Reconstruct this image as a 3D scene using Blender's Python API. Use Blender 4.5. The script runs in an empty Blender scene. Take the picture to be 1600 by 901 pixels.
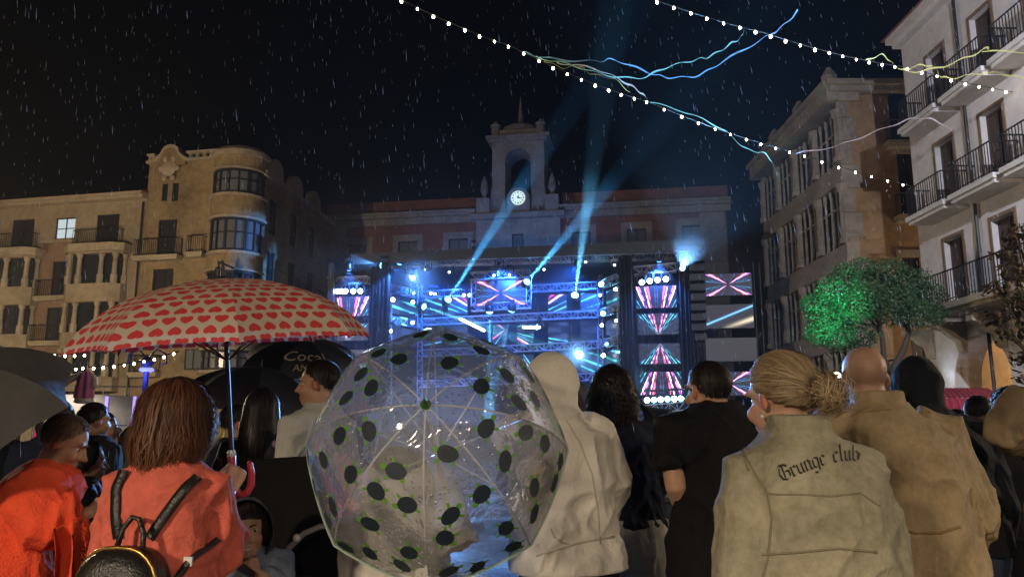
import bpy, math, random
import numpy as np
from mathutils import Vector, Matrix, noise
from mathutils.bvhtree import BVHTree
R = math.radians
random.seed(7)
scene = bpy.context.scene
COL = scene.collection
# ------------------------------------------------------------------ camera
CAM_H, FPX, HOR = 1.45, 1232.0, 670.0
TILT = math.atan((HOR - 450.5) / FPX)
cd = bpy.data.cameras.new('camera'); cam = bpy.data.objects.new('camera', cd); COL.objects.link(cam)
cd.sensor_width = 36; cd.lens = 36 * FPX / 1600; cd.clip_start = 0.05; cd.clip_end = 2000
cam.location = (0, 0, CAM_H); cam.rotation_euler = (math.pi / 2 + TILT, 0, 0)
scene.camera = cam
# ------------------------------------------------------------------ night sky
w = bpy.data.worlds.new('World'); scene.world = w; w.use_nodes = True
nt = w.node_tree; bg = nt.nodes['Background']
sky = nt.nodes.new('ShaderNodeTexSky'); sky.sky_type = 'NISHITA'; sky.sun_disc = False
sky.sun_elevation = R(-7); sky.sun_rotation = R(200)
nt.links.new(sky.outputs[0], bg.inputs[0]); bg.inputs[1].default_value = 0.05
# the glow of the town: one weak, very soft, warm light from behind the camera
sd = bpy.data.lights.new('sun', 'SUN'); sun = bpy.data.objects.new('sun', sd); COL.objects.link(sun)
sd.energy = 0.03; sd.angle = R(50); sd.color = (1.0, .78, .52)
sun.rotation_euler = (R(52), 0, R(12))
vs = scene.view_settings
vs.view_transform = 'Standard'; vs.look = 'None'; vs.exposure = 0; vs.gamma = 1; vs.use_curve_mapping = False
cy = scene.cycles
cy.use_denoising = True
try: cy.denoiser = 'OPENIMAGEDENOISE'
except Exception: pass
cy.max_bounces = 5; cy.diffuse_bounces = 2; cy.glossy_bounces = 3; cy.transmission_bounces = 4
cy.transparent_max_bounces = 24; cy.volume_bounces = 0
cy.sample_clamp_indirect = 4; cy.sample_clamp_direct = 0
cy.caustics_reflective = False; cy.caustics_refractive = False
# ================================================================== helpers
ct, st = math.cos(TILT), math.sin(TILT)
CAMP = Vector((0, 0, CAM_H))
def ray(px, py):
    a = (px - 800) / FPX; b = -(py - 450.5) / FPX
    return Vector((a, ct - b * st, st + b * ct))
def P(px, py, d):                       # the point seen at a photo pixel, d metres ahead
    r = ray(px, py); return CAMP + r * (d / r.y)
def smoothstep(a, b, x):
    t = np.clip((x - a) / (b - a), 0, 1); return t * t * (3 - 2 * t)

def tag(o, label=None, cat=None, group=None, kind=None):
    if label: o['label'] = label
    if cat: o['category'] = cat
    if group: o['group'] = group
    if kind: o['kind'] = kind
    return o
def empty(name, loc=(0, 0, 0), rz=0, label=None, cat=None, group=None):
    o = bpy.data.objects.new(name, None); COL.objects.link(o); o.empty_display_size = .2
    o.location = loc; o.rotation_euler = (0, 0, rz)
    return tag(o, label, cat, group)
def link(name, me, m=None, parent=None):
    o = bpy.data.objects.new(name, me); COL.objects.link(o)
    if m is not None and not me.materials: me.materials.append(m)
    if parent is not None: o.parent = parent
    return o
def copy_tree(o, parent=None):
    c = o.copy(); COL.objects.link(c); c.parent = parent
    for ch in list(o.children): copy_tree(ch, c)
    return c

class MB:
    """collects shapes; build() links them as ONE mesh object"""
    def __init__(s): s.v = []; s.f = []; s.mi = []; s.cur = 0
    def add(s, vs_, fs):
        n = len(s.v); s.v += [tuple(p) for p in vs_]
        for f in fs: s.f.append([i + n for i in f]); s.mi.append(s.cur)
    def box(s, x0, x1, y0, y1, z0, z1, M=None):
        vs_ = [Vector(p) for p in ((x0,y0,z0),(x1,y0,z0),(x1,y1,z0),(x0,y1,z0),(x0,y0,z1),(x1,y0,z1),(x1,y1,z1),(x0,y1,z1))]
        if M is not None: vs_ = [M @ p for p in vs_]
        s.add(vs_, [(0,3,2,1),(4,5,6,7),(0,1,5,4),(1,2,6,5),(2,3,7,6),(3,0,4,7)]); return s
    def prism(s, pts, a, b, axis='y', M=None):
        """polygon pts (u,v) swept from a to b along an axis; y: (x,z), z: (x,y), x: (y,z)"""
        def mk(u, v, t): return Vector((u, t, v)) if axis == 'y' else Vector((u, v, t)) if axis == 'z' else Vector((t, u, v))
        n = len(pts); vs_ = [mk(u, v, a) for u, v in pts] + [mk(u, v, b) for u, v in pts]
        if M is not None: vs_ = [M @ p for p in vs_]
        s.add(vs_, [tuple(range(n))[::-1] if axis != 'y' else tuple(range(n)), tuple(range(n, 2*n)) if axis != 'y' else tuple(range(n, 2*n))[::-1]] +
              [(i, (i+1) % n, n + (i+1) % n, n + i) if axis != 'y' else (i, n + i, n + (i+1) % n, (i+1) % n) for i in range(n)]); return s
    def rings(s, rr, cap=True, closed=True):
        n = len(rr[0]); vs_ = [p for r_ in rr for p in r_]; fs = []
        for k in range(len(rr) - 1):
            for i in range(n if closed else n - 1):
                j = (i + 1) % n; fs.append((k*n+i, k*n+j, (k+1)*n+j, (k+1)*n+i))
        if cap: fs.append(tuple(range(n))[::-1]); fs.append(tuple(range((len(rr)-1)*n, len(rr)*n)))
        s.add(vs_, fs); return s
    def tube(s, pts, rad, n=8, cap=True, round_ends=False):
        pts = [Vector(p) for p in pts]
        rad = [rad] * len(pts) if not hasattr(rad, '__len__') else list(rad)
        if round_ends:
            d0 = (pts[0] - pts[1]).normalized(); d1 = (pts[-1] - pts[-2]).normalized(); r0, r1 = rad[0], rad[-1]
            pts = [pts[0] + d0*r0*.98, pts[0] + d0*r0*.7] + pts + [pts[-1] + d1*r1*.7, pts[-1] + d1*r1*.98]
            rad = [r0*.25, r0*.72] + rad + [r1*.72, r1*.25]
        rr = []; up = None
        for i, p in enumerate(pts):
            t = (pts[min(i+1, len(pts)-1)] - pts[max(i-1, 0)])
            t = t.normalized() if t.length > 1e-9 else Vector((0, 0, 1))
            if up is None: up = Vector((0, 0, 1)) if abs(t.z) < .9 else Vector((0, 1, 0))
            u = t.cross(up)
            if u.length < 1e-6: u = t.cross(Vector((1, 0.1, 0)))
            u.normalize(); v = t.cross(u).normalized(); up = -v if False else u.cross(t)
            rr.append([p + (u*math.cos(2*math.pi*k/n) + v*math.sin(2*math.pi*k/n)) * rad[i] for k in range(n)])
        return s.rings(rr, cap)
    def lathe(s, prof, n=16, c=(0,0,0), M=None):
        """prof: (radius, z) from bottom to top"""
        c = Vector(c); rr = []
        for r_, z in prof:
            rg = [c + Vector((r_*math.cos(2*math.pi*k/n), r_*math.sin(2*math.pi*k/n), z)) for k in range(n)]
            if M is not None: rg = [M @ p for p in rg]
            rr.append(rg)
        return s.rings(rr)
    def ell(s, c, r, n=14, m=9, M=None):
        c = Vector(c); rr = []
        for j in range(m + 1):
            th = math.pi * (j + .04) / (m + .08); sn, cs = math.sin(th), math.cos(th)
            rg = [Vector((r[0]*sn*math.cos(2*math.pi*k/n), r[1]*sn*math.sin(2*math.pi*k/n), -r[2]*cs)) for k in range(n)]
            rr.append([c + ((M @ p) if M is not None else p) for p in rg])
        return s.rings(rr)
    def quad(s, *p): s.add(p, [tuple(range(len(p)))]); return s
    def mesh(s, name, smooth=False):
        me = bpy.data.meshes.new(name); me.from_pydata(s.v, [], s.f); me.update()
        if smooth: me.polygons.foreach_set('use_smooth', [True] * len(me.polygons))
        if any(s.mi): me.polygons.foreach_set('material_index', s.mi)
        return me
    def build(s, name, m=None, parent=None, smooth=False, mats=None):
        me = s.mesh(name, smooth)
        for q in (mats or []): me.materials.append(q)
        return link(name, me, m, parent)

# ------------------------------------------------------------------ node maths
class E:
    def __init__(s, nt, sock): s.nt = nt; s.s = sock
    def _m(s, op, *a):
        n = s.nt.nodes.new('ShaderNodeMath'); n.operation = op
        for i, x in enumerate(a):
            if isinstance(x, E): s.nt.links.new(x.s, n.inputs[i])
            else: n.inputs[i].default_value = x
        return E(s.nt, n.outputs[0])
    def __add__(s, o): return s._m('ADD', s, o)
    __radd__ = __add__
    def __sub__(s, o): return s._m('SUBTRACT', s, o)
    def __rsub__(s, o): return s._m('SUBTRACT', o, s)
    def __mul__(s, o): return s._m('MULTIPLY', s, o)
    __rmul__ = __mul__
    def __truediv__(s, o): return s._m('DIVIDE', s, o)
    def abs(s): return s._m('ABSOLUTE', s)
    def floor(s): return s._m('FLOOR', s)
    def fract(s): return s._m('FRACT', s)
    def pow(s, e): return s._m('POWER', s, e)
    def lt(s, o): return s._m('LESS_THAN', s, o)
    def gt(s, o): return s._m('GREATER_THAN', s, o)
    def atan2(s, o): return s._m('ARCTAN2', s, o)
    def mod(s, o): return s._m('FLOORED_MODULO', s, o)
    def sin(s): return s._m('SINE', s)
    def sqrt(s): return s._m('SQRT', s)
    def max(s, o): return s._m('MAXIMUM', s, o)
    def min(s, o): return s._m('MINIMUM', s, o)
def nn(nt, t, **kw):
    n = nt.nodes.new(t)
    for k, v in kw.items():
        if k in n.inputs.keys(): n.inputs[k].default_value = v
        else: setattr(n, k, v)
    return n
def mixc(nt, fac, a, b, mode='MIX'):
    n = nt.nodes.new('ShaderNodeMix'); n.data_type = 'RGBA'; n.blend_type = mode
    for i, x in ((0, fac), (6, a), (7, b)):
        if isinstance(x, E): nt.links.new(x.s, n.inputs[i])
        elif hasattr(x, 'is_linked'): nt.links.new(x, n.inputs[i])
        elif i == 0: n.inputs[i].default_value = x
        else: n.inputs[i].default_value = (*x, 1) if len(x) == 3 else x
    return n.outputs[2]
def newmat(name):
    m = bpy.data.materials.new(name); m.use_nodes = True
    return m, m.node_tree, m.node_tree.nodes['Principled BSDF']
def coords(nt, kind='Object', scale=(1, 1, 1)):
    tc = nt.nodes.new('ShaderNodeTexCoord'); mp = nt.nodes.new('ShaderNodeMapping')
    mp.inputs['Scale'].default_value = scale; nt.links.new(tc.outputs[kind], mp.inputs[0]); return mp.outputs[0]
_cache = {}
def mat(name, col, rough=.8, var=.25, scale=2.0, bump=0.0, bscale=30, metal=0, stretch=(1, 1, 1), spec=.5, col2=None, sheen=0, coat=0):
    """procedural surface: two scales of colour variation and a fine relief"""
    if name in _cache: return _cache[name]
    m, nt, b = newmat(name); _cache[name] = m
    co = coords(nt, 'Object', stretch)
    n1 = nn(nt, 'ShaderNodeTexNoise', Scale=scale, Detail=5, Roughness=.65); nt.links.new(co, n1.inputs['Vector'])
    n2 = nn(nt, 'ShaderNodeTexNoise', Scale=scale * 9, Detail=3, Roughness=.6); nt.links.new(co, n2.inputs['Vector'])
    f = E(nt, n1.outputs['Fac']) * .65 + E(nt, n2.outputs['Fac']) * .35
    cr = nn(nt, 'ShaderNodeValToRGB'); nt.links.new(f.s, cr.inputs[0])
    lo = tuple(c * (1 - var) for c in (col2 or col)); hi = tuple(min(1, c * (1 + var * .6)) for c in col)
    cr.color_ramp.elements[0].position = .34; cr.color_ramp.elements[1].position = .62
    cr.color_ramp.elements[0].color = (*lo, 1); cr.color_ramp.elements[1].color = (*hi, 1)
    nt.links.new(cr.outputs[0], b.inputs['Base Color'])
    b.inputs['Roughness'].default_value = rough; b.inputs['Metallic'].default_value = metal
    b.inputs['Specular IOR Level'].default_value = spec
    if sheen: b.inputs['Sheen Weight'].default_value = sheen
    if coat: b.inputs['Coat Weight'].default_value = coat; b.inputs['Coat Roughness'].default_value = .2
    if bump:
        n3 = nn(nt, 'ShaderNodeTexNoise', Scale=bscale, Detail=4); nt.links.new(co, n3.inputs['Vector'])
        bp = nn(nt, 'ShaderNodeBump', Strength=bump, Distance=.02); nt.links.new(n3.outputs['Fac'], bp.inputs['Height'])
        nt.links.new(bp.outputs[0], b.inputs['Normal'])
    return m
def glow(name, col, strength, sample=False):
    if name in _cache: return _cache[name]
    m, nt, b = newmat(name); _cache[name] = m
    b.inputs['Base Color'].default_value = (*[c * .5 for c in col], 1)
    b.inputs['Emission Color'].default_value = (*col, 1); b.inputs['Emission Strength'].default_value = strength
    if not sample: m.cycles.emission_sampling = 'NONE'
    return m
def spot(name, loc, target, power, col, angle=30, blend=.4, radius=.05, parent=None):
    l = bpy.data.lights.new(name, 'SPOT'); l.energy = power; l.color = col
    l.spot_size = R(angle); l.spot_blend = blend; l.shadow_soft_size = radius
    o = bpy.data.objects.new(name, l); COL.objects.link(o); o.location = loc
    o.rotation_euler = (Vector(target) - Vector(loc)).to_track_quat('-Z', 'Y').to_euler()
    if parent is not None: o.parent = parent
    return o
def point(name, loc, power, col, radius=.1, parent=None):
    l = bpy.data.lights.new(name, 'POINT'); l.energy = power; l.color = col; l.shadow_soft_size = radius
    o = bpy.data.objects.new(name, l); COL.objects.link(o); o.location = loc
    if parent is not None: o.parent = parent
    return o

# ------------------------------------------------------------------ facades
class Facade:
    """a vertical wall plane; (x, z) along it and up, local y runs into the building"""
    def __init__(s, a, b):                                  # a, b: ground points, left and right as the viewer sees it
        s.o = Vector((a[0], a[1], 0)); d = Vector((b[0]-a[0], b[1]-a[1], 0)); s.len = d.length
        s.u = d.normalized(); s.n = Vector((-s.u.y, s.u.x, 0)); s.rz = math.atan2(s.u.y, s.u.x)
        s.M = Matrix.Translation(s.o) @ Matrix.Rotation(s.rz, 4, 'Z')
    def uv(s, px, py, off=0):
        r = ray(px, py); t = ((s.o + s.n * off) - CAMP).dot(s.n) / r.dot(s.n); p = CAMP + r * t
        return (p - s.o).dot(s.u), p.z
    def rect(s, x0, y0, x1, y1, off=0):
        ym, xm = (y0 + y1) / 2, (x0 + x1) / 2
        return s.uv(x0, ym, off)[0], s.uv(x1, ym, off)[0], s.uv(xm, y1, off)[1], s.uv(xm, y0, off)[1]
    def pt(s, x, y, z): return s.o + s.u * x + s.n * y + Vector((0, 0, z))
def wall_holes(mb, x0, x1, z0, z1, holes, t=.3, y=0):
    xs = sorted(set([x0, x1] + [h[0] for h in holes] + [h[1] for h in holes])); xs = [x for x in xs if x0 <= x <= x1]
    zs = sorted(set([z0, z1] + [h[2] for h in holes] + [h[3] for h in holes])); zs = [z for z in zs if z0 <= z <= z1]
    for i in range(len(xs)-1):
        for k in range(len(zs)-1):
            cx, cz = (xs[i]+xs[i+1])/2, (zs[k]+zs[k+1])/2
            if any(h[0] < cx < h[1] and h[2] < cz < h[3] for h in holes): continue
            mb.quad((xs[i],y,zs[k]), (xs[i+1],y,zs[k]), (xs[i+1],y,zs[k+1]), (xs[i],y,zs[k+1]))
    for a, b, c, d in holes:
        mb.quad((a,y,c),(a,y,d),(a,y+t,d),(a,y+t,c)); mb.quad((b,y,c),(b,y+t,c),(b,y+t,d),(b,y,d))
        mb.quad((a,y,c),(a,y+t,c),(b,y+t,c),(b,y,c)); mb.quad((a,y,d),(b,y,d),(b,y+t,d),(a,y+t,d))
def frame_box(mb, x0, x1, z0, z1, wd, y0, y1):
    mb.box(x0, x0+wd, y0, y1, z0, z1); mb.box(x1-wd, x1, y0, y1, z0, z1)
    mb.box(x0+wd, x1-wd, y0, y1, z1-wd, z1); mb.box(x0+wd, x1-wd, y0, y1, z0, z0+wd)
def window(root, r, frame_m, pane_m, t=.25, nx=2, nz=1, name='window', y=0, pane_name='pane', fw=.07):
    """a framed opening: frame > panes"""
    x0, x1, z0, z1 = r; mb = MB(); frame_box(mb, x0, x1, z0, z1, fw, y+t-.1, y+t)
    for i in range(1, nx):
        xm = x0 + (x1-x0)*i/nx; mb.box(xm-.035, xm+.035, y+t-.09, y+t-.01, z0+fw, z1-fw)
    for k in range(1, nz):
        zm = z0 + (z1-z0)*k/nz; mb.box(x0+fw, x1-fw, y+t-.085, y+t-.015, zm-.025, zm+.025)
    f = mb.build(name, frame_m, root)
    for i in range(nx):
        for k in range(nz):
            a, b = x0+(x1-x0)*i/nx, x0+(x1-x0)*(i+1)/nx; c, d = z0+(z1-z0)*k/nz, z0+(z1-z0)*(k+1)/nz
            MB().box(a+.01, b-.01, y+t-.055, y+t-.045, c+.01, d-.01).build(pane_name, pane_m, f)
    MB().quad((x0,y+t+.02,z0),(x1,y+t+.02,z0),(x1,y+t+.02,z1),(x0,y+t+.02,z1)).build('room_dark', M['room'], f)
    return f
def balcony(root, x0, x1, z, proj, slab_m, rail_m, h=1.0, step=.13, th=.16):
    mb = MB(); mb.box(x0-.1, x1+.1, -proj-.08, -.003, z-th, z); mb.box(x0-.03, x1+.03, -proj, -.003, z-th-.12, z-th)
    s = mb.build('balcony_slab', slab_m, root)
    mb = MB()
    for zz, r_ in ((z+h, .028), (z+.1, .018)):
        mb.tube([(x0, 0, zz), (x0, -proj, zz), (x1, -proj, zz), (x1, 0, zz)], r_, 5)
    n = max(2, int((x1-x0)/step))
    for i in range(n+1):
        x = x0+(x1-x0)*i/n; mb.box(x-.011, x+.011, -proj-.011, -proj+.011, z, z+h)
    k = max(2, int(proj/step))
    for sx in (x0, x1):
        for i in range(1, k): mb.box(sx-.011, sx+.011, -proj*i/k-.011, -proj*i/k+.011, z, z+h)
    mb.build('balcony_railing', rail_m, root)
# ------------------------------------------------------------------ materials of the place
M = {}
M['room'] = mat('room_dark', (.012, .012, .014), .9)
def glassmat(name, col, rough=.08):
    m, nt, b = newmat(name); b.inputs['Base Color'].default_value = (*col, 1); b.inputs['Roughness'].default_value = rough
    b.inputs['Specular IOR Level'].default_value = .8; return m
M['glass'] = glassmat('window_glass', (.03, .035, .045))
M['glass_pale'] = glassmat('curtained_glass', (.16, .17, .18), .2)
M['shutter'] = mat('dark_shutter', (.018, .018, .024), .6, bump=.2, bscale=20)
M['iron'] = mat('wrought_iron', (.012, .012, .013), .5)
M['cream'] = mat('cream_render', (.36, .29, .21), .9, var=.35, scale=.35, bump=.15)
M['rose'] = mat('rose_render', (.27, .17, .125), .9, var=.3, scale=.4, bump=.12)
M['ochre'] = mat('ochre_render', (.33, .24, .13), .9, var=.45, scale=.3, bump=.2, col2=(.27, .2, .12))
M['trim'] = mat('pale_stone', (.42, .35, .26), .85, var=.35, scale=.5, bump=.2)
M['grey_stone'] = mat('grey_stone', (.27, .25, .23), .9, var=.4, scale=.6, bump=.3)
M['brick'] = mat('red_brick_wall', (.21, .09, .065), .9, var=.4, scale=.7, bump=.2)
M['rooftile'] = mat('red_roof_tile', (.24, .075, .055), .85, var=.4, scale=1.2, bump=.4, bscale=6)
M['white_render'] = mat('white_render', (.62, .58, .56), .88, var=.22, scale=.35, bump=.12)
M['orange_wall'] = mat('orange_render', (.37, .23, .115), .9, var=.4, scale=.35, bump=.15, col2=(.36, .24, .14))
M['tan_stone'] = mat('tan_stone', (.34, .29, .24), .9, var=.4, scale=.45, bump=.25)
M['darkwood'] = mat('dark_wood', (.05, .03, .02), .65, stretch=(3, 3, .6), bump=.2)
M['black'] = mat('black_fabric', (.008, .008, .009), .85, bump=.1)
M['steel'] = mat('aluminium_truss', (.62, .63, .65), .38, var=.1, metal=.35)
M['blackmetal'] = mat('black_metal', (.02, .02, .022), .45)
M['lit_pane'] = glow('lit_window_pane', (.75, .9, 1.0), .55)
# ================================================================== ground
def ground_mat():
    m, nt, b = newmat('wet_paving')
    co = coords(nt, 'Object')
    br = nn(nt, 'ShaderNodeTexBrick', Scale=1.0); nt.links.new(co, br.inputs['Vector'])
    br.inputs['Brick Width'].default_value = .42; br.inputs['Row Height'].default_value = .24; br.inputs['Mortar Size'].default_value = .012
    br.inputs['Color1'].default_value = (.11, .10, .09, 1); br.inputs['Color2'].default_value = (.075, .07, .065, 1); br.inputs['Mortar'].default_value = (.03, .03, .03, 1)
    n = nn(nt, 'ShaderNodeTexNoise', Scale=.7, Detail=5); nt.links.new(co, n.inputs['Vector'])
    c = mixc(nt, .6, br.outputs['Color'], n.outputs['Fac'], 'MULTIPLY'); nt.links.new(c, b.inputs['Base Color'])
    r_ = E(nt, n.outputs['Fac']) * .7 - .12; nt.links.new(r_.max(.06).s, b.inputs['Roughness'])
    bp = nn(nt, 'ShaderNodeBump', Strength=.5, Distance=.01); nt.links.new(br.outputs['Fac'], bp.inputs['Height']); bp.invert = True
    nt.links.new(bp.outputs[0], b.inputs['Normal']); return m
mb = MB(); mb.quad((-120,-120,0),(120,-120,0),(120,120,0),(-120,120,0))
ground = tag(mb.build('ground', ground_mat()), kind='structure')
# the setts one can pick out between the legs
sett_m = [mat('sett_stone_%s' % k, c, .3, var=.3, scale=6, bump=.25) for k, c in (('grey', (.10,.095,.09)), ('brown', (.085,.075,.065)), ('dark', (.065,.063,.062)))]
sett_me = []
for q in range(3):
    mb = MB(); a, b_, h = .2, .115, .012
    mb.rings([[(-a,-b_,0),(a,-b_,0),(a,b_,0),(-a,b_,0)], [(-a,-b_,h*.6),(a,-b_,h*.6),(a,b_,h*.6),(-a,b_,h*.6)], [(-a*.93,-b_*.9,h),(a*.93,-b_*.9,h),(a*.93,b_*.9,h),(-a*.93,b_*.9,h)]])
    me = mb.mesh('paving_stone'); me.materials.append(sett_m[q]); sett_me.append(me)
rs = random.Random(3)
for j in range(19):
    for i in range(12):
        o = link('paving_stone', rs.choice(sett_me), None, ground)
        o.location = (.55 + i*.42 + (.21 if j % 2 else 0), 4.6 + j*.24, .004 + rs.uniform(0, .004)); o.rotation_euler = (rs.uniform(-.012,.012), rs.uniform(-.012,.012), rs.uniform(-.015,.015))

# ================================================================== town hall
TH = Facade(P(500, 500, 59)[:2], P(1143, 500, 54)[:2])
th = empty('town_hall', TH.o, TH.rz, 'red brick and stone town hall with a lit clock tower behind the stage', 'building')
ztop_r = TH.uv(1100, 322)[1]; zc = ztop_r
L_ = TH.len; zl = TH.uv(640, 362)[1]
wins = []
for cx, y0, y1 in ((558,382,398),(637,377,393),(716,373,389),(908,362,380),(995,358,376),(1081,352,370)):
    wins.append(TH.rect(cx-15, y0, cx+15, y1+24))
cxm = TH.uv(810, 300)[0]; cw = TH.uv(876, 340)[0] - cxm
midw = TH.rect(801, 367, 819, 400)
zcor = TH.uv(640, 352)[1]                                   # underside of the cornice
mb = MB(); wall_holes(mb, 0, cxm-cw, 0, zcor, [w_ for w_ in wins if w_[1] < cxm]); wall_holes(mb, cxm+cw, L_, 0, zcor, [w_ for w_ in wins if w_[0] > cxm])
mb.quad((0,0,0),(0,12,0),(0,12,zcor),(0,0,zcor)); mb.quad((L_,0,0),(L_,12,0),(L_,12,zcor),(L_,0,zcor)); mb.quad((0,12,0),(L_,12,0),(L_,12,zcor),(0,12,zcor))
mb.build('wall', M['brick'], th)
mb = MB(); wall_holes(mb, cxm-cw, cxm+cw, 0, zcor+.9, [midw], t=.6, y=-.35)
for s in (-1, 1):
    x = cxm+s*cw; mb.quad((x,-.35,0),(x,.3,0),(x,.3,zcor+.9),(x,-.35,zcor+.9))
mb.build('centre_bay', M['grey_stone'], th)
window(th, midw, M['shutter'], M['glass_pale'], t=.25, nx=1, y=-.35)
for w_ in wins:
    mb = MB(); x0, x1, z0, z1 = w_
    mb.box(x0-.42, x0, -.07, .1, z0-.3, z1); mb.box(x1, x1+.42, -.07, .1, z0-.3, z1); mb.box(x0-.42, x1+.42, -.09, .1, z1, z1+.5)
    mb.build('window_surround', M['grey_stone'], th)
    window(th, w_, M['shutter'], M['glass_pale'], t=.25, nx=2)
# stone bands and cornice, in courses with joints
for a, b_, nseg in ((-.3, cxm-cw-.02, 11), (cxm+cw+.02, L_+.3, 11)):
    for i in range(nseg):
        x0, x1 = a+(b_-a)*i/nseg, a+(b_-a)*(i+1)/nseg
        MB().box(x0+.012, x1-.012, -.25, .3, zcor+.001, zcor+.5).build('cornice_stone', M['grey_stone'], th)
        MB().box(x0+.3+.012, min(x1+.3, b_)-.012, -.5, .3, zcor+.51, zcor+.75).build('cornice_stone', M['grey_stone'], th)
    MB().box(a-.1, b_, -.58, .3, zcor+.76, zcor+.92).build('gutter', M['grey_stone'], th)
    mb = MB(); mb.prism([(-.3, zcor+.93), (6, zcor+3.2), (12, zcor+.93)], a, b_, 'x'); mb.build('roof', M['rooftile'], th)
    MB().box(a, b_, 1.2, 1.7, zcor+1.35, zcor+2.3).build('roof_parapet', M['brick'], th)
for x in (1.0, L_-1.0):
    for k in range(12):
        MB().box(x-.85-.08*(k % 2), x+.85+.08*(k % 2), -.12, .1, zcor-1.2*(k+1)+.015, zcor-1.2*k-.015).build('quoin', M['grey_stone'], th)
# attic, pediment shoulders and clock turret
zp = TH.uv(810, 338)[1]; zb = zcor+.92
tw = (TH.uv(850, 260)[0]-TH.uv(769, 260)[0])/2; tz = TH.uv(810, 213)[1]; ty = .2
MB().box(cxm-cw-.35, cxm+cw+.35, -.85, .6, zp-.28, zp+.1).build('cornice', M['grey_stone'], th)
MB().box(cxm-cw, cxm+cw, -.35, .3, zcor+.9, zp-.28).build('frieze', M['grey_stone'], th)
zs_ = TH.uv(810, 312)[1]
mb = MB()
for s in (-1, 1):
    pr = [(cxm+s*tw*.95, zp+.1), (cxm+s*(cw*.98), zp+.1), (cxm+s*(cw*.98), zp+.55), (cxm+s*cw*.8, zp+.75), (cxm+s*cw*.66, zp+1.2), (cxm+s*tw*1.02, zp+2.3)]
    if s < 0: pr = pr[::-1]
    mb.prism(pr, -.25, .5, 'y')
mb.build('scroll_shoulder', M['grey_stone'], th)
# turret with a real arched opening
az0 = TH.uv(810, 322)[1]; aw = (TH.uv(829,270)[0]-TH.uv(789,270)[0])/2; az1 = TH.uv(810, 252)[1]
for s in (-1, 1):
    x0, x1 = sorted((cxm+s*aw, cxm+s*tw)); MB().box(x0, x1, ty-.4, ty+2.2, zp+.1, tz-.5).build('turret_pier', M['grey_stone'], th)
arc = [(cxm+aw*math.cos(math.pi*k/14), az1+aw*math.sin(math.pi*k/14)) for k in range(15)]
mb = MB()
for k in range(14):
    a, b_ = arc[k], arc[k+1]; top = tz-.5
    for y in (ty-.395, ty+2.195):
        mb.quad((a[0],y,a[1]), (b_[0],y,b_[1]), (b_[0],y,top), (a[0],y,top))
    mb.quad((a[0],ty-.395,a[1]),(a[0],ty+2.195,a[1]),(b_[0],ty+2.195,b_[1]),(b_[0],ty-.395,b_[1]))
mb.build('turret_arch', M['grey_stone'], th)
mb = MB(); mb.box(cxm-tw-.22, cxm+tw+.22, ty-.65, ty+2.4, tz-.5, tz-.28); mb.box(cxm-tw-.42, cxm+tw+.42, ty-.85, ty+2.6, tz-.275, tz-.05); mb.box(cxm-tw-.05, cxm+tw+.05, ty-.4, ty+2.2, tz-.05, tz+.5)
for s in (-1, 1):
    for y in (ty-.3, ty+2.0): mb.lathe([(.34, tz-.05), (.34, tz+.75), (.42, tz+.78), (.42, tz+.9), (.2, tz+1.0), (.12, tz+1.2)], 8, (cxm+s*(tw-.25), y, 0))
mb.build('turret_cornice', M['grey_stone'], th)
mb = MB(); mb.lathe([(tw*.8, tz+.5), (tw*.72, tz+.9), (tw*.4, tz+1.25), (.28, tz+1.45), (.2, tz+1.6), (.13, tz+2.4), (.03, tz+3.6)], 10, (cxm, ty+.9, 0)); mb.build('turret_spire', M['grey_stone'], th)
for px_, yb, yt in ((757, 308, 276), (863, 302, 270)):
    x, z0 = TH.uv(px_, yb); z1 = TH.uv(px_, yt)[1]; h = z1-z0
    mb = MB(); mb.box(x-.5, x+.5, -.6, .4, zp+.1, z0-.25); mb.lathe([(.28, z0-.25), (.34, z0-.12), (.12, z0), (.22, z0+h*.16), (.3, z0+h*.28), (.2, z0+h*.75), (.03, z1)], 8, (x, -.1, 0)); mb.build('pinnacle', M['grey_stone'], th)
# clock
ckx, ckz = TH.uv(809.5, 309, -.6); cr_ = (TH.uv(819.8, 309, -.6)[0]-TH.uv(799.2, 309, -.6)[0])/2
MR = Matrix.Translation((ckx, 0, ckz)) @ Matrix.Rotation(R(90), 4, 'X')
mb = MB(); mb.lathe([(cr_*1.75, -.3), (cr_*1.75, .5), (cr_*1.55, .58), (cr_*1.2, .6), (cr_*1.12, .56)], 28, M=MR); mb.box(ckx-cr_*1.7, ckx+cr_*1.7, -.5, .3, zp+.1, ckz); surr = mb.build('clock_surround', M['grey_stone'], th)
dial = MB().lathe([(cr_*1.08, .5), (cr_*1.08, .61), (cr_*1.0, .62)], 32, M=MR).build('clock_dial', glow('clock_dial_light', (.80, 1.0, .90), .85), th)
mb = MB()
for k in range(12):
    a = k*math.pi/6; c, s = math.cos(a), math.sin(a); ra, rb, wv = cr_*.72, cr_*.93, cr_*(.075 if k % 3 else .11)
    mb.quad(*[(ckx+ra*s-wv*c, -.632, ckz+ra*c+wv*s), (ckx+ra*s+wv*c, -.632, ckz+ra*c-wv*s), (ckx+rb*s+wv*c, -.632, ckz+rb*c+wv*s*-1), (ckx+rb*s-wv*c, -.632, ckz+rb*c+wv*s)])
mb.build('clock_numeral', M['iron'], dial)
for nm, a, ln, wd in (('hour_hand', R(8), .52, .17), ('minute_hand', R(104), .76, .13)):
    c, s = math.cos(a), math.sin(a); l, wv = cr_*ln, cr_*wd
    MB().prism([(ckx-wv*c-.12*l*s, ckz+wv*s-.12*l*c), (ckx+wv*c-.12*l*s, ckz-wv*s-.12*l*c), (ckx+l*s, ckz+l*c)], -.66, -.645, 'y').build(nm, M['iron'], dial)
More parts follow.
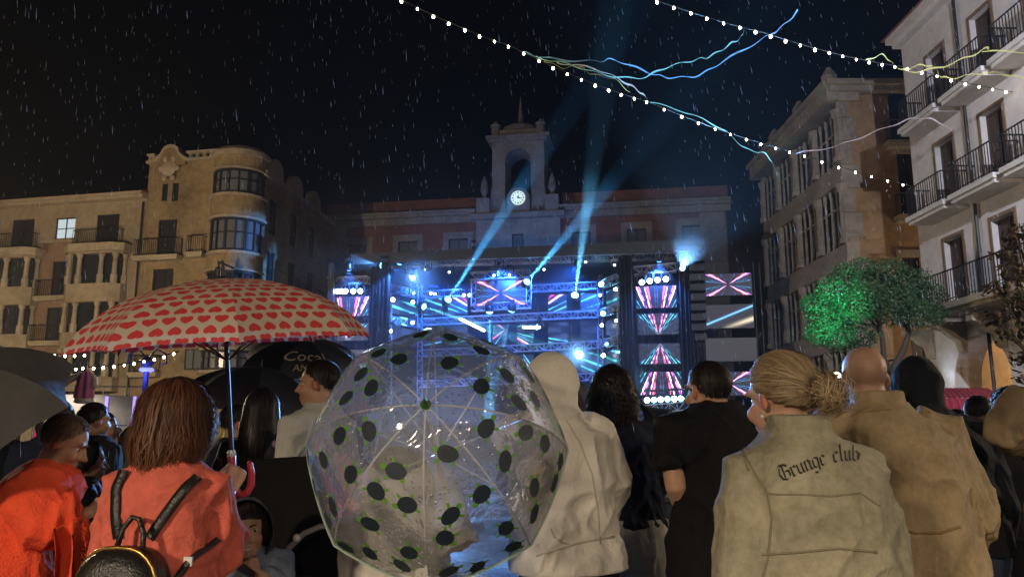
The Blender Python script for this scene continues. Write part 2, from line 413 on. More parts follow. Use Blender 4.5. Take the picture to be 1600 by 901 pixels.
# central window strip and low storeys behind the stage
for px_ in (560, 640, 720, 905, 1000, 1080, 1125):
    for yy in (470, 560):
        r_ = TH.rect(px_-17, yy-20, px_+17, yy+20)
        if px_ > 1090 or px_ < 545:
            mb = MB(); mb.box(r_[0], r_[1], -.06, -.02, r_[2], r_[3]); mb.build('shutter', M['shutter'], th)

# ================================================================== left: cream house with stacked bay galleries
L1 = Facade(P(-190, 500, 51)[:2], P(213, 500, 47)[:2])
l1 = empty('gallery_house', L1.o, L1.rz, 'cream four storey house with columned bay galleries on the left', 'building')
zr = L1.uv(100, 320)[1]
H1 = [L1.rect(86, 340, 117, 373), L1.rect(18, 343, 52, 391), L1.rect(150, 335, 185, 385), L1.rect(80, 408, 110, 463), L1.rect(71, 480, 102, 533), L1.rect(64, 553, 97, 606), L1.rect(-90, 346, -56, 394)]
mb = MB(); wall_holes(mb, 0, L1.len, 0, zr, H1)
mb.quad((L1.len,0,0),(L1.len,10,0),(L1.len,10,zr),(L1.len,0,zr)); mb.quad((0,0,0),(0,10,0),(0,10,zr),(0,0,zr)); mb.quad((0,10,0),(L1.len,10,0),(L1.len,10,zr),(0,10,zr))
mb.build('wall', M['cream'], l1)
mb = MB()
gx = [(L1.uv(-55,450)[0], L1.uv(60,450)[0]), (L1.uv(113,450)[0], L1.uv(197,450)[0])]
zband = L1.uv(100, 378)[1]
for a, b_ in ((gx[0][1], gx[1][0]),):
    wall_holes(mb, a, b_, 0, zband, [h for h in H1[3:6]], t=.001, y=-.012)
mb.build('rose_panel', M['rose'], l1)
window(l1, H1[0], M['shutter'], M['lit_pane'], nx=2, nz=2, t=.2)
for h in H1[1:]:
    window(l1, h, M['shutter'], M['shutter'], nx=2, nz=1, t=.18, pane_name='shutter_leaf')
MB().box(L1.uv(64,378)[0], L1.uv(113,378)[0], -.1, .02, zband-.02, zband+.14).build('string_course', M['trim'], l1)
mb = MB(); mb.box(-.2, L1.len+.1, -.55, .2, zr, zr+.18); mb.box(-.2, L1.len+.1, -.7, .2, zr+.18, zr+.36); mb.build('eaves', M['trim'], l1)
MB().prism([(-.72, zr+.37), (5, zr+2.0), (10, zr+.37)], -.2, L1.len+.1, 'x').build('roof', M['rooftile'], l1)
for h in (H1[1], H1[2], H1[6]): balcony(l1, h[0]-1.15, h[1]+.45, h[2], .55, M['trim'], M['iron'])
for h in H1[3:6]: balcony(l1, h[0]-.75, h[1]+.1, h[2], .4, M['trim'], M['iron'])
for gi, (a, b_) in enumerate(gx):
    prj = .95; ztops = [L1.uv(155, y)[1] for y in (401, 447, 475, 521, 546, 590, 612)]
    z_top = L1.uv(155, 386)[1]
    poly = lambda e: [(a-e, .2), (a-e, -prj*.55-e), (a+.45, -prj-e), (b_-.45, -prj-e), (b_+e, -prj*.55-e), (b_+e, .2)]
    MB().prism(poly(.22), ztops[0]+.12, z_top, 'z').build('gallery_cornice', M['trim'], l1)
    for lo, hi in ((ztops[2], ztops[1]), (ztops[4], ztops[3]), (ztops[6], ztops[5]), (ztops[0], ztops[0]+.12)):
        MB().prism(poly(.06), lo, hi, 'z').build('gallery_spandrel', M['cream'], l1)
    for lo, hi in ((ztops[1], ztops[0]), (ztops[3], ztops[2]), (ztops[5], ztops[4])):
        MB().prism([(x_*1.0, y_*.82+.02) for x_, y_ in poly(-.12)], lo, hi, 'z').build('gallery_glass', M['glass'], l1)
        for fx, fy in ((0, .3), (.0, 1), (.30, 1), (.70, 1), (1.0, 1), (1.0, .3)):
            x = a + (b_-a)*fx; x = min(max(x, a+.12), b_-.12); y = -prj*.95 if 0 < fx < 1 else -prj*.55*fy
            if fx in (0., 1.) and fy == 1: x = a+.3 if fx == 0 else b_-.3; y = -prj*.8
            hh = hi-lo; MB().lathe([(.2, lo), (.2, lo+hh*.28), (.15, lo+hh*.32), (.125, hi-.28), (.15, hi-.24), (.2, hi-.12), (.2, hi)], 8, (x, y, 0)).build('gallery_column', M['trim'], l1)
# arcade at street level
for k in range(6):
    x = L1.len - 1.0 - k*2.9; MB().box(x-.35, x+.35, -.12, .05, 0, ztops[6]-.4).build('pilaster', M['trim'], l1)
    r_ = (x-2.4, x-.5, .1, ztops[6]-.8); MB().box(*r_[:2], -.03, -.01, *r_[2:]).build('shop_shutter', M['shutter'], l1)
pp = [L1.pt(L1.len-.02, -.25, L1.uv(212, y)[1]) for y in (318, 450, 640)]
o = MB().tube([L1.M.inverted() @ p for p in pp], .06, 8).build('drainpipe', M['iron'], l1)

# ================================================================== left: corner house with rounded glazed bay
c2 = P(395, 500, 45.5)
L2 = Facade(L1.pt(L1.len+.02, 0, 0)[:2], c2[:2])
l2 = empty('corner_house', L2.o, L2.rz, 'ochre corner house with gabled parapet and rounded glazed bay', 'building')
zp2 = L2.uv(310, 252)[1]
H2 = [L2.rect(253, 287, 262, 314), L2.rect(269, 286, 279, 314), L2.rect(246, 343, 275, 401), L2.rect(238, 420, 270, 462), L2.rect(232, 492, 262, 540)]
xb = L2.uv(364, 350)[0]; rb_ = (L2.uv(403, 350)[0]-L2.uv(326, 350)[0])/2
mb = MB(); wall_holes(mb, 0, xb, 0, zp2, H2); D2 = 13.5
mb.quad((0,0,zp2-4),(0,10,zp2-4),(0,10,zp2),(0,0,zp2))
mb.build('wall', M['ochre'], l2)
for h in H2[:2]: window(l2, h, M['shutter'], M['glass'], nx=1, t=.2)
for h in H2[2:]: window(l2, h, M['shutter'], M['shutter'], nx=2, t=.2, pane_name='shutter_leaf')
balcony(l2, H2[2][0]-1.1, H2[2][1]+.5, H2[2][2], .6, M['trim'], M['iron'])
balcony(l2, *[L2.uv(x, 390)[0] for x in (299, 322)], L2.uv(310, 396)[1], .5, M['trim'], M['iron'])
# parapet: tiled copings, gable with a carved medallion
g0, g1 = L2.uv(247, 250)[0], L2.uv(291, 250)[0]; gm = (g0+g1)/2; gz = L2.uv(268, 231)[1]
pts = [(g0-.1, L2.uv(250,345)[1]), (g1+.1, L2.uv(280,345)[1]), (g1+.1, gz-.9), (g1-.15, gz-.75)] + [(gm+(g1-g0)*.3*math.cos(math.pi*k/8), gz-.5+.5*math.sin(math.pi*k/8)) for k in range(9)] + [(g0+.15, gz-.75), (g0-.1, gz-.9)]
mb = MB(); zg0 = zp2-.2
pts2 = [(g0-.1, zg0), (g1+.1, zg0)] + pts[2:]
mb.prism(pts2, -.22, .25, 'y'); mb.build('gable', M['ochre'], l2)
mb = MB(); mb.prism([(p[0]+(p[0]-gm)*.06, p[1]+.12) for p in pts2[2:]] + [(p[0], p[1]-.1) for p in pts2[2:][::-1]], -.3, .3, 'y'); mb.build('gable_coping', M['trim'], l2)
mz = L2.uv(268, 265)[1]; mb = MB(); mb.lathe([(.5, .2), (.5, .27), (.36, .33), (.2, .38), (.05, .4)], 10, M=Matrix.Translation((gm, 0, mz)) @ Matrix.Rotation(R(90), 4, 'X'))
for k in range(6): mb.ell((gm+.55*math.cos(k*1.05), -.25, mz+.7*math.sin(k*1.05)), (.18, .1, .2), 8, 5)
mb.build('medallion', M['trim'], l2)
for a, b_ in ((-.05, g0-.12), (g1+.12, xb-rb_*.6)):
    MB().box(a, b_, -.3, .3, zp2+.002, zp2+.16).build('parapet_coping', M['trim'], l2)
    n = max(2, int((b_-a)/.42))
    for i in range(n):
        x = a+(b_-a)*(i+.5)/n; MB().lathe([(.13, zp2+.16), (.16, zp2+.3), (.1, zp2+.42), (.15, zp2+.5)], 6, (x, -.05, 0)).build('baluster', M['trim'], l2)
    MB().box(a, b_, -.28, .28, zp2+.5, zp2+.62).build('parapet_rail', M['trim'], l2)
# rounded bay, in bands
bay = [(236, 262, 'w'), (262, 300, 'g'), (300, 338, 'w'), (338, 390, 'g'), (390, 421, 'w'), (421, 462, 'g'), (462, 545, 'w'), (545, 577, 'g'), (577, 672, 'w')]
def arc_band(mb, cx, cy_, r0, r1, z0, z1, a0=180, a1=375, n=20):
    rr = []
    for k in range(n+1):
        a = R(a0+(a1-a0)*k/n); c, s = math.cos(a), math.sin(a)
        rr.append([(cx+r0*c, cy_+r0*s, z0), (cx+r1*c, cy_+r1*s, z0), (cx+r1*c, cy_+r1*s, z1), (cx+r0*c, cy_+r0*s, z1)])
    mb.rings(rr)
by = rb_*.35
for y0, y1, k in bay:
    z0, z1 = L2.uv(364, y1, -rb_*.6)[1], L2.uv(364, y0, -rb_*.6)[1]; z0 = max(z0, 0)
    mb = MB()
    if k == 'w':
        arc_band(mb, xb, by, 0.2, rb_, z0, z1); mb.build('bay_wall', M['ochre'], l2)
        mb = MB(); arc_band(mb, xb, by, .3, rb_+.1, z1-.16, z1-.002); arc_band(mb, xb, by, .3, rb_+.1, z0+.002, z0+.12); mb.build('bay_moulding', M['trim'], l2)
    else:
        arc_band(mb, xb, by, .2, rb_*.9, z0+.06, z1-.06); g = mb.build('bay_glazing', M['glass_pale'] if y0 != 421 else M['glass'], l2)
        mb = MB(); arc_band(mb, xb, by, rb_*.85, rb_*.97, z0+.001, z0+.14); arc_band(mb, xb, by, rb_*.85, rb_*.97, z1-.14, z1-.001); arc_band(mb, xb, by, rb_*.88, rb_*.94, (z0+z1)/2+.1, (z0+z1)/2+.17)
        for k2 in range(9):
            a = R(186+k2*22); wv = .07 if k2 % 2 == 0 else .035; c, s = math.cos(a), math.sin(a); MT = Matrix.Translation((xb+rb_*.92*c, by+rb_*.92*s, 0)) @ Matrix.Rotation(a, 4, 'Z')
            mb.box(-.07, .07, -wv, wv, z0+.14, z1-.14, MT)
        mb.build('bay_mullion', M['shutter'], g)
zt = L2.uv(364, 236, -rb_*.6)[1]
MB().lathe([(rb_*1.06, zt), (rb_*1.06, zt+.15), (rb_*.9, zt+.4), (rb_*.5, zt+.65), (.05, zt+.75)], 24, (xb, by, 0)).build('bay_roof', M['trim'], l2)
MB().box(L2.uv(252,600)[0], xb-rb_+.3, -.06, -.01, L2.uv(300,622)[1], L2.uv(300,590)[1]).build('shop_fascia', mat('yellow_fascia', (.45,.27,.05), .6), l2)
r_ = L2.rect(290, 545, 330, 577); window(l2, r_, M['shutter'], M['glass_pale'], nx=3, t=-.02)
balcony(l2, *[L2.uv(x, 560)[0] for x in (212, 252)], L2.uv(230, 582)[1], .5, M['trim'], M['iron'])
# receding side of the corner house
S2 = Facade(L2.pt(xb+rb_*.9, by, 0)[:2], P(512, 500, 58.5)[:2])
s2 = empty('side_facade', S2.o, S2.rz); s2.parent = l2; s2.matrix_parent_inverse = (Matrix.Translation(L2.o) @ Matrix.Rotation(L2.rz, 4, 'Z')).inverted()
zsd = S2.uv(430, 280)[1]; ln = S2.len
HS = []
for i in range(4):
    for zz in (2.9, 6.4, 9.9, 13.2): HS.append((1.2+i*3.4, 2.4+i*3.4, zz+.2, zz+2.4))
mb = MB(); wall_holes(mb, 0, ln, 0, zsd, [h for h in HS if h[1] < ln and h[3] < zsd]); mb.build('side_wall', M['ochre'], l2).matrix_local = s2.matrix_parent_inverse @ Matrix.Translation(S2.o) @ Matrix.Rotation(S2.rz, 4, 'Z')
SM = s2.matrix_parent_inverse @ Matrix.Translation(S2.o) @ Matrix.Rotation(S2.rz, 4, 'Z')
bpy.data.objects.remove(s2)
def on_side(f): f.matrix_local = SM; return f
for h in HS:
    if h[1] < ln and h[3] < zsd: on_side(window(l2, h, M['shutter'], M['glass'], nx=2, t=.2))
for i in range(4):
    x = 1.8+i*3.4
    if x+1 > ln: break
    pts = [(x-1.0, zsd+.003)]+[(x+.95*math.cos(math.pi-math.pi*k/8), zsd+.5+.75*math.sin(math.pi*k/8)) for k in range(9)]+[(x+1.0, zsd+.003)]
    on_side(MB().prism(pts[::-1], -.15, .3, 'y').build('dormer_gable', M['trim'], l2))
    for zz in (6.4, 9.9):
        o = MB(); 
        o.box(x-1.0, x+1.0, -.7, -.003, zz, zz+.14)
        on_side(o.build('balcony_slab', M['trim'], l2))
        o = MB(); o.box(x-1.0, x+1.0, -.72, -.68, zz+1.1, zz+1.15)
        for q in range(15): o.box(x-1+q*.142-.01, x-1+q*.142+.01, -.71, -.69, zz+.14, zz+1.1)
        on_side(o.build('balcony_railing', M['iron'], l2))
on_side(MB().box(-.1, ln, -.3, .3, zsd-.35, zsd+.001).build('side_cornice', M['trim'], l2))
# wall-mounted lantern bracket on the corner
lx, lz = L2.uv(392, 410, -2.2)
mb = MB(); mb.tube([(xb+rb_*.5, by-rb_*.8, lz), (xb+rb_*.5, -2.6, lz+.05)], .05, 6); mb.lathe([(.03, lz-.9), (.16, lz-.8), (.2, lz-.35), (.05, lz-.2), (.05, lz)], 8, (xb+rb_*.5, -2.5, 0)); mb.build('bracket_lantern', M['iron'], l2)

# ================================================================== right: tan house with glazed galleries
XR = 15.3
F2 = Facade((XR, 35.0), (XR+9, 35.0))                       # orange end wall, faces the camera
r2 = empty('orange_house', F2.o, F2.rz, 'tall orange and stone house with tiered glazed galleries behind the green tree', 'building')
zr2 = F2.uv(1380, 148)[1]; x_l = 0.
HF = [F2.rect(1390, 130+18, 1425, 225), F2.rect(1405, 240, 1440, 340), F2.rect(1412, 402, 1440, 470), F2.rect(1425, 525, 1490, 576)]
mb = MB(); wall_holes(mb, 0, 9, 0, zr2, HF); mb.build('end_wall', M['orange_wall'], r2)
for h in HF[:3]:
    window(r2, h, M['shutter'], M['shutter'], nx=2, t=.2, pane_name='shutter_leaf')
    MB().box(h[0]-.25, h[1]+.25, -.1, -.003, h[3], h[3]+.35).build('lintel', M['tan_stone'], r2)
window(r2, HF[3], M['shutter'], M['glass'], nx=3, t=.2)
MB().box(HF[3][0]-.2, HF[3][1]+.3, -.22, -.003, HF[3][2]-.42, HF[3][2]-.02).build('window_sill', M['tan_stone'], r2)
balcony(r2, HF[1][0]-.3, HF[1][1]+.9, HF[1][2], .6, M['tan_stone'], M['iron']); balcony(r2, HF[0][0]-.3, HF[0][1]+.6, HF[0][2], .5, M['tan_stone'], M['iron'])
mb = MB(); mb.box(-.5, 9, -.5, .3, zr2, zr2+.25); mb.box(-.7, 9, -.7, .3, zr2+.25, zr2+.5); mb.build('cornice', M['tan_stone'], r2)
for k in range(14):
    z = zr2-1.15*(k+1); wq = .75 if k % 2 else .5; MB().box(-.08, wq, -.07, .05, z+.02, z+1.13).build('quoin', M['tan_stone'], r2)
G2 = Facade((XR, 46.5), (XR, 35.0))                         # plaza side, recedes
def on_g(f): f.matrix_local = Matrix.Translation((0, 0, 0)) @ (F2.M.inverted() @ G2.M); return f
gl = G2.len
on_g(MB().box(0, gl-.002, .9, 1.2, 0, zr2).build('plaza_wall', M['tan_stone'], r2))
on_g(MB().box(-.05, .35, 0, 1.2, 0, zr2).build('corner_pier', M['tan_stone'], r2))
floors = [G2.uv(1325, y)[1] for y in (232, 362, 500, 610)]  # slab levels at the near corner
floors = [zr2-.4, zr2-4.0, zr2-7.9, zr2-11.6, zr2-15.0]
for k in range(4):
    zt_, zb_ = floors[k], floors[k+1]
    on_g(MB().box(-.1, gl+.04, -.12, .9, zb_-.32, zb_+.001).build('gallery_slab', M['tan_stone'], r2))
    on_g(MB().box(0, gl-.05, -.02, .12, zb_+.002, zb_+.75).build('gallery_parapet', M['tan_stone'], r2))
    on_g(MB().box(0, gl-.05, .3, .34, zb_+.75, zt_-.32).build('gallery_glass', M['glass'], r2))
    for i in range(17):
        x = .2+(gl-.4)*i/16; big = i % 4 == 0
        wv = .26 if big else .08
        on_g(MB().lathe([(wv*1.2, zb_+.75), (wv*1.2, zb_+.95), (wv*.95, zb_+1.05), (wv*.8, zt_-.75), (wv*1.15, zt_-.6), (wv*1.3, zt_-.321)], 8, (x, .05, 0)).build('gallery_column' if big else 'gallery_mullion', M['tan_stone'], r2))
    on_g(MB().box(0, gl-.05, .02, .1, zt_-1.35, zt_-1.27).build('gallery_transom', M['tan_stone'], r2))
on_g(MB().box(-.3, gl+.3, -.6, .9, zr2+.001-.4, zr2+.27).build('plaza_cornice', M['tan_stone'], r2))
on_g(MB().box(-.3, gl+.45, -.8, .9, zr2+.272, zr2+.52).build('plaza_cornice', M['tan_stone'], r2))
for i in range(3): on_g(MB().lathe([(.5, zr2+.5), (.5, zr2+.9), (.3, zr2+1.1), (.4, zr2+1.4), (.1, zr2+1.9)], 8, (gl*.2+i*gl*.35, .2, 0)).build('roof_urn', M['tan_stone'], r2))
# awning over the terrace at the foot of the house
aw0, aw1 = P(1215, 545, 40), P(1312, 545, 31)
aw_ = empty('terrace_awning', (XR-1.2, 38, 0), 0, 'dark sloping terrace awning under the green lit tree', 'awning')
mb = MB(); mb.prism([(-1.6, 3.1), (1.4, 4.2), (1.4, 4.26), (-1.6, 3.16)], -6, 5, 'y'); mb.build('canopy', mat('awning_cloth', (.05, .045, .05), .7), aw_)
for y in (-6, -2.5, 1, 5): MB().tube([(-1.6, y, 0), (-1.6, y, 3.1)], .04, 6).build('post', M['steel'], aw_)
mb = MB(); mb.tube([(-1.62, -6, 3.12), (-1.62, 5, 3.12)], .05, 6); mb.build('front_bar', M['steel'], aw_)

# ================================================================== right: white house with balconies and arcade
X1 = 15.0
F1 = Facade((X1, 28.3), (X1, 9.0))
r1 = empty('white_house', F1.o, F1.rz, 'white rendered house with iron balconies over an arcade on the right', 'building')
zr1 = F1.uv(1440, 78)[1]; l1_ = F1.len
doors = [F1.rect(1506, 9, 1540, 89), F1.rect(1442, 84, 1478, 178), F1.rect(1533, 162, 1571, 266), F1.rect(1464, 224, 1491, 306), F1.rect(1555, 320, 1591, 400), F1.rect(1485, 370, 1518, 471)]
# regular storeys: take the levels from these openings
d1w = 1.15
colx = [F1.uv(1478, 265)[0], F1.uv(1552, 215)[0]]; colx = [colx[0], colx[1], colx[1]+(colx[1]-colx[0]), colx[1]+2*(colx[1]-colx[0])]
lev = [F1.uv(1501, 482)[1], F1.uv(1478, 330)[1], F1.uv(1460, 190)[1]]; lev.append(lev[2]+(lev[2]-lev[1]))
HD = []
for z in lev[:3]:
    for x in colx: HD.append((x-d1w/2, x+d1w/2, z, z+2.45))
zr1 = lev[2]+3.7
arches = [(F1.uv(1531, 560)[0], 1.55), ]
ax0 = arches[0][0]; pitch = 4.1; arches = [(ax0+k*pitch, 1.55) for k in range(4)]
z_arc = lev[0]-.75
mb = MB(); wall_holes(mb, 0, l1_, z_arc, zr1, HD, t=.35)
mb.quad((0,0,z_arc),(0,8,z_arc),(0,8,zr1),(0,0,zr1)); mb.quad((l1_,0,z_arc),(l1_,8,z_arc),(l1_,8,zr1),(l1_,0,zr1)); mb.quad((0,0,z_arc),(l1_,0,z_arc),(l1_,8,z_arc),(0,8,z_arc))
mb.build('wall', M['white_render'], r1)
for i, h in enumerate(HD):
    mb = MB(); frame_box(mb, h[0]-.12, h[1]+.12, h[2], h[3]+.12, .12, -.03, .0); mb.build('door_surround', mat('brown_surround', (.2,.13,.08), .8), r1)
    window(r1, h, M['darkwood'], M['darkwood'], nx=2, nz=2, t=.3, name='balcony_door', pane_name='shutter_leaf')
    if i >= 4: balcony(r1, h[0]-.55, h[1]+.55, h[2], .85, M['white_render'], M['iron'], step=.14)
balcony(r1, .1, l1_-.2, lev[0], 1.15, M['trim'], M['iron'], step=.15, th=.2)
# arcade of round arches
sp = z_arc - 1.75
mb = MB()
xs = [0]
for x, rad in arches: xs += [x-rad, x+rad]
xs.append(l1_)
for k in range(0, len(xs)-1, 2):
    if xs[k+1] > xs[k]: mb.box(xs[k], xs[k+1], 0, .9, 0, z_arc)
for x, rad in arches:
    for k in range(16):
        a, b_ = math.pi*k/16, math.pi*(k+1)/16
        pa, pb = (x+rad*math.cos(a), sp+rad*math.sin(a)), (x+rad*math.cos(b_), sp+rad*math.sin(b_))
        for y in (.002, .898): mb.quad((pa[0],y,pa[1]), (pb[0],y,pb[1]), (pb[0],y,z_arc), (pa[0],y,z_arc))
        mb.quad((pa[0],.002,pa[1]), (pa[0],.898,pa[1]), (pb[0],.898,pb[1]), (pb[0],.002,pb[1]))
mb.build('arcade', M['white_render'], r1)
MB().box(0, l1_, 4.2, 4.4, 0, z_arc).build('arcade_back_wall', mat('warm_wall', (.5, .3, .13), .85, bump=.1), r1)
for k in range(7):
    x = .25+k*2.05; pts = [(-.02, z_arc+.28), (-1.0, z_arc+.28), (-1.0, z_arc+.06), (-.7, z_arc-.02), (-.48, z_arc-.22), (-.26, z_arc-.34), (-.16, z_arc-.7), (-.02, z_arc-.78)]
    MB().prism(pts, x-.17, x+.17, 'x').build('scroll_corbel', M['trim'], r1)
x = (colx[0]+colx[1])/2+.25
MB().tube([(x, -.12, 1.0), (x, -.12, zr1-.2)], .055, 8).build('drainpipe', M['iron'], r1)
mb = MB(); mb.box(-.1, l1_, -.3, .1, zr1, zr1+.2); mb.box(-.2, l1_, -.5, .1, zr1+.2, zr1+.42); mb.build('eaves', M['white_render'], r1)
MB().prism([(-.6, zr1+.43), (4, zr1+1.8), (8, zr1+.43)], -.4, l1_, 'x').build('roof', M['rooftile'], r1)
# lamps the house has: arcade lamp and the lit strip at the foot of the first pier
lp = F1.pt(arches[1][0], 2.4, z_arc-1.0)
lo = empty('arcade_lantern', lp, 0, 'small warm lantern inside the arcade of the white house', 'lamp')
MB().lathe([(.05, -.2), (.12, -.15), (.15, .1), (.03, .22), (.02, 1.0)], 8).build('lantern_glass', glow('warm_lamp', (1, .62, .25), 8), lo)
point('lantern_bulb', (0, -.0, -.35), 90, (1, .6, .25), .12, lo)
fp = F1.pt(F1.uv(1487, 590)[0], -.55, 2.55)
lo = empty('pier_floodlight', fp, 0, 'cold white floodlight at the foot of the white house pier', 'lamp')
MB().box(-.2, .2, -.15, .15, -.12, .06).build('housing', M['blackmetal'], lo)
MB().box(-.17, .17, -.12, .12, .061, .075).build('lens', glow('cold_lamp', (.8, .9, 1), 14), lo)
MB().tube([(0, 0, -2.55), (0, 0, -.12)], .04, 6).build('stand', M['blackmetal'], lo)
spot('flood_beam', (0, 0, .12), (.5, .0, 1.6), 45, (.72, .82, 1), 90, .9, .15, lo)
# ================================================================== street lamps of the square (outside the frame, they light it)
def street_lamp(x, y, h, label, power, col, down=False):
    r_ = empty('street_lamp', (x, y, 0), 0, label, 'street lamp', 'lamps around the square')
    MB().lathe([(.22, 0), (.22, .25), (.12, .35), (.09, 1.2), (.06, h-.5), (.09, h-.45), (.09, h-.4)], 10).build('post', M['blackmetal'], r_, True)
    g = MB().lathe([(.09, h-.4), (.17, h-.35), (.24, h+.1), (.22, h+.14)], 8).build('lantern_glass', glow('lantern_%s' % ('warm' if col[2] < .6 else 'cool'), col, 12), r_)
    MB().lathe([(.26, h+.15), (.2, h+.25), (.05, h+.4), (.02, h+.55)], 8).build('lantern_cap', M['blackmetal'], r_)
    if down: spot('lantern_bulb', (0, 0, h-.6), (0, 0, 0), power, col, 165, .25, .5, r_)
    else: point('lantern_bulb', (0, 0, h-.6), power, col, .25, r_)
    return r_
WARM = (1, .8, .56)
street_lamp(-6.5, -8.5, 5.2, 'black street lamp post behind the viewer to the left', 7800, WARM, True)
street_lamp(7.0, -9.0, 5.2, 'black street lamp post behind the viewer to the right', 2600, (1, .82, .6), True)
street_lamp(1.6, -14.0, 6.0, 'tall black street lamp post added unseen behind the viewer as fill light', 4200, (1, .8, .58), True)  # added fill lamp, evens the light on people the other lamps miss
street_lamp(12.2, 5.5, 5.0, 'black street lamp post in front of the white house arcade', 2200, (1, .8, .6))
street_lamp(-21, 27, 6.5, 'black street lamp post in front of the gallery house', 9000, (1, .78, .5))
street_lamp(-36, 36, 6.5, 'black street lamp post at the far left end of the gallery house', 2500, (1, .74, .44))
street_lamp(24, 32, 5.5, 'black street lamp post in the side street between orange and white house', 1200, (1, .74, .44))
mast = empty('floodlight_mast', (9.0, 9.5, 0), 0, 'tall steel mast with a white floodlight outside the right edge', 'floodlight')
MB().lathe([(.2, 0), (.12, 1), (.07, 11)], 10).build('mast', M['steel'], mast, True)
MB().box(-.35, .35, -.15, .15, 11, 11.5).build('housing', M['blackmetal'], mast)
MB().box(.351, .37, -.13, .13, 11.05, 11.45).build('lens', glow('flood_lens', (.9, .95, 1), 30), mast)
spot('flood_beam', (.45, .1, 11.2), (6.5, 14.0, 6.5), 9000, (.82, .86, 1), 105, .9, .15, mast)

# ================================================================== stage
ST = Facade(P(505, 600, 46)[:2], P(1100, 600, 42)[:2])
def sp_(px, py, off=0): x, z = ST.uv(px, py, off); return ST.pt(x, off, z)
SW = ST.len
def on_st(name, label, cat, group=None): return empty(name, ST.o, ST.rz, label, cat, group)
sdeck = on_st('stage', 'dark covered concert stage with black drapes in front of town hall', 'stage')
z_d = 1.7
MB().box(.2, SW-.2, .6, 9, z_d-.25, z_d).build('deck', M['blackmetal'], sdeck)
for k in range(12): MB().box(.2+(SW-.4)*k/12+.01, .2+(SW-.4)*(k+1)/12-.01, .55, .59, .05, z_d-.02).build('skirt_panel', M['black'], sdeck)
zrf = ST.uv(800, 392)[1]; zrb = ST.uv(800, 416)[1]
MB().box(1.6, SW+.3, -.4, 9, zrf-.12, zrf).build('roof_sheet', mat('roof_membrane', (.05,.052,.058), .45), sdeck)
MB().box(1.6, SW+.3, -.48, -.42, zrf-.5, zrf+.12).build('roof_fascia', mat('roof_fascia', (.075,.078,.085), .4), sdeck)
MB().box(.3, SW-.3, 8.6, 8.7, z_d, zrf-.15).build('back_drape', mat('blue_black_drape', (.02, .024, .04), .8, bump=.4, bscale=8), sdeck)
def drape(x0, x1, y, z0, z1, name='drape', waves=7, par=None):
    mb = MB(); n = waves*6; a, b_ = [], []
    for k in range(n+1):
        t = k/n; yy = y+.11*math.sin(t*waves*2*math.pi+math.sin(t*9)); a.append((x0+(x1-x0)*t, yy, z0)); b_.append((x0+(x1-x0)*t, yy, z1))
    mb.rings([a, b_], False, False); return mb.build(name, M['drape'], par if par is not None else sdeck, True)
M['drape'] = mat('stage_drape', (.018, .019, .024), .75, bump=.2, stretch=(4, 4, .5))
xa = lambda px, off=0: ST.uv(px, 520, off)[0]
for a, b_ in ((576, 606), (969, 990), (1062, 1086)): drape(xa(a), xa(b_), .15, .1, zrf-.5, waves=4)
drape(xa(505), xa(578), 2.4, .1, zrf-1.2, waves=7); drape(xa(985), xa(1075), 2.6, .1, zrf-.6, waves=7)
for px_ in (590, 979, 1073, 508):
    x = xa(px_)
    MB().box(x-.18, x+.18, .5, .86, .02, zrf-.15).build('roof_column', M['blackmetal'], sdeck)
# ---- trusses
def truss(a, b_, wd, label, group='aluminium trusses of the stage', up=Vector((0,0,1)), r=.032, planes=3):
    a, b_ = Vector(a), Vector(b_); d = b_-a; ln = d.length; t = d.normalized(); s = t.cross(up).normalized(); u = s.cross(t).normalized()
    Mx = Matrix((( t.x, s.x, u.x, a.x), (t.y, s.y, u.y, a.y), (t.z, s.z, u.z, a.z), (0,0,0,1)))
    r_ = empty('truss', (0,0,0), 0, label, 'truss', group); r_.matrix_world = Mx
    h = wd/2; n = max(2, round(ln/wd))
    for sy, sz in ((-1,-1), (1,-1), (1,1), (-1,1)):
        MB().tube([(0, sy*h, sz*h), (ln, sy*h, sz*h)], r, 5).build('chord', M['steel'], r_)
    mb = MB()
    for k in range(n):
        x0, x1 = ln*k/n, ln*(k+1)/n; q = 1 if k % 2 else -1
        for sy in (-1, 1): mb.tube([(x0, sy*h, -q*h), (x1, sy*h, q*h)], r*.6, 4, False); mb.tube([(x1, sy*h, -h), (x1, sy*h, h)], r*.5, 4, False)
        for sz in (-1, 1): mb.tube([(x0, -q*h, sz*h), (x1, q*h, sz*h)], r*.55, 4, False)
    mb.build('lacing', M['steel'], r_)
    return r_
def tr(x0, y0, x1, y1, off, wd, label, off2=None): return truss(sp_(x0, y0, off), sp_(x1, y1, off if off2 is None else off2), wd, label)
tr(513, 440, 576, 437, 1.2, .42, 'short truss on top of the left stage tower')
tr(990, 424, 1056, 418, .6, .45, 'short truss on top of the right stage tower')
tr(1000, 640, 1070, 634, .3, .42, 'lowest truss at the foot of the right tower')
tr(607, 449, 655, 461, 2.5, .42, 'upper slanting truss of the left wing', 5.5)
tr(607, 499, 655, 507, 2.5, .42, 'lower slanting truss of the left wing', 5.5)
tr(656, 461, 737, 456, 5.5, .42, 'upper back truss left of the hanging screen')
tr(828, 451, 935, 446, 5.5, .42, 'upper back truss right of the hanging screen')
tr(656, 503, 935, 490, 5.5, .42, 'long back truss under the hanging screen')
tr(656, 552, 935, 538, 5.5, .42, 'third back truss behind the clear umbrella')
tr(656, 600, 937, 588, 5.5, .42, 'lowest back truss above the performer')
for i, (y0, y1, nm) in enumerate(((447, 433, 'topmost'), (490, 480, 'second'), (539, 530, 'third'), (590, 584, 'lowest'))):
    tr(936, y0, 969, y1, 5.5, .42, nm + ' slanting truss of the right wing', 2.5)
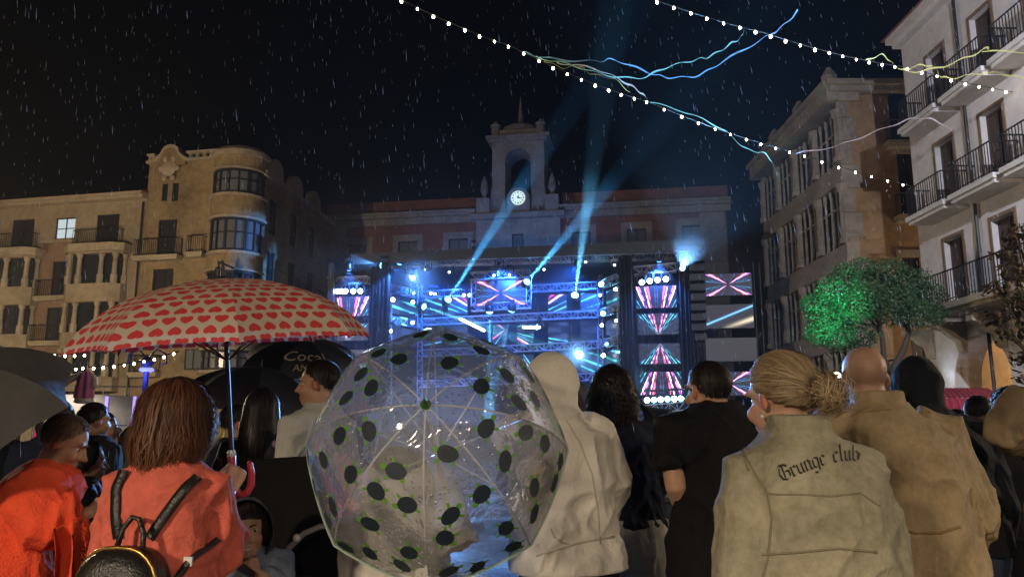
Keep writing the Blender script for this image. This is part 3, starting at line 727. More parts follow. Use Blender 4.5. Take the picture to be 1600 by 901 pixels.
tr(735, 432, 829, 427, 3.2, .45, 'top truss of the hanging screen frame'); tr(738, 481, 829, 476, 3.2, .4, 'bottom truss of the hanging screen frame')
truss(sp_(826, 434, 3.2), sp_(826, 474, 3.2), .3, 'right upright of the hanging screen frame', up=Vector((0,1,0))); truss(sp_(740, 438, 3.2), sp_(740, 478, 3.2), .3, 'left upright of the hanging screen frame', up=Vector((0,1,0)))
for k, (y0, y1) in enumerate(((402, 386), (412, 397), (408, 394))):
    tr(600, y0, 1088, y1, (.0, 1.6, 4.4)[k], .45, ('front roof truss along the stage edge', 'second roof truss inside the stage', 'rear roof truss inside the stage')[k])
for px_ in (938, 969, 656, 608): truss(sp_(px_, 445, 5.5 if px_ in (938, 656) else 2.5), sp_(px_, 640, 5.5 if px_ in (938, 656) else 2.5), .3, {938: 'right upright of the back truss wall', 969: 'outer upright of the right wing', 656: 'left upright of the back truss wall', 608: 'outer upright of the left wing'}[px_], up=Vector((0,1,0)))
# ---- screens
def screen_mat(name, cx, cy, aspect, kind, strength=2.2, base=(.02,.025,.04)):
    m, nt, b = newmat(name); tc = nt.nodes.new('ShaderNodeTexCoord'); sx = nt.nodes.new('ShaderNodeSeparateXYZ'); nt.links.new(tc.outputs['UV'], sx.inputs[0])
    u, v = (E(nt, sx.outputs[0])-cx)*aspect, E(nt, sx.outputs[1])-cy
    rr = (u*u+v*v).sqrt(); ang = (u.abs().atan2(v.abs()) if kind != 'wall' else u.abs().atan2(v.abs()))*(2/math.pi)
    cr = nn(nt, 'ShaderNodeValToRGB'); nt.links.new(ang.s, cr.inputs[0]); r_ = cr.color_ramp; r_.interpolation = 'LINEAR'
    K, PK, PU, CY, WH, BL = (0,0,0,1), (1,.08,.3,1), (.75,.12,1,1), (.05,.55,1,1), (1,.75,1,1), (.04,.12,.9,1)
    if kind == 'x': rays = [(.36,.006,BL),(.60,.022,PK),(.64,.026,WH),(.685,.02,PU),(.81,.006,(.02,.22,.5,1)),(.88,.006,(.02,.25,.6,1))]
    elif kind == 'v': rays = [(.02,.006,(.06,.06,.18,1)),(.125,.022,PK),(.155,.022,WH),(.235,.016,PU),(.262,.014,WH),(.345,.008,CY),(.40,.007,(.05,.7,.6,1)),(.47,.008,CY)]
    else: rays = [(.20,.008,BL),(.40,.009,CY),(.60,.022,PK),(.64,.02,WH),(.72,.008,CY),(.77,.008,CY),(.83,.008,(.05,.7,.6,1)),(.88,.008,CY)]
    st_ = [(0., K)]
    for c, wv, col in rays: st_ += [(c-wv, K), (c, col), (c+wv, K)]
    st_ = sorted(st_, key=lambda q: q[0]); st_ = st_[:31]
    while len(r_.elements) < len(st_): r_.elements.new(.5)
    for e, (p_, c_) in zip(r_.elements, st_): e.position = p_; e.color = c_
    # streaks break up along their length
    nz = nn(nt, 'ShaderNodeTexNoise', Scale=1.0, Detail=2); cb = nt.nodes.new('ShaderNodeCombineXYZ'); nt.links.new((rr*(2.2 if kind == 'wall' else 4.5)).s, cb.inputs[0]); nt.links.new((ang*14).s, cb.inputs[1]); nt.links.new(cb.outputs[0], nz.inputs['Vector'])
    g = ((E(nt, nz.outputs['Fac'])-.38)*6).max(.1).min(1.6)
    if kind == 'x': g = g*((rr-.06)*14).max(0).min(1)
    em = mixc(nt, 1.0, cr.outputs[0], base, 'ADD')
    nt.links.new(em, b.inputs['Emission Color']); nt.links.new((g*strength).s, b.inputs['Emission Strength'])
    b.inputs['Base Color'].default_value = (.02,.02,.025,1); b.inputs['Roughness'].default_value = .4
    m.cycles.emission_sampling = 'NONE'; return m
def screen(x0, y0, x1, y1, off, m, label, group='stage screens', uvf=None, off2=None):
    """an LED panel: cabinet > picture, at the real place of its corners"""
    o1 = off if off2 is None else off2
    c = [sp_(x0, y1[0], off), sp_(x1, y1[1], o1), sp_(x1, y0[1], o1), sp_(x0, y0[0], off)]
    zb, zt = (c[0].z+c[1].z)/2, (c[2].z+c[3].z)/2
    a, b_ = c[0], c[1]; d = (b_-a); d.z = 0; ln = d.length; rz = math.atan2(d.y, d.x)
    r_ = empty('led_screen', (a.x, a.y, zb), rz, label, 'screen', group); h = zt-zb
    MB().box(-.03, ln+.03, 0, .16, -.03, h+.03).build('cabinet', M['blackmetal'], r_)
    me = bpy.data.meshes.new('picture'); me.from_pydata([(0,-.012,0),(ln,-.012,0),(ln,-.012,h),(0,-.012,h)], [], [(0,1,2,3)]); uv = me.uv_layers.new()
    q = [(0,0),(1,0),(1,1),(0,1)] if uvf is None else [uvf(x0,y1[0]), uvf(x1,y1[1]), uvf(x1,y0[1]), uvf(x0,y0[0])]
    for i in range(4): uv.data[i].uv = q[i]
    link('picture', me, m, r_); return r_
sx = screen_mat('screen_burst', .5, .5, 2.0, 'x', 5.0, base=(.004,.004,.008)); sxc = screen_mat('screen_burst_hanging', .5, .5, 1.8, 'x', 4.6, base=(.012,.014,.02))
sv1 = screen_mat('screen_fan_up', .5, -1.3, 2.0, 'v', 5, base=(.003,.004,.008)); sv2 = screen_mat('screen_fan_meet', .5, -.08, 2.0, 'v', 4.4, base=(.008,.010,.018)); sv3 = screen_mat('screen_fan_part', .5, 1.02, 2.0, 'v', 4.4, base=(.008,.010,.018)); sv4 = screen_mat('screen_fan_down', .5, 2.2, 2.0, 'v', 5, base=(.004,.006,.011))
swl = screen_mat('screen_wall', 0, 0, 1.0, 'wall', 3.4, base=(.012,.02,.05))
screen(513, (465,463), 575, (494,493), 1.0, sv1, 'left tower screen with pink rays fanning upward')
screen(513, (507,505), 575, (532,531), 1.0, sv2, 'second screen of the left tower beside the heart umbrella')
screen(513, (548,546), 575, (576,575), 1.0, sv3, 'third screen of the left tower behind the black umbrellas')
screen(995, (451,443), 1057, (483,478), .4, sv1, 'topmost screen of the right tower with rays fanning upward')
screen(997, (493,487), 1061, (525,519), .4, sv2, 'second screen of the right tower with rays meeting below')
screen(999, (539,534), 1066, (570,566), .4, sv3, 'third screen of the right tower with rays parting downward')
screen(1001, (583,579), 1069, (618,614), .4, sv4, 'lowest screen of the right tower with wide falling rays')
screen(745, (440,437), 821, (478,475), 3.0, sxc, 'hanging centre screen with a pink cross burst')
uvw = lambda px, py: ((px-790)/60, (515-py)/60)
wl = [(857,885,460,488,'upper left panel'),(908,938,457,487,'upper right panel'),(770,792,507,538,'middle left panel'),(808,834,507,537,'middle centre panel'),(857,887,504,537,'middle right panel'),(908,940,502,535,'middle outer panel'),(857,887,552,582,'low centre panel'),(908,940,550,581,'low right panel'),(662,690,466,492,'upper far left panel'),(700,730,464,490,'upper inner left panel'),(662,690,512,540,'middle far left panel'),(700,730,510,538,'middle inner left panel'),(770,834,554,584,'low left panel')]
for x0, x1, y0, y1, nm in wl: screen(x0, (y0,y0), x1, (y1,y1), 6.2, swl, nm + ' of the back screen wall', 'back screen wall', uvw)
for y0, y1, nm in ((452,480,'upper'),(500,530,'middle'),(548,577,'low')): screen(948, (y0+3,y0-5), 968, (y1+2,y1-2), 5.2, swl, nm + ' angled side panel at the right of the screen wall', 'back screen wall', uvw, 3.4)
for y0, y1, nm in ((470,492,'upper'),(512,538,'low')): screen(612, (y0,y0+2), 650, (y1,y1+1), 3.2, swl, nm + ' angled side panel at the left of the screen wall', 'back screen wall', uvw, 5.6)
# right side screens on their own mast
def beam_mat():
    m, nt, b = newmat('screen_stage_view'); tc = nt.nodes.new('ShaderNodeTexCoord'); sx_ = nt.nodes.new('ShaderNodeSeparateXYZ'); nt.links.new(tc.outputs['UV'], sx_.inputs[0])
    u, v = E(nt, sx_.outputs[0]), E(nt, sx_.outputs[1]); d = (v-(u*.78+.16)).abs(); d2 = (v-(u*.62-.24)).abs()
    l1_ = (1-d*7).max(0).pow(2.5); core = (1-d*16).max(0); l2_ = (1-d2*5).max(0).pow(2)*(u-.3).max(0)*2.2
    c1 = mixc(nt, l1_, (.035,.035,.05), (.0,.28,1)); c2 = mixc(nt, core, c1, (.35,.9,1)); c3 = mixc(nt, l2_.min(1), c2, (1,.85,.6))
    nt.links.new(c3, b.inputs['Emission Color']); b.inputs['Emission Strength'].default_value = 1.1; b.inputs['Base Color'].default_value = (.02,.02,.02,1); m.cycles.emission_sampling = 'NONE'; return m
blank = glow('screen_blank', (.05,.048,.055), 1.0)
screen(1102, (430,425), 1175, (463,459), .2, sx, 'top right side screen with a pink cross burst', 'side screens')
screen(1104, (478,474), 1178, (514,510), .2, beam_mat(), 'right side screen showing a blue light beam', 'side screens')
screen(1104, (530,526), 1183, (565,562), .2, blank, 'dim blank right side screen', 'side screens')
screen(1106, (583,579), 1176, (619,615), .2, sx, 'lowest right side screen with a cross burst between two heads', 'side screens')
for px_ in (1094, 1187):
    x = ST.uv(px_, 520, .6)[0]; o = on_st('screen_mast', 'black scaffold mast at the %s of the side screens' % ('left' if px_ < 1100 else 'right'), 'mast', 'side screen masts')
    for dx in (-.16, .16):
        for dy in (.45, .8): MB().tube([(x+dx, dy, 0), (x+dx, dy, ST.uv(px_, 410, .6)[1])], .035, 6).build('tube', M['blackmetal'], o)
    mb = MB()
    for k in range(14): mb.tube([(x-.16, .45, .7*k), (x+.16, .45, .7*k+.5)], .02, 4)
    mb.build('brace', M['blackmetal'], o)
# line array hanging left of the side screens
o = on_st('speaker_array', 'tall black speaker array hanging beside the right tower', 'speaker'); xs_ = ST.uv(1090, 470, 0)[0]
for k in range(9): MB().prism([(-.3, -.2), (.3, -.24), (.3, .2), (-.3, .16)], xs_-.38, xs_+.42, 'x', Matrix.Translation((0, -.3+.012*k*k, ST.uv(1090, 405+k*15, 0)[1]))).build('cabinet', M['blackmetal'], o)
# ---- moving heads and lamps
def lamp_proto():
    r_ = empty('stage_lamp'); MB().box(-.16, .16, -.13, .13, -.62, -.5).build('base', M['blackmetal'], r_)
    mb = MB(); 
    for s in (-1, 1): mb.box(s*.19-.03, s*.19+.03, -.06, .06, -.5, .06)
    mb.build('yoke', M['blackmetal'], r_); return r_
CY_, BL_, WH_ = (.14, .6, 1), (.08, .22, 1), (.85, .95, 1)
lamp_i = 0
def stage_lamp(px, py, off, aim, col, power, label, size=.16, em=25, angle=12, group='stage lamps', beam=None):
    p = sp_(px, py, off); r_ = empty('stage_lamp', p, 0, label, 'stage lamp', group); q = (Vector(aim)-p).to_track_quat('-Z', 'Y')
    h = MB().lathe([(size*.75, .3), (size*1.1, .24), (size*1.2, 0), (size*1.15, -.12), (size*1.02, -.13)][::-1], 12, M=q.to_matrix().to_4x4()).build('head', M['blackmetal'], r_, True)
    key = 'lens_%d_%d_%d_%d' % (*[int(c*10) for c in col], em)
    MB().ell(q @ Vector((0, 0, -.13)), (size, size, size*.5), 12, 6, q.to_matrix().to_4x4()).build('lens', glow(key, col, em), h, True)
    MB().box(-.16, .16, -.1, .1, .42, .55).build('clamp', M['blackmetal'], r_)
    for s in (-1, 1): MB().box(s*.24-.025, s*.24+.025, -.05, .05, -.05, .42).build('yoke_arm', M['blackmetal'], r_)
    if power: spot('lamp_beam', q @ Vector((0, 0, -.19-size*.5)), q @ Vector((0, 0, -5)), power, col, angle, .35, .06, r_)
    return r_
AUD = lambda x, z=2: Vector((x, 5, z))
# beams that draw in the smoke
stage_lamp(699, 470, 2.2, sp_(762, 372, -2.0), (.08,.48,1), 480000, 'beam lamp shining steeply up to the right', .2, 30, 5)
stage_lamp(822, 442, 1.2, sp_(868, 388, -1.6), (.08,.48,1), 260000, 'beam lamp at the hanging frame shining up to the right', .2, 18, 6)
stage_lamp(898, 463, 2.6, sp_(909, 384, -1.6), (.16,.6,1), 480000, 'beam lamp shining straight up above the screen wall', .2, 40, 5)
stage_lamp(660, 478, 4.8, sp_(716, 497, 4.0), CY_, 200000, 'beam lamp shining down to the right across the truss', .2, 18, 6)
stage_lamp(765, 484, 3.0, sp_(765, 560, 3.2), CY_, 200000, 'left beam lamp under the hanging frame shining down', .2, 18, 8)
stage_lamp(800, 482, 3.0, sp_(782, 560, 4), CY_, 120000, 'right beam lamp under the hanging frame shining down', .2, 10, 8)
stage_lamp(843, 511, 4.6, sp_(800, 509, 4.4), CY_, 60000, 'beam lamp shining level to the left', .18, 20, 5)
stage_lamp(905, 554, 1.0, Vector((-.6, 2.8, 1.6)), (.22,.5,1), 45000, 'large blue white lamp low on the screen wall', .22, 40, 16)
stage_lamp(645, 434, .9, Vector((1.2, 3, 1.6)), (.15,.4,1), 40000, 'blue lamp high on the left aimed down at the front rows', .15, 20, 16)
for nm, a, b_, o1, o2 in (('white light bar sloping down to the right across the truss', (719,498), (756,516), 3.6, 2.6), ('short white light bar lying level under the hanging frame', (818,511), (843,511), 3.6, 3.4)):
    q0, q1 = sp_(*a, o1), sp_(*b_, o2); r_ = empty('light_bar', q0, 0, nm, 'light bar', 'light bars'); MB().tube([(0,0,0), q1-q0], .075, 8, round_ends=True).build('lit_tube', glow('bar_light', (.75,.92,1), 14), r_, True)
    MB().tube([Vector((0,.12,0)), q1-q0+Vector((0,.12,0))], .06, 6).build('bar_housing', M['blackmetal'], r_)
# washes
for px_, py_, off, tgt, pw, lab in ((668, 420, 1.0, sp_(690, 520, 6), 4000, 'blue wash lamp over the left of the stage'), (900, 412, 1.0, sp_(860, 520, 6), 4000, 'blue wash lamp over the right of the stage'), (780, 416, 1.0, sp_(790, 530, 6), 4000, 'blue wash lamp over the middle of the stage'), (625, 409, -.1, sp_(600, 520, 0), 3000, 'bright lamp under the left roof corner'), (1030, 404, -.6, sp_(1030, 520, 1.5), 2600, 'blue wash lamp over the right tower'), (545, 418, -.6, sp_(548, 520, 1.5), 2600, 'blue wash lamp over the left tower')):
    stage_lamp(px_, py_, off, tgt, (.02,.14,1) if pw > 3000 else (.05,.22,1), pw, lab, .13, 10, 95)
# lamps facing the crowd
LL = ['outer white lamp under the upper truss of the left wing', 'inner white lamp under the upper truss of the left wing', 'cyan lamp on the upper truss of the left wing', 'white lamp on the lower truss of the left wing', 'low outer white lamp of the left wing', 'large cyan lamp at the top corner of the right wing', 'white lamp at the outer top of the right wing', 'small white lamp just under the top corner of the right wing', 'large cyan lamp on the second truss of the right wing', 'white lamp at the outer middle of the right wing', 'white lamp under the second truss of the right wing', 'cyan lamp on the third truss of the right wing', 'white lamp under the third truss of the right wing', 'cyan lamp at the outer foot of the right wing', 'left lamp of the close pair beside the hanging frame', 'right lamp of the close pair beside the hanging frame', 'left lamp of the close pair on the upper back truss', 'right lamp of the close pair on the upper back truss']
NTH = ['first', 'second', 'third', 'fourth', 'fifth', 'sixth', 'seventh', 'eighth']
for px_, py_, off, c, em, sz in ((614,468,2.4,WH_,30,.24),(645,472,2.6,WH_,26,.22),(646,458,2.6,CY_,20,.16),(645,504,2.6,WH_,22,.2),(611,517,2.4,WH_,22,.18),(940,444,4.8,CY_,40,.32),(962,452,2.6,WH_,22,.2),(938,461,4.8,WH_,14,.16),(942,490,4.8,CY_,36,.3),(963,501,2.6,WH_,16,.17),(940,508,4.8,WH_,18,.2),(948,538,4.4,CY_,24,.22),(943,555,4.6,WH_,22,.24),(966,550,2.6,CY_,16,.18),(725,461,5.2,WH_,20,.17),(733,461,5.2,WH_,20,.17),(673,458,5.2,WH_,22,.17),(680,459,5.2,WH_,18,.15)):
    lamp_i += 1; stage_lamp(px_, py_, off, AUD(random.uniform(-4, 6), random.uniform(2, 6)), c, 0, LL[lamp_i-1], sz*.52, em)
for i, px_ in enumerate((528, 534, 540, 552, 563)): stage_lamp(px_, 455-.1*i, 1.0, AUD(-6+i), WH_, 0, NTH[i]+' round lamp from the left over the left tower screen', .15, 20, group='lamps over the left tower screen')
for i, (px_, py_) in enumerate(((1003, 441), (1015, 439), (1027, 437), (1040, 436))): stage_lamp(px_, py_, .4, AUD(2+i), WH_, 0, NTH[i]+' round lamp from the left over the right tower screen', .15, 18, group='lamps over the right tower screen')
for i in range(6): stage_lamp(1011+i*10.5, 625-.6*i, .2, AUD(2+i), WH_ if i % 2 == 0 else CY_, 0, NTH[i]+' foot lamp from the left under the right tower screens', .15, 18, group='foot lamps under the right tower')
for i, (px_, py_) in enumerate(((640,432),(665,421),(702,425),(772,430),(796,429),(850,421),(915,409),(960,414))): stage_lamp(px_, py_, 1.8, AUD(i-4), WH_, 0, NTH[i]+' tiny lamp from the left under the stage roof', .07, 8, group='tiny lamps under the stage roof')
# beams that leave the stage: over the crowd, into the rain, onto the streamers
stage_lamp(1066, 420, -.6, Vector((6.2, 20, 10.6)), (.2,.5,1), 60000, 'blue beam lamp above the right tower aimed over the crowd', .14, 12, 22)
stage_lamp(600, 415, -.6, Vector((-14, 46, 11.5)), (.1,.35,1), 4000, 'blue beam lamp on the left roof corner', .18, 20, 40)
gfl = Vector((9.4, 19.8, 0))
o = empty('added_green_floodlight', (gfl.x, gfl.y, 0), 0, 'unseen green floodlight on a short pole added to light the round tree', 'floodlight')  # added lamp hidden by the crowd, turns the tree green
MB().tube([(0,0,0), (0,0,1.5)], .04, 6).build('pole', M['blackmetal'], o); MB().box(-.16, .16, -.12, .12, 1.5, 1.7).build('housing', M['blackmetal'], o); MB().box(-.13, .13, -.1, .1, 1.701, 1.715).build('lens', glow('green_lens', (.1,1,.45), 6), o)
spot('flood_beam', (0, 0, 1.8), P(1292, 478, 24.4)-Vector((gfl.x, gfl.y, 0)), 6500, (.06,1,.5), 30, .9, .1, o)
for px_, tx, nm in ((740, 770, 'left'), (880, 850, 'right')): stage_lamp(px_, 388, 6.5, TH.pt(TH.uv(tx, 330)[0], 0, TH.uv(tx, 330)[1]), (.08,.3,1), 450, 'added blue lamp on the %s of the stage roof tinting the town hall' % nm, .12, 8, 110)  # added pair, stands in for stage light spilling onto the facade
# performer booth
o = on_st('performer_booth', 'dark raised booth under the lowest truss', 'booth'); bx0, bx1 = ST.uv(872, 610, 4)[0], ST.uv(925, 610, 4)[0]
zb_ = ST.uv(896, 606, 4)[1]
MB().box(bx0, bx1, 3.9, 4.6, z_d, zb_).build('desk', M['blackmetal'], o); MB().box(bx0-.3, bx1+.3, 4.3, 6, z_d, zb_-1.05).build('riser', M['blackmetal'], o)
# ---- stage smoke
mb = MB(); mb.box(-12.6, 15.0, 36.5, 52.3, .15, 21)
m = bpy.data.materials.new('stage_smoke'); m.use_nodes = True; nt = m.node_tree; nt.nodes.clear()
out = nt.nodes.new('ShaderNodeOutputMaterial'); pv = nt.nodes.new('ShaderNodeVolumePrincipled'); nt.links.new(pv.outputs[0], out.inputs['Volume'])
pv.inputs['Color'].default_value = (.85, .92, 1, 1); pv.inputs['Anisotropy'].default_value = .2
# thins out upwards and towards the open square
tc = nt.nodes.new('ShaderNodeTexCoord'); sx_ = nt.nodes.new('ShaderNodeSeparateXYZ'); nt.links.new(tc.outputs['Object'], sx_.inputs[0])
fz = ((19-E(nt, sx_.outputs[2]))*(1/9)).max(0).min(1); fy = ((E(nt, sx_.outputs[1])-36.5)*.25).max(0).min(1)
n1 = nn(nt, 'ShaderNodeTexNoise', Scale=.22, Detail=1); nt.links.new(tc.outputs['Object'], n1.inputs['Vector'])
nt.links.new((fz*fz*fy*((E(nt, n1.outputs['Fac'])-.3)*2.5).max(.15)*.026).s, pv.inputs['Density'])
tag(mb.build('stage_smoke', m), 'thin blue lit smoke hanging round the stage', 'smoke', kind='stuff')
cy.volume_step_rate = 2.0
# ================================================================== string lights over the square
bulb_me = MB().lathe([(.006, -.115), (.03, -.1), (.042, -.07), (.036, -.035), (.018, -.01), (.016, 0)], 8).mesh('bulb', True)
bulb_me.materials.append(glow('bulb_light', (1, .86, .62), 26))
sock_me = MB().lathe([(.02, -.012), (.022, .03), (.012, .045)], 6).mesh('socket'); sock_me.materials.append(M['blackmetal'])
cable_m = mat('cable_rubber', (.03, .03, .03), .6)
def string_light(name, pts, n, label, sag=.25, bulb_s=1.0, seed=1):
    pts = [Vector(p) for p in pts]; r_ = empty(name, pts[0], 0, label, 'string lights', 'strings of bulbs over the square')
    rs = random.Random(seed)
    def at(t):
        q = t*(len(pts)-1); i = min(int(q), len(pts)-2); f = q-i; p = pts[i].lerp(pts[i+1], f); p = p+Vector((0, 0, -sag*4*f*(1-f))); return p-pts[0]
    MB().tube([at(k/80) for k in range(81)], .011, 5).build('cable', cable_m, r_)
    for k in range(n):
        p = at((k+.5)/n); o = link('bulb', bulb_me, None, r_); o.location = p; o.scale = [bulb_s*rs.uniform(.8, 1.1)]*3; o.rotation_euler = (rs.uniform(-.25,.25), rs.uniform(-.25,.25), 0)
        s = link('socket', sock_me, None, o)
    return at, pts[0]
atA, pA = string_light('string_light', [P(560, -36, 17), P(800, 73, 19.3), P(1010, 158, 22), P(1250, 240, 25.6), P(1490, 304, 29.0)], 39, 'longest bulb string crossing from top centre to the right houses', .12, .78)
atB, pB = string_light('string_light', [P(930, -36, 16.5), P(1200, 53, 18), P(1420, 106, 20.3), P(1640, 152, 23.0)], 31, 'upper bulb string reaching the white house from the top edge', .1, .75, 5)
string_light('string_light', [P(-30, 540, 13), P(30, 546, 13), P(140, 552, 13.5)], 14, 'upper short bulb string above the white kiosk', .04, .42, 2)
string_light('string_light', [P(30, 566, 12), P(130, 573, 12.2), P(280, 548, 12.6)], 19, 'lower short bulb string behind the heart umbrella', .06, .42, 3)
# paper streamers caught on the strings
def streamer_mat(name, c): 
    m = mat(name, c, .55, var=.1); nt = m.node_tree; b = nt.nodes['Principled BSDF']; tl = nt.nodes.new('ShaderNodeBsdfTranslucent'); tl.inputs[0].default_value = (*c, 1); mx = nt.nodes.new('ShaderNodeMixShader'); mx.inputs[0].default_value = .5
    nt.links.new(b.outputs[0], mx.inputs[1]); nt.links.new(tl.outputs[0], mx.inputs[2]); nt.links.new(mx.outputs[0], nt.nodes['Material Output'].inputs[0]); return m
def streamer(px, c, label, wd=.035, seed=0):
    pts = [P(*p) for p in px]; n = 14; fine = []
    for i in range(len(pts)-1):
        p0, p1, p2, p3 = pts[max(i-1,0)], pts[i], pts[i+1], pts[min(i+2, len(pts)-1)]
        for k in range(n):
            t = k/n; fine.append(.5*((2*p1)+(p2-p0)*t+(2*p0-5*p1+4*p2-p3)*t*t+(3*p1-p0-3*p2+p3)*t**3))
    fine.append(pts[-1]); mb = MB(); o0 = fine[0].copy(); a, b_ = [], []
    for i, p in enumerate(fine):
        ph = i*.16+seed; u = Vector((.35*math.sin(ph), .5*math.cos(ph), 1)).normalized()*wd*(.7+.3*math.sin(i*.37+seed)); p = p+Vector((0,0,.03*math.sin(i*.5+seed)))
        a.append(p-o0-u/2); b_.append(p-o0+u/2)
    mb.rings([a, b_], False, False); o = mb.build('paper_streamer', c, None, True); o.location = o0
    return tag(o, label, 'streamer', 'paper streamers caught on the strings')
cw_, cb_, cg_, cy_, cp_ = (streamer_mat('paper_white', (.85,.88,.85)), streamer_mat('paper_blue', (.35,.62,.85)), streamer_mat('paper_green', (.45,.8,.6)), streamer_mat('paper_yellow', (.8,.8,.3)), streamer_mat('paper_pink', (.85,.7,.78)))
D_ = 19.6
streamer([(818,82,D_),(862,92,D_),(930,96,D_),(960,94,D_),(1012,113,D_),(1045,121,D_),(1090,118,D_),(1130,96,D_-.4),(1190,62,D_-.8),(1222,42,D_-1),(1247,17,D_-1.1)], cb_, 'long blue streamer curling up to the right of the long string', .05, 1)
streamer([(838,90,D_),(890,101,D_),(945,117,D_+.2),(1000,122,D_+.2),(1040,106,D_),(1085,94,D_-.3),(1110,88,D_-.4),(1140,70,D_-.6),(1158,58,D_-.7),(1163,44,D_-.8)], cg_, 'pale green streamer crossing the blue one', .05, 2)
streamer([(870,98,D_+.3),(930,108,D_+.5),(975,128,D_+.9),(1000,144,D_+1.4),(1014,158,D_+1.6)], cw_, 'short white streamer falling onto the long string', .06, 3)
streamer([(850,95,20),(880,106,20.3),(905,104,20.6),(925,116,21),(960,124,21.4),(985,146,21.8)], cy_, 'small yellow looping streamer at the upper string end', .03, 4)
streamer([(1010,158,22),(1075,177,23),(1130,203,23.7),(1165,232,24),(1195,240,24.3),(1208,258,24.3),(1219,281,24.3)], cg_, 'green streamer hanging under the long string', .04, 5)
streamer([(1244,240,25.4),(1310,227,25),(1370,205,24),(1425,186,23),(1460,188,22.6),(1490,208,22.6),(1505,236,22.8)], cp_, 'pink white streamer arching against the white house', .05, 6)
streamer([(1352,96,19.6),(1378,86,19.6),(1395,100,19.9),(1420,112,20.2),(1470,105,20.3),(1520,86,20.3),(1545,75,20.2),(1538,80,20.2),(1620,82,20.8)], cy_, 'yellow streamer looping over the upper string', .05, 7)
streamer([(1410,110,20.3),(1440,102,20.3),(1462,106,20.4),(1468,118,20.5),(1490,122,20.7),(1540,114,20.8),(1580,118,21),(1620,130,21.3)], cy_, 'pale yellow streamer trailing right under the upper string', .045, 8)

# ================================================================== trees
def leaf_mat(name, c, c2):
    m, nt, b = newmat(name); at_ = nn(nt, 'ShaderNodeAttribute', attribute_name='tint')
    nt.links.new(mixc(nt, E(nt, at_.outputs['Fac']), c, c2), b.inputs['Base Color']); b.inputs['Roughness'].default_value = .42
    b.inputs['Subsurface Weight'].default_value = 0; return m
def leaves(clumps, n, size, seed, mt, name='crown', parent=None, org=Vector((0,0,0)), shell=.5):
    rng = np.random.default_rng(seed); V = []; F = []; T = []
    wts = np.array([c[1][0]*c[1][1]*c[1][2] for c in clumps])**.75; wts /= wts.sum()
    idx = rng.choice(len(clumps), n, p=wts)
    for i in idx:
        c, r_ = clumps[i]
        d = rng.normal(size=3); d /= np.linalg.norm(d); rad = rng.uniform(shell, 1.04)**.7
        p = np.array(c)+d*rad*np.array(r_)*(1+.12*math.sin(7*d[0]+3*d[2])*math.cos(6*d[1]))
        nrm = d*.7+rng.normal(size=3)*.6; nrm[2] += .35; nrm /= np.linalg.norm(nrm); t = np.cross(nrm, rng.normal(size=3)); t /= np.linalg.norm(t)+1e-9; s = np.cross(nrm, t)
        L, W = size*rng.uniform(.7, 1.35), size*rng.uniform(.42, .62); k = len(V); mid = nrm*L*.08
        V += [p-t*L*.5, p+s*W*.5-mid, p+t*L*.5-nrm*L*.12, p-s*W*.5-mid, p+t*0]
        F += [(k, k+1, k+4), (k+1, k+2, k+4), (k+2, k+3, k+4), (k+3, k, k+4)]; T += [rng.random()]*5
    V = np.array(V)-np.array(org); me = bpy.data.meshes.new(name); me.from_pydata(V.tolist(), [], F); a = me.attributes.new('tint', 'FLOAT', 'POINT'); a.data.foreach_set('value', np.array(T, dtype=np.float32)); me.update()
    return link(name, me, mt, parent)
bark = mat('bark', (.07, .055, .04), .9, bump=.5, bscale=25, stretch=(1,1,.3))
dT = 25.0; base = P(1392, 700, dT); base.z = 0
t1 = empty('round_tree', base, 0, 'round clipped evergreen tree lit green, beside the white house', 'tree')
def loc(px, py, d): return P(px, py, d)-base
MB().tube([(0,0,0), loc(1392,610,dT), loc(1396,575,dT), loc(1412,545,dT), loc(1420,520,dT), loc(1412,490,dT)], [.16,.13,.12,.1,.085,.05], 8).build('trunk', bark, t1, True)
MB().tube([loc(1394,585,dT), loc(1381,560,dT), loc(1379,530,dT), loc(1374,505,dT), loc(1350,480,dT)], [.1,.09,.08,.07,.04], 8).build('limb', bark, t1, True)
for a, b_ in (((1379,525),(1330,470)), ((1414,500),(1450,460)), ((1376,510),(1310,500)), ((1415,510),(1370,440))): MB().tube([loc(*a, dT), loc((a[0]+b_[0])/2+5, (a[1]+b_[1])/2, dT+.3), loc(*b_, dT+.1)], [.06,.045,.02], 6).build('limb', bark, t1, True)
cl = []
for px_, py_, rx, rz_, dy in ((1288,500,.62,.55,0),(1300,455,.55,.5,-.2),(1320,430,.5,.4,.1),(1345,420,.5,.4,.3),(1385,425,.7,.45,.2),(1425,440,.65,.5,0),(1450,465,.55,.55,.2),(1463,490,.35,.35,.1),(1345,470,.8,.7,-.5),(1395,475,.9,.7,-.3),(1430,490,.6,.5,-.4),(1310,530,.65,.42,0),(1345,525,.55,.45,.1),(1275,520,.4,.42,0),(1268,475,.35,.4,.2),(1360,450,.9,.6,.8),(1415,470,.8,.6,.9),(1310,490,.7,.6,.8)): cl.append((tuple(loc(px_, py_, dT+dy)), (rx, max(rx,.6), rz_)))
leaves(cl, 26000, .085, 2, leaf_mat('evergreen_leaf', (.03,.075,.028), (.06,.13,.05)), 'crown', t1)
dM = 12.0; b2 = P(1668, 700, dM); b2.z = 0
t2 = empty('magnolia_tree', b2, 0, 'loose leaved tree with brownish leaves at the right edge', 'tree')
MB().tube([(0,0,0), (0.03,0,1.2), (-.1,.0,2.2), (-.12,.05,3.6)], [.12,.1,.08,.03], 8).build('trunk', bark, t2, True)
cl = []
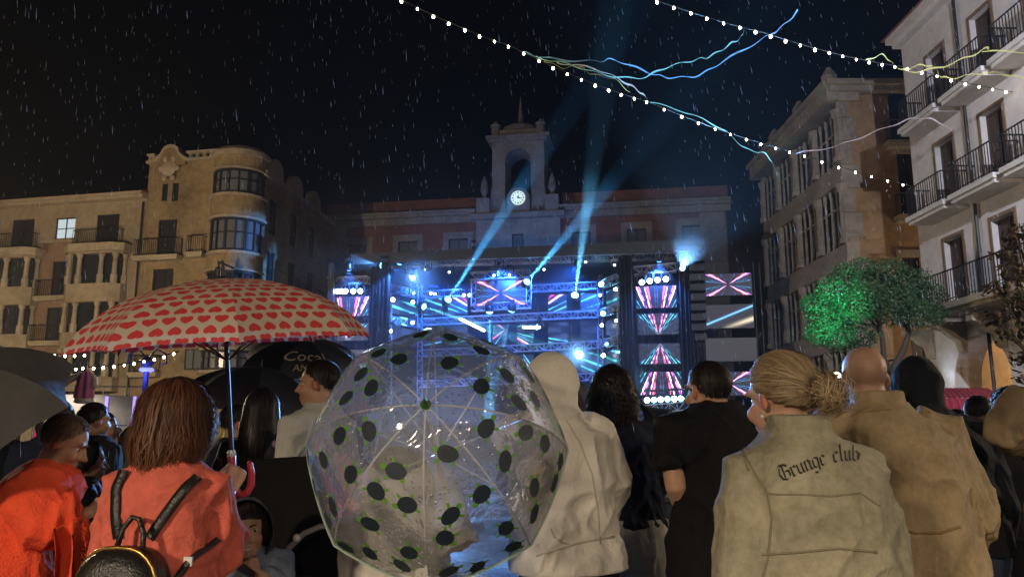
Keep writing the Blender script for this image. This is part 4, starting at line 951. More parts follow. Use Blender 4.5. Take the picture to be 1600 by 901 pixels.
for px_, py_, rx, rz_, dy in ((1590,365,.3,.22,0),(1570,400,.25,.18,.2),(1590,430,.34,.25,-.1),(1560,455,.25,.2,0),(1600,480,.35,.3,.1),(1555,500,.22,.14,-.1),(1580,520,.28,.2,.1),(1600,560,.22,.15,0),(1640,400,.5,.5,0),(1650,500,.5,.5,0),(1600,590,.15,.14,-.1),(1650,340,.4,.3,0)): 
    c = P(px_, py_, dM+dy)-b2; cl.append((tuple(c), (rx, rx*1.1, rz_))); MB().tube([(-.1,.03,2.0+.1*random.random()), (c.x*.5-.05, c.y*.5, (2.2+c.z)/2), tuple(c)], [.03,.02,.008], 5).build('limb', bark, t2, True)
leaves(cl, 1500, .125, 9, leaf_mat('magnolia_leaf', (.07,.085,.035), (.22,.12,.075)), 'crown', t2, shell=.1)

# ================================================================== kiosk trailer, blue lamp post, hanging doll, red stall
dk = 20.0; k0, k1 = P(42, 690, dk), P(232, 690, dk)
kk = empty('kiosk_trailer', (k0.x, dk, 0), 0, 'white fairground kiosk trailer with a rail on its roof', 'kiosk'); kw = k1.x-k0.x
zt_ = P(150, 616, dk).z; white_m = mat('white_panel', (.6,.56,.52), .5, var=.12); pink_m = mat('pink_panel', (.75,.06,.22), .5)
MB().prism([(.0, .35), (kw*.62, .35), (kw*.62, zt_), (.55, zt_), (.35, zt_-.25)], 0, 2.2, 'y').build('body', white_m, kk)
MB().box(kw*.621, kw, 0, 2.2, .35, zt_-.04).build('end_body', white_m, kk)
MB().prism([(-.02, .3), (kw*.55, .3), (kw*.3, 1.35), (.2, 1.5)], -.03, -.004, 'y').build('pink_panel', pink_m, kk)
for k in range(5): MB().tube([(.5+k*(kw-.5)/4, .05, zt_), (.5+k*(kw-.5)/4, .05, zt_+.2)], .018, 5).build('rail_post', white_m, kk)
MB().tube([(.5, .05, zt_+.2), (kw, .05, zt_+.2)], .02, 5).build('roof_rail', white_m, kk)
viol = glow('violet_strip', (.45, .35, 1), 1.2)
for x in (kw*.63, kw*.86): MB().box(x-.03, x+.03, -.04, -.005, .4, zt_-.05).build('light_strip', viol, kk)
MB().box(kw*.66, kw*.97, -.03, -.005, zt_-.75, zt_-.12).build('hatch', mat('hatch_panel', (.62,.6,.6), .5), kk)
for x in (.6, kw-.7): MB().lathe([(.3, -.1), (.3, .1)], 16, M=Matrix.Translation((x, .3, .3)) @ Matrix.Rotation(R(90), 4, 'X')).build('wheel', M['black'], kk)
dl = 17.0; lb = P(219, 700, dl)
lp_ = empty('blue_lamp_post', (lb.x, dl, 0), 0, 'slim blue lit post with a bell shaped top behind the kiosk', 'lamp post')
zt2 = P(221, 560, dl).z; bpm = mat('blue_paint', (.05, .06, .3), .4)
MB().lathe([(.12, 0), (.12, .2), (.06, .3), (.055, zt2-.2), (.1, zt2-.15), (.16, zt2-.05), (.05, zt2+.05)], 10).build('post', bpm, lp_, True)
MB().lathe([(.12, zt2-.28), (.16, zt2-.25), (.13, zt2-.2)], 10).build('lamp_glass', glow('blue_lamp', (.25, .28, 1), 1.6), lp_)
for s in (-1, 1): MB().tube([(0,0,zt2), (s*.2,0,zt2+.2), (s*.4,0,zt2+.1), (s*.42,0,zt2-.1), (s*.3,0,zt2-.12)], .02, 5).build('scroll_arm', bpm, lp_, True)
MB().lathe([(.02,-.05),(.2,-.04),(.22,0),(.2,.04),(.02,.05)], 14, M=Matrix.Translation((-.08, -.05, zt2-1.35)) @ Matrix.Rotation(R(75), 4, 'Y')).build('round_sign', glow('blue_sign', (.2,.22,1), 1.1), lp_, True)
point('lamp_bulb', (0, -.25, zt2-.4), 8, (.25,.3,1), .1, lp_)
dd = 12.1; dp = P(131, 600, dd); db = P(131, 626, dd)
doll = empty('hanging_doll', db, 0, 'pink and white plush doll hanging from the bulb string', 'toy')
px1 = 1/ (FPX/dd)
pinkc, whitec = mat('pink_plush', (.62,.2,.4), .8, bump=.4, bscale=60), mat('white_plush', (.65,.6,.58), .85, bump=.4, bscale=60)
h_ = P(131, 578, dd).z-db.z
mb = MB(); mb.rings([[(r_*(1+.16*math.cos(7*a))*math.cos(a), r_*(1+.16*math.cos(7*a))*math.sin(a), z) for a in [2*math.pi*i/42 for i in range(42)]] for r_, z in ((.09,.02),(.13,.05),(.125,h_*.3),(.105,h_*.7),(.07,h_*.9),(.04,h_))]); 
mb.build('dress', pinkc, doll, True)
MB().lathe([(.09, -.04), (.14, -.02), (.13, .03), (.09, .05)], 12).build('hem', whitec, doll, True)
MB().tube([(-.05, -.02, h_*.85), (-.18, -.03, h_*.75), (-.3, -.04, h_*.56)], [.05,.055,.05], 8, round_ends=True).build('arm', whitec, doll, True)
MB().tube([(.05, .02, h_*.85), (.12, .02, h_*.72), (.14, .0, h_*.5)], [.045,.05,.05], 8, round_ends=True).build('arm', whitec, doll, True)
MB().tube([(0,0,h_), (0.005,0,h_+.12), (0,0,P(131,572,dd).z-db.z)], .008, 5).build('cord', whitec, doll)
ds = 16.0; s0, s1 = P(1452, 640, ds), P(1575, 640, ds); sw = s1.x-s0.x
stl = empty('red_stall', (s0.x, ds, 0), 0, 'small stall with a dark red ribbed canopy in front of the arcade', 'stall')
ztp, zmd, zlo = P(1510, 604, ds).z, P(1510, 622, ds).z, P(1510, 648, ds).z
redm = mat('dark_red_canvas', (.2,.022,.035), .6, bump=.2); redl = mat('crimson_canvas', (.34,.02,.06), .6, bump=.2)
def ribbed(x0, x1, prof, nr, m, nm, par, flare=0):
    mb = MB(); rr = []
    N = nr*8
    for k in range(N+1):
        t = k/N; bl = .035*abs(math.sin(math.pi*t*nr)); e = (2*t-1)
        rr.append([(x0+(x1-x0)*t+e*flare*j/(len(prof)-1), y-bl*(.4+.6*(y < 1)), z+bl*.5) for j, (y, z) in enumerate(prof)])
    mb.rings(rr, False, False); return mb.build(nm, m, par, True)
ribbed(.12, sw-.12, [(.9, ztp-.05), (.7, ztp), (.45, ztp-.02), (.2, zmd+.08), (.1, zmd)], 14, redm, 'canopy', stl, .1)
ribbed(.0, sw, [(.1, zmd), (.02, (zmd+zlo)/2), (-.02, zlo)], 11, redl, 'valance', stl)
MB().box(.0, sw, -.03, -.005, zlo-.05, zlo).build('gold_edge', mat('gold_trim', (.5,.3,.05), .4), stl)
MB().box(.05, sw-.05, .1, .9, 0, 1.0).build('counter', redm, stl)
for x in (.08, sw-.08):
    for y in (.15, .85): MB().tube([(x, y, 1.0), (x, y, zmd)], .03, 6).build('post', M['steel'], stl)
lt = P(1307, 588, 28.5)
ln_ = empty('awning_lantern', lt, 0, 'small glowing white lantern under the terrace awning', 'lamp')
MB().lathe([(.06,-.2),(.13,-.15),(.17,.05),(.08,.16)], 8).build('lantern_glass', glow('terrace_lamp', (1,.9,.7), 9), ln_, True)
MB().tube([(0,0,.16),(0,0,.5),(-.25,.3,.9)], .015, 5).build('hanger', M['iron'], ln_); MB().tube([(0,0,-.2),(0,0,-lt.z)], .03, 6).build('post', M['iron'], ln_)
point('lantern_bulb', (0,-.3,0), 25, (1,.85,.6), .1, ln_)

MB().tube([(kw*.3, -.05, zt_+.18), (kw*.3, -.9, zt_+.35)], .02, 5).build('added_lamp_arm', white_m, kk); MB().lathe([(.03,-.12),(.11,-.06),(.1,0),(.03,.04)], 8, (kw*.3, -.95, zt_+.32)).build('lamp', glow('added_kiosk_lamp', (1,.85,.65), 5), kk)  # arm and glowing lamp added to brighten the kiosk
spot('lamp_bulb', (kw*.3, -.95, zt_+.12), (kw*.35, .0, .6), 75, (1,.85,.68), 140, .6, .08, kk)  # light of the added lamp on the kiosk front
# ================================================================== umbrellas
def umbrella(name, apex, axis, roll, Rr, dep, thm, n, canopy_m, label, shaft_to=.9, handle=None, sc=.05, res=(10, 12), panel_mats=None, ferrule=.06, shaft_m=None, rib_m=None, edge_m=None, ruffle=0, ferr_m=None, shaft_r=.006, inner_stretch=True, bulge=0):
    axis = Vector(axis).normalized(); q = axis.to_track_quat('Z', 'Y'); Mx = Matrix.Translation(apex) @ q.to_matrix().to_4x4() @ Matrix.Rotation(roll, 4, 'Z')
    r_ = empty(name, (0,0,0), 0, label, 'umbrella'); r_.matrix_world = Mx
    th = R(thm)
    def rib(t): return Rr*math.sin(th*t)/math.sin(th), -dep*(1-math.cos(th*t))/(1-math.cos(th))
    def S(k, a, t):
        t = t*(1-sc*4*a*(1-a)); rr, z = rib(t); a0, a1 = 2*math.pi*k/n, 2*math.pi*(k+1)/n
        x = rr*(math.cos(a0)*(1-a)+math.cos(a1)*a); y = rr*(math.sin(a0)*(1-a)+math.sin(a1)*a)
        pull = 1-.035*math.sin(math.pi*a)*t*(1-bulge)
        if bulge: am = a0+(a1-a0)*a; x, y = x*(1-bulge)+rr*math.cos(am)*bulge, y*(1-bulge)+rr*math.sin(am)*bulge
        return Vector((x*pull, y*pull, z-.02*math.sin(math.pi*a)*t*t))
    arc = [0.]
    for j in range(res[1]): arc.append(arc[-1]+math.dist(rib(j/res[1]), rib((j+1)/res[1])))
    for k in range(n):
        me = bpy.data.meshes.new('canopy_panel'); vs_, uv_, fs = [], [], []
        for j in range(res[1]+1):
            for i in range(res[0]+1):
                a, t = i/res[0], j/res[1]; p = S(k, a, max(t, .004))
                if ruffle and j == res[1]: p = p*(1+ruffle*.5*math.sin(i*2.3+k))+Vector((0,0,ruffle*.3*math.sin(i*3.1)))
                vs_.append(p); ch = 2*rib(t)[0]*math.sin(math.pi/n); uv_.append(((a-.5)*ch+k*.37, arc[j]))
        for j in range(res[1]):
            for i in range(res[0]): c = j*(res[0]+1)+i; fs.append((c, c+1, c+res[0]+2, c+res[0]+1))
        me.from_pydata(vs_, [], fs); uvl = me.uv_layers.new()
        for lp3 in me.loops: uvl.data[lp3.index].uv = uv_[lp3.vertex_index]
        me.polygons.foreach_set('use_smooth', [True]*len(me.polygons)); me.update()
        link('canopy_panel', me, (panel_mats[k % len(panel_mats)] if panel_mats else canopy_m), r_)
    rm = rib_m or M['blackmetal']
    for k in range(n):
        a0 = 2*math.pi*k/n; c, s = math.cos(a0), math.sin(a0)
        MB().tube([(rib(t)[0]*c*.993, rib(t)[0]*s*.993, rib(t)[1]-.006) for t in [j/10 for j in range(11)]], .0028, 5).build('rib', rm, r_)
        if inner_stretch: MB().tube([(0, 0, -dep*.95-.06), (rib(.5)[0]*c, rib(.5)[0]*s, rib(.5)[1]-.008)], .0024, 4).build('stretcher', rm, r_)
        if edge_m: MB().tube([S(k, i/8, 1.0) for i in range(9)], .004, 4).build('edge_binding', edge_m, r_)
    MB().tube([(0,0,.0), (0,0,-shaft_to)], shaft_r, 8).build('shaft', shaft_m or M['blackmetal'], r_)
    MB().lathe([(.014, -.012), (.016, 0), (.009, .01), (.006, ferrule*.7), (.004, ferrule)], 10).build('ferrule', ferr_m or M['blackmetal'], r_)
    return r_, S, rib
def heart_mat():
    m, nt, b = newmat('heart_print'); tc = nt.nodes.new('ShaderNodeTexCoord'); sx_ = nt.nodes.new('ShaderNodeSeparateXYZ'); nt.links.new(tc.outputs['UV'], sx_.inputs[0])
    cw, chh = .052, .040
    v = E(nt, sx_.outputs[1])*(1/chh); row = v.floor(); odd = row.mod(2); fv = v.fract()-.5
    u = E(nt, sx_.outputs[0])*(1/cw)+odd*.5; fu = u.fract()-.5
    x = fu*2.75; y = fv*(odd*2-1)*(-2.7)-(-.18)
    q = x*x+y*y-.85; f = q*q*q-x*x*y*y*y; msk = f.lt(0)
    n1 = nn(nt, 'ShaderNodeTexNoise', Scale=9, Detail=3); nt.links.new(coords(nt), n1.inputs['Vector'])
    ba = mixc(nt, E(nt, n1.outputs['Fac']), (.50,.43,.34), (.66,.58,.48)); red = mixc(nt, E(nt, n1.outputs['Fac']), (.56,.035,.045), (.68,.06,.06))
    c = mixc(nt, msk, ba, red)
    b.inputs['Roughness'].default_value = .75; nt.links.new(c, b.inputs['Base Color'])
    tr_ = nt.nodes.new('ShaderNodeBsdfTranslucent'); nt.links.new(c, tr_.inputs[0]); mx = nt.nodes.new('ShaderNodeMixShader'); mx.inputs[0].default_value = .25
    nt.links.new(b.outputs[0], mx.inputs[1]); nt.links.new(tr_.outputs[0], mx.inputs[2]); nt.links.new(mx.outputs[0], nt.nodes['Material Output'].inputs[0])
    return m
apH = P(349, 436, 2.52); rimc = P(354, 540, 2.62)
axH = Vector((-.07, -.115, 1)).normalized()
uH, SH, ribH = umbrella('heart_umbrella', apH, axH, R(10), .470, .215, 74, 8, heart_mat(), 'pale umbrella printed with red hearts, held by woman in coral blazer', .60, sc=.07, res=(14, 16), ferrule=.062, ruffle=.012, shaft_r=.0075)
# the loose tie strap with its button
pst = [SH(5, .45, .62), SH(5, .5, .75), SH(5, .52, .9), SH(5, .5, 1.0)]
tie_m = mat('tie_strap', (.62,.3,.25), .75)
# clear umbrella with turtles
def clear_mat():
    m, nt, b = newmat('clear_film'); n_ = nt.nodes; tr_ = n_.new('ShaderNodeBsdfTransparent'); tr_.inputs[0].default_value = (.90,.92,.94,1)
    gl = n_.new('ShaderNodeBsdfGlossy'); gl.inputs['Roughness'].default_value = .07; df = n_.new('ShaderNodeBsdfDiffuse'); df.inputs[0].default_value = (.75,.76,.78,1); tl = n_.new('ShaderNodeBsdfTranslucent'); tl.inputs[0].default_value = (.75,.76,.8,1)
    co = coords(nt, 'Object'); nz = nn(nt, 'ShaderNodeTexNoise', Scale=7, Detail=3, Distortion=1.2); nt.links.new(co, nz.inputs['Vector'])
    vo = nn(nt, 'ShaderNodeTexVoronoi', Scale=85); nt.links.new(co, vo.inputs['Vector'])
    dr = (1-E(nt, vo.outputs['Distance'])*2.6).max(0)*E(nt, vo.outputs['Color']).gt(.55)
    bp = nn(nt, 'ShaderNodeBump', Strength=.8, Distance=.014); nt.links.new((E(nt, nz.outputs['Fac'])+dr*.22).s, bp.inputs['Height'])
    for s in (gl, ): nt.links.new(bp.outputs[0], s.inputs['Normal'])
    m1 = n_.new('ShaderNodeMixShader'); m1.inputs[0].default_value = .5; nt.links.new(df.outputs[0], m1.inputs[1]); nt.links.new(tl.outputs[0], m1.inputs[2])
    m2 = n_.new('ShaderNodeMixShader'); nz2 = nn(nt, 'ShaderNodeTexNoise', Scale=3, Detail=3); nt.links.new(co, nz2.inputs['Vector']); nt.links.new((E(nt, nz2.outputs['Fac'])*.42+.10).s, m2.inputs[0]); nt.links.new(tr_.outputs[0], m2.inputs[1]); nt.links.new(m1.outputs[0], m2.inputs[2])
    lw = nn(nt, 'ShaderNodeFresnel', IOR=1.5); nt.links.new(bp.outputs[0], lw.inputs['Normal']); m3 = n_.new('ShaderNodeMixShader'); nt.links.new((E(nt, lw.outputs[0])*1.1).min(.5).s, m3.inputs[0]); nt.links.new(m2.outputs[0], m3.inputs[1]); nt.links.new(gl.outputs[0], m3.inputs[2])
    nt.links.new(m3.outputs[0], n_['Material Output'].inputs[0]); return m
elev = R(20); axC = Vector((0, -math.cos(elev), math.sin(elev)))
rcC = P(683, 703, 2.62); depC = .40; apC = rcC+axC*depC
clear_m = clear_mat()
clear_rib = mat('clear_plastic_rib', (.6,.6,.62), .3); grn_edge = mat('pale_green_binding', (.35,.45,.38), .5)
uC, SC_, ribC = umbrella('clear_umbrella', apC, axC, R(0), .425, depC, 80, 8, clear_m, 'clear dome umbrella printed with dark blue green turtles, tilted to the viewer', .85, sc=.02, bulge=.6, res=(10, 14), shaft_m=clear_rib, rib_m=clear_rib, edge_m=grn_edge, ferr_m=mat('green_cap', (.03,.12,.02), .5), ferrule=.04)
shell_m = mat('turtle_blue_print', (.012,.022,.035), .5); green_m = mat('turtle_green_print', (.10,.28,.03), .5)
rs = random.Random(11); tpos = []
for k in range(8):
    for tr_i, (t, cnt) in enumerate(((.30, 1), (.50, 2), (.70, 2), (.88, 3))):
        for c in range(cnt):
            a = (c+.5)/cnt + rs.uniform(-.1, .1)+(.0 if tr_i % 2 else .06); t_ = t+rs.uniform(-.05, .05); tpos.append((k, min(max(a, .14), .86), t_, rs.uniform(0, 6.28)))
def decal(S, k, a, t, polys, ang, off=.0025):
    p0 = S(k, a, t); da = (S(k, a+.01, t)-p0)/.01; dt = (S(k, a, t+.01)-p0)/.01
    ca, sa = math.cos(ang), math.sin(ang); vs_, fs, mi = [], [], []
    for poly, m_i in polys:
        b0 = len(vs_)
        for x, y in poly:
            X, Y = x*ca-y*sa, x*sa+y*ca; aa = a+X/max(da.length, .05); tt = min(t+Y/dt.length, .995)
            nrm = da.cross(dt).normalized(); p = S(k, aa, tt); nrm = nrm if nrm.dot(p-Vector((0,0,-.5))) > 0 else -nrm
            vs_.append(p+nrm*(off+.0006*m_i))
        fs.append(tuple(range(b0, len(vs_)))); mi.append(m_i)
    me = bpy.data.meshes.new('turtle_print'); me.from_pydata(vs_, [], fs); me.materials.append(green_m); me.materials.append(shell_m); me.polygons.foreach_set('material_index', mi); me.update(); return me
el = lambda cx, cy2, rx, ry, n=12, rot=0: [(cx+rx*math.cos(6.283*i/n)*math.cos(rot)-ry*math.sin(6.283*i/n)*math.sin(rot), cy2+rx*math.cos(6.283*i/n)*math.sin(rot)+ry*math.sin(6.283*i/n)*math.cos(rot)) for i in range(n)]
tp = [(el(.0,.036,.009,.011,8), 0), (el(.025,.017,.013,.0045,8,.6), 0), (el(-.025,.017,.013,.0045,8,-.6), 0), (el(.02,-.022,.011,.005,8,-.7), 0), (el(-.02,-.022,.011,.005,8,.7), 0), (el(0,0,.0245,.031,14), 1)]
for k, a, t, ang in tpos: link('turtle_print', decal(SC_, k, a, t, tp, ang), None, uC)
MB().tube([(0,0,-.85), (0,0,-.97), (.0,.02,-1.0), (0,.06,-1.0), (0,.075,-.97)], .013, 8).build('handle', mat('grey_handle', (.3,.3,.32), .4), uC, True)
# dark umbrellas further in
dk_m = mat('black_umbrella_cloth', (.012,.012,.016), .55, bump=.1); gy_m = mat('grey_umbrella_cloth', (.075,.072,.07), .6, var=.2, bump=.15); nv_m = mat('navy_umbrella_cloth', (.012,.014,.03), .5); dg_m = mat('dark_grey_umbrella_cloth', (.05,.05,.055), .6)
a_ = P(408, 573, 6.0)
umbrella('black_umbrella', a_, (.1, -.05, 1), 0, .62, .32, 70, 8, dk_m, 'plain black umbrella behind the heart umbrella shaft', .85, sc=.05)
a_ = P(478, 528, 6.6)
uT, ST_, _r = umbrella('lettered_umbrella', a_, (.12, -.3, 1), R(22.5-6), .52, .22, 70, 8, dk_m, 'dark umbrella with pale chalk lettering above the young man', .85, sc=.05)
a_ = P(-118, 566, 2.9)
umbrella('grey_umbrella', a_, (-.1, -.7, 1), R(8), .46, .24, 72, 8, gy_m, 'large grey umbrella cut by the left edge', .8, sc=.05, panel_mats=[gy_m])
a_ = P(878, 583, 8.5)
umbrella('grey_blue_umbrella', a_, (.25, -.4, 1), R(10), .45, .24, 70, 8, nv_m, 'dark umbrella with one grey panel beyond the cream hoodie', .8, sc=.05, panel_mats=[nv_m, dg_m, nv_m, nv_m])
a_ = P(1030, 668, 6.2)
umbrella('speckled_umbrella', a_, (.12, -.75, .55), R(10), .42, .24, 72, 8, mat('speckled_cloth', (.02,.02,.024), .5, var=.8, scale=40), 'black speckled umbrella held low between navy sweater and black shirt', .8, sc=.05)
# chalk lettering on the dark umbrella, laid on the gore that faces the square
def text_polys(body, size):
    cu = bpy.data.curves.new('lettering', 'FONT'); cu.body = body; cu.size = size; cu.resolution_u = 2; cu.align_x = 'CENTER'
    o = bpy.data.objects.new('lettering', cu); COL.objects.link(o); dg = bpy.context.evaluated_depsgraph_get(); me = bpy.data.meshes.new_from_object(o.evaluated_get(dg))
    vs_ = [v.co.copy() for v in me.vertices]; fs = [tuple(p.vertices) for p in me.polygons]; bpy.data.objects.remove(o); bpy.data.meshes.remove(me); return vs_, fs
chalk = mat('chalk_print', (.42,.33,.25), .8, var=.4, scale=8)
Mi = uT.matrix_world.copy()
# find the gore that faces the camera most and is right of the middle
best = max(range(8), key=lambda k: -(Mi @ ST_(k, .5, .75)-Mi @ ST_(k, .5, .2)).normalized().y - .0*k + .35*((Mi @ ST_(k, .5, .7)).x-Mi.translation.x))
for body, size, t0 in (('Cocal', .15, .70), ('ANX', .085, .90)):
    vs_, fs = text_polys(body, size); p0 = ST_(best, .5, t0); da = (ST_(best, .51, t0)-p0)/.01; dt = (ST_(best, .5, t0+.01)-p0)/.01
    pa = Mi.to_3x3() @ da; sgn = 1 if pa.x > 0 else -1
    out_ = []
    for v in vs_:
        p = ST_(best, .5+sgn*v.x/da.length, min(t0-v.y/dt.length, .99)); n_ = da.cross(dt).normalized(); n_ = n_ if n_.z > 0 else -n_; out_.append(p+n_*.003)
    me = bpy.data.meshes.new('lettering'); me.from_pydata([tuple(p) for p in out_], [], fs); me.update(); link('lettering', me, chalk, uT)
# ================================================================== people: builders
def _h(ix, iy, iz):
    n = (ix*374761393+iy*668265263+iz*2147483647) & 0xffffffff
    n = ((n ^ (n >> 13))*1274126177) & 0xffffffff
    return ((n ^ (n >> 16)) & 0xffff)/65535.0*2-1
def vnoise(p):
    i = np.floor(p).astype(np.int64); f = p-i; f = f*f*(3-2*f); r = 0
    for dx in (0, 1):
        for dy in (0, 1):
            for dz in (0, 1):
                wgt = (f[:,0] if dx else 1-f[:,0])*(f[:,1] if dy else 1-f[:,1])*(f[:,2] if dz else 1-f[:,2])
                r = r+wgt*_h(i[:,0]+dx, i[:,1]+dy, i[:,2]+dz)
    return r
def mesh_np(me):
    n = len(me.vertices); co = np.empty(n*3, np.float32); me.vertices.foreach_get('co', co); no = np.empty(n*3, np.float32); me.vertex_normals.foreach_get('vector', no)
    return co.reshape(-1,3).astype(float), no.reshape(-1,3).astype(float)
def set_np(me, co): me.vertices.foreach_set('co', co.astype(np.float32).ravel()); me.update()
WORK = bpy.data.scenes.new('fitting')                       # an empty side scene, used only while shapes are fused
def remesh(mb, name, voxel, smooth=4, fac=.5):
    """fuse closed shapes into one continuous skin"""
    me = mb.mesh(name); o = bpy.data.objects.new(name, me); WORK.collection.objects.link(o)
    md = o.modifiers.new('r', 'REMESH'); md.mode = 'VOXEL'; md.voxel_size = voxel; md.use_smooth_shade = True
    if smooth: m2 = o.modifiers.new('s', 'SMOOTH'); m2.factor = fac; m2.iterations = smooth
    WORK.view_layers[0].update(); dg = WORK.view_layers[0].depsgraph; me2 = bpy.data.meshes.new_from_object(o.evaluated_get(dg)); bpy.data.objects.remove(o); bpy.data.meshes.remove(me)
    me2.name = name; me2.materials.clear(); return me2
def wrinkle(me, amp=.008, freq=(7, 7, 4), seed=0, fine=.35, mask=None):
    """folds at three scales: broad drape, drawn creases, small puckers"""
    co, no = mesh_np(me); s = seed*17.31; f = np.array(freq)*np.array([1,1,.7])
    rot = np.array([[.9,.1,.4],[-.2,.97,.1],[-.38,-.15,.9]]); rot2 = np.array([[.75,-.1,-.6],[.15,.98,.05],[.6,-.1,.78]])
    wv = co+.06*np.stack([vnoise(co*5+s), vnoise(co*5+s+9), vnoise(co*5+s+21)], 1)
    rid = lambda q: (1-np.abs(vnoise(q)))**3*2-1
    a = rid(wv@rot.T*f+s); b = rid(wv@rot2.T*f*2.0+s+40); e = rid(wv@rot.T*f*3.6+s+63); c = vnoise(co*np.array([3,3,2.5])+s+80); c2 = vnoise(co*4.3+s+11)
    d = .5*a*(.55+.45*c)+.4*b*(.5-.5*c)*(.6+.4*c2)+.14*e*(.5+.5*c2)+.2*c
    if mask is not None: d = d*mask(co)
    set_np(me, co+no*(d*amp)[:,None]); return me
def setattr_f(me, nm, arr):
    a = me.attributes.new(nm, 'FLOAT', 'POINT'); a.data.foreach_set('value', np.asarray(arr, dtype=np.float32))
def cloth(name, col, rough=.85, var=.12, weave=260, bump=.12, sheen=.0, scale=6, col2=None, crease=.15):
    if name in _cache: return _cache[name]
    m = mat(name, col, rough, var, scale, bump, weave, spec=.2, col2=col2, sheen=sheen); nt = m.node_tree; b = nt.nodes['Principled BSDF']
    co = coords(nt, 'Object', (1, 1, .6)); n1 = nn(nt, 'ShaderNodeTexNoise', Scale=11, Detail=3, Roughness=.55, Distortion=1.4); nt.links.new(co, n1.inputs['Vector'])
    n2 = nn(nt, 'ShaderNodeTexNoise', Scale=26, Detail=2, Distortion=.8); nt.links.new(co, n2.inputs['Vector'])
    h = 1-(E(nt, n1.outputs['Fac'])-.5).abs()*5; h2 = 1-(E(nt, n2.outputs['Fac'])-.5).abs()*4
    bp = nn(nt, 'ShaderNodeBump', Strength=crease, Distance=.02); nt.links.new((h.max(0)+h2.max(0)*.35).s, bp.inputs['Height'])
    old = b.inputs['Normal'].links[0].from_node if b.inputs['Normal'].is_linked else None
    if old is not None: nt.links.new(bp.outputs[0], old.inputs['Normal'])
    else: nt.links.new(bp.outputs[0], b.inputs['Normal'])
    return m
def skin_mat(name, col):
    if name in _cache: return _cache[name]
    m, nt, b = newmat(name); _cache[name] = m; a1 = nn(nt, 'ShaderNodeAttribute', attribute_name='flush'); a2 = nn(nt, 'ShaderNodeAttribute', attribute_name='stubble')
    n1 = nn(nt, 'ShaderNodeTexNoise', Scale=35, Detail=4); nt.links.new(coords(nt), n1.inputs['Vector'])
    c = mixc(nt, E(nt, n1.outputs['Fac']), tuple(q*.78 for q in col), tuple(min(1, q*1.16) for q in col))
    c = mixc(nt, E(nt, a1.outputs['Fac']), c, (col[0]*.85, col[1]*.42, col[2]*.42)); c = mixc(nt, E(nt, a2.outputs['Fac']), c, tuple(q*.28 for q in col))
    nt.links.new(c, b.inputs['Base Color']); b.inputs['Roughness'].default_value = .5; b.inputs['Specular IOR Level'].default_value = .38
    n2 = nn(nt, 'ShaderNodeTexNoise', Scale=160, Detail=3); nt.links.new(coords(nt), n2.inputs['Vector']); bp = nn(nt, 'ShaderNodeBump', Strength=.25, Distance=.004); nt.links.new(n2.outputs['Fac'], bp.inputs['Height']); nt.links.new(bp.outputs[0], b.inputs['Normal'])
    return m
def hair_mat(name, c1, c2, rough=.52):
    if name in _cache: return _cache[name]
    m, nt, b = newmat(name); _cache[name] = m; a1 = nn(nt, 'ShaderNodeAttribute', attribute_name='tint')
    nt.links.new(mixc(nt, E(nt, a1.outputs['Fac']), c1, c2), b.inputs['Base Color']); b.inputs['Roughness'].default_value = rough; b.inputs['Specular IOR Level'].default_value = .28
    return m
SK = {'fair': skin_mat('skin_fair', (.52,.31,.22)), 'tan': skin_mat('skin_tan', (.44,.25,.16)), 'dark': skin_mat('skin_olive', (.36,.2,.125))}
eye_white = mat('eye_white', (.6,.58,.55), .2, var=.02); eye_dark = mat('eye_iris', (.02,.012,.008), .1, var=.02); tooth_m = mat('teeth', (.62,.58,.5), .3, var=.02)

def add_hand(mb, w, d, side_v, grip=0.3, s=1.0, up=None):
    """palm and five unequal bent fingers; w wrist, d pointing direction, side_v towards the thumb"""
    w = Vector(w); d = Vector(d).normalized(); sv = Vector(side_v); sv = (sv-d*sv.dot(d)).normalized(); n = d.cross(sv).normalized()   # n: back of the hand
    pal = lambda a, b_, c: w+(d*a+sv*b_+n*c)*s
    mb.rings([[pal(a, hw*math.cos(q), .014*math.sin(q)) for q in [i*math.pi/5 for i in range(10)]] for a, hw in ((-.01,.026),(.02,.032),(.05,.040),(.08,.042),(.095,.036))])
    for i, (off, ln) in enumerate(((.031,.068),(.011,.078),(-.010,.072),(-.030,.056))):
        p = Vector((.085, off, 0)); ang = 0; pts = [pal(.075, off, 0)]; rd = [.0095*s]
        for k, f in enumerate((.42,.32,.26)):
            ang += grip*(1.0 if k else .8)*1.15; p = p+Vector((math.cos(ang), 0, -math.sin(ang)))*ln*f; pts.append(pal(p.x, p.y, p.z)); rd.append((.009-.0008*k)*s)
        mb.tube(pts, rd, 7, round_ends=True)
    mb.tube([pal(.015,.024,-.004), pal(.045,.050,-.012-grip*.01), pal(.068,.056-grip*.02,-.02-grip*.022), pal(.088,.052-grip*.034,-.026-grip*.03)], [.013*s,.012*s,.010*s,.008*s], 7, round_ends=True)

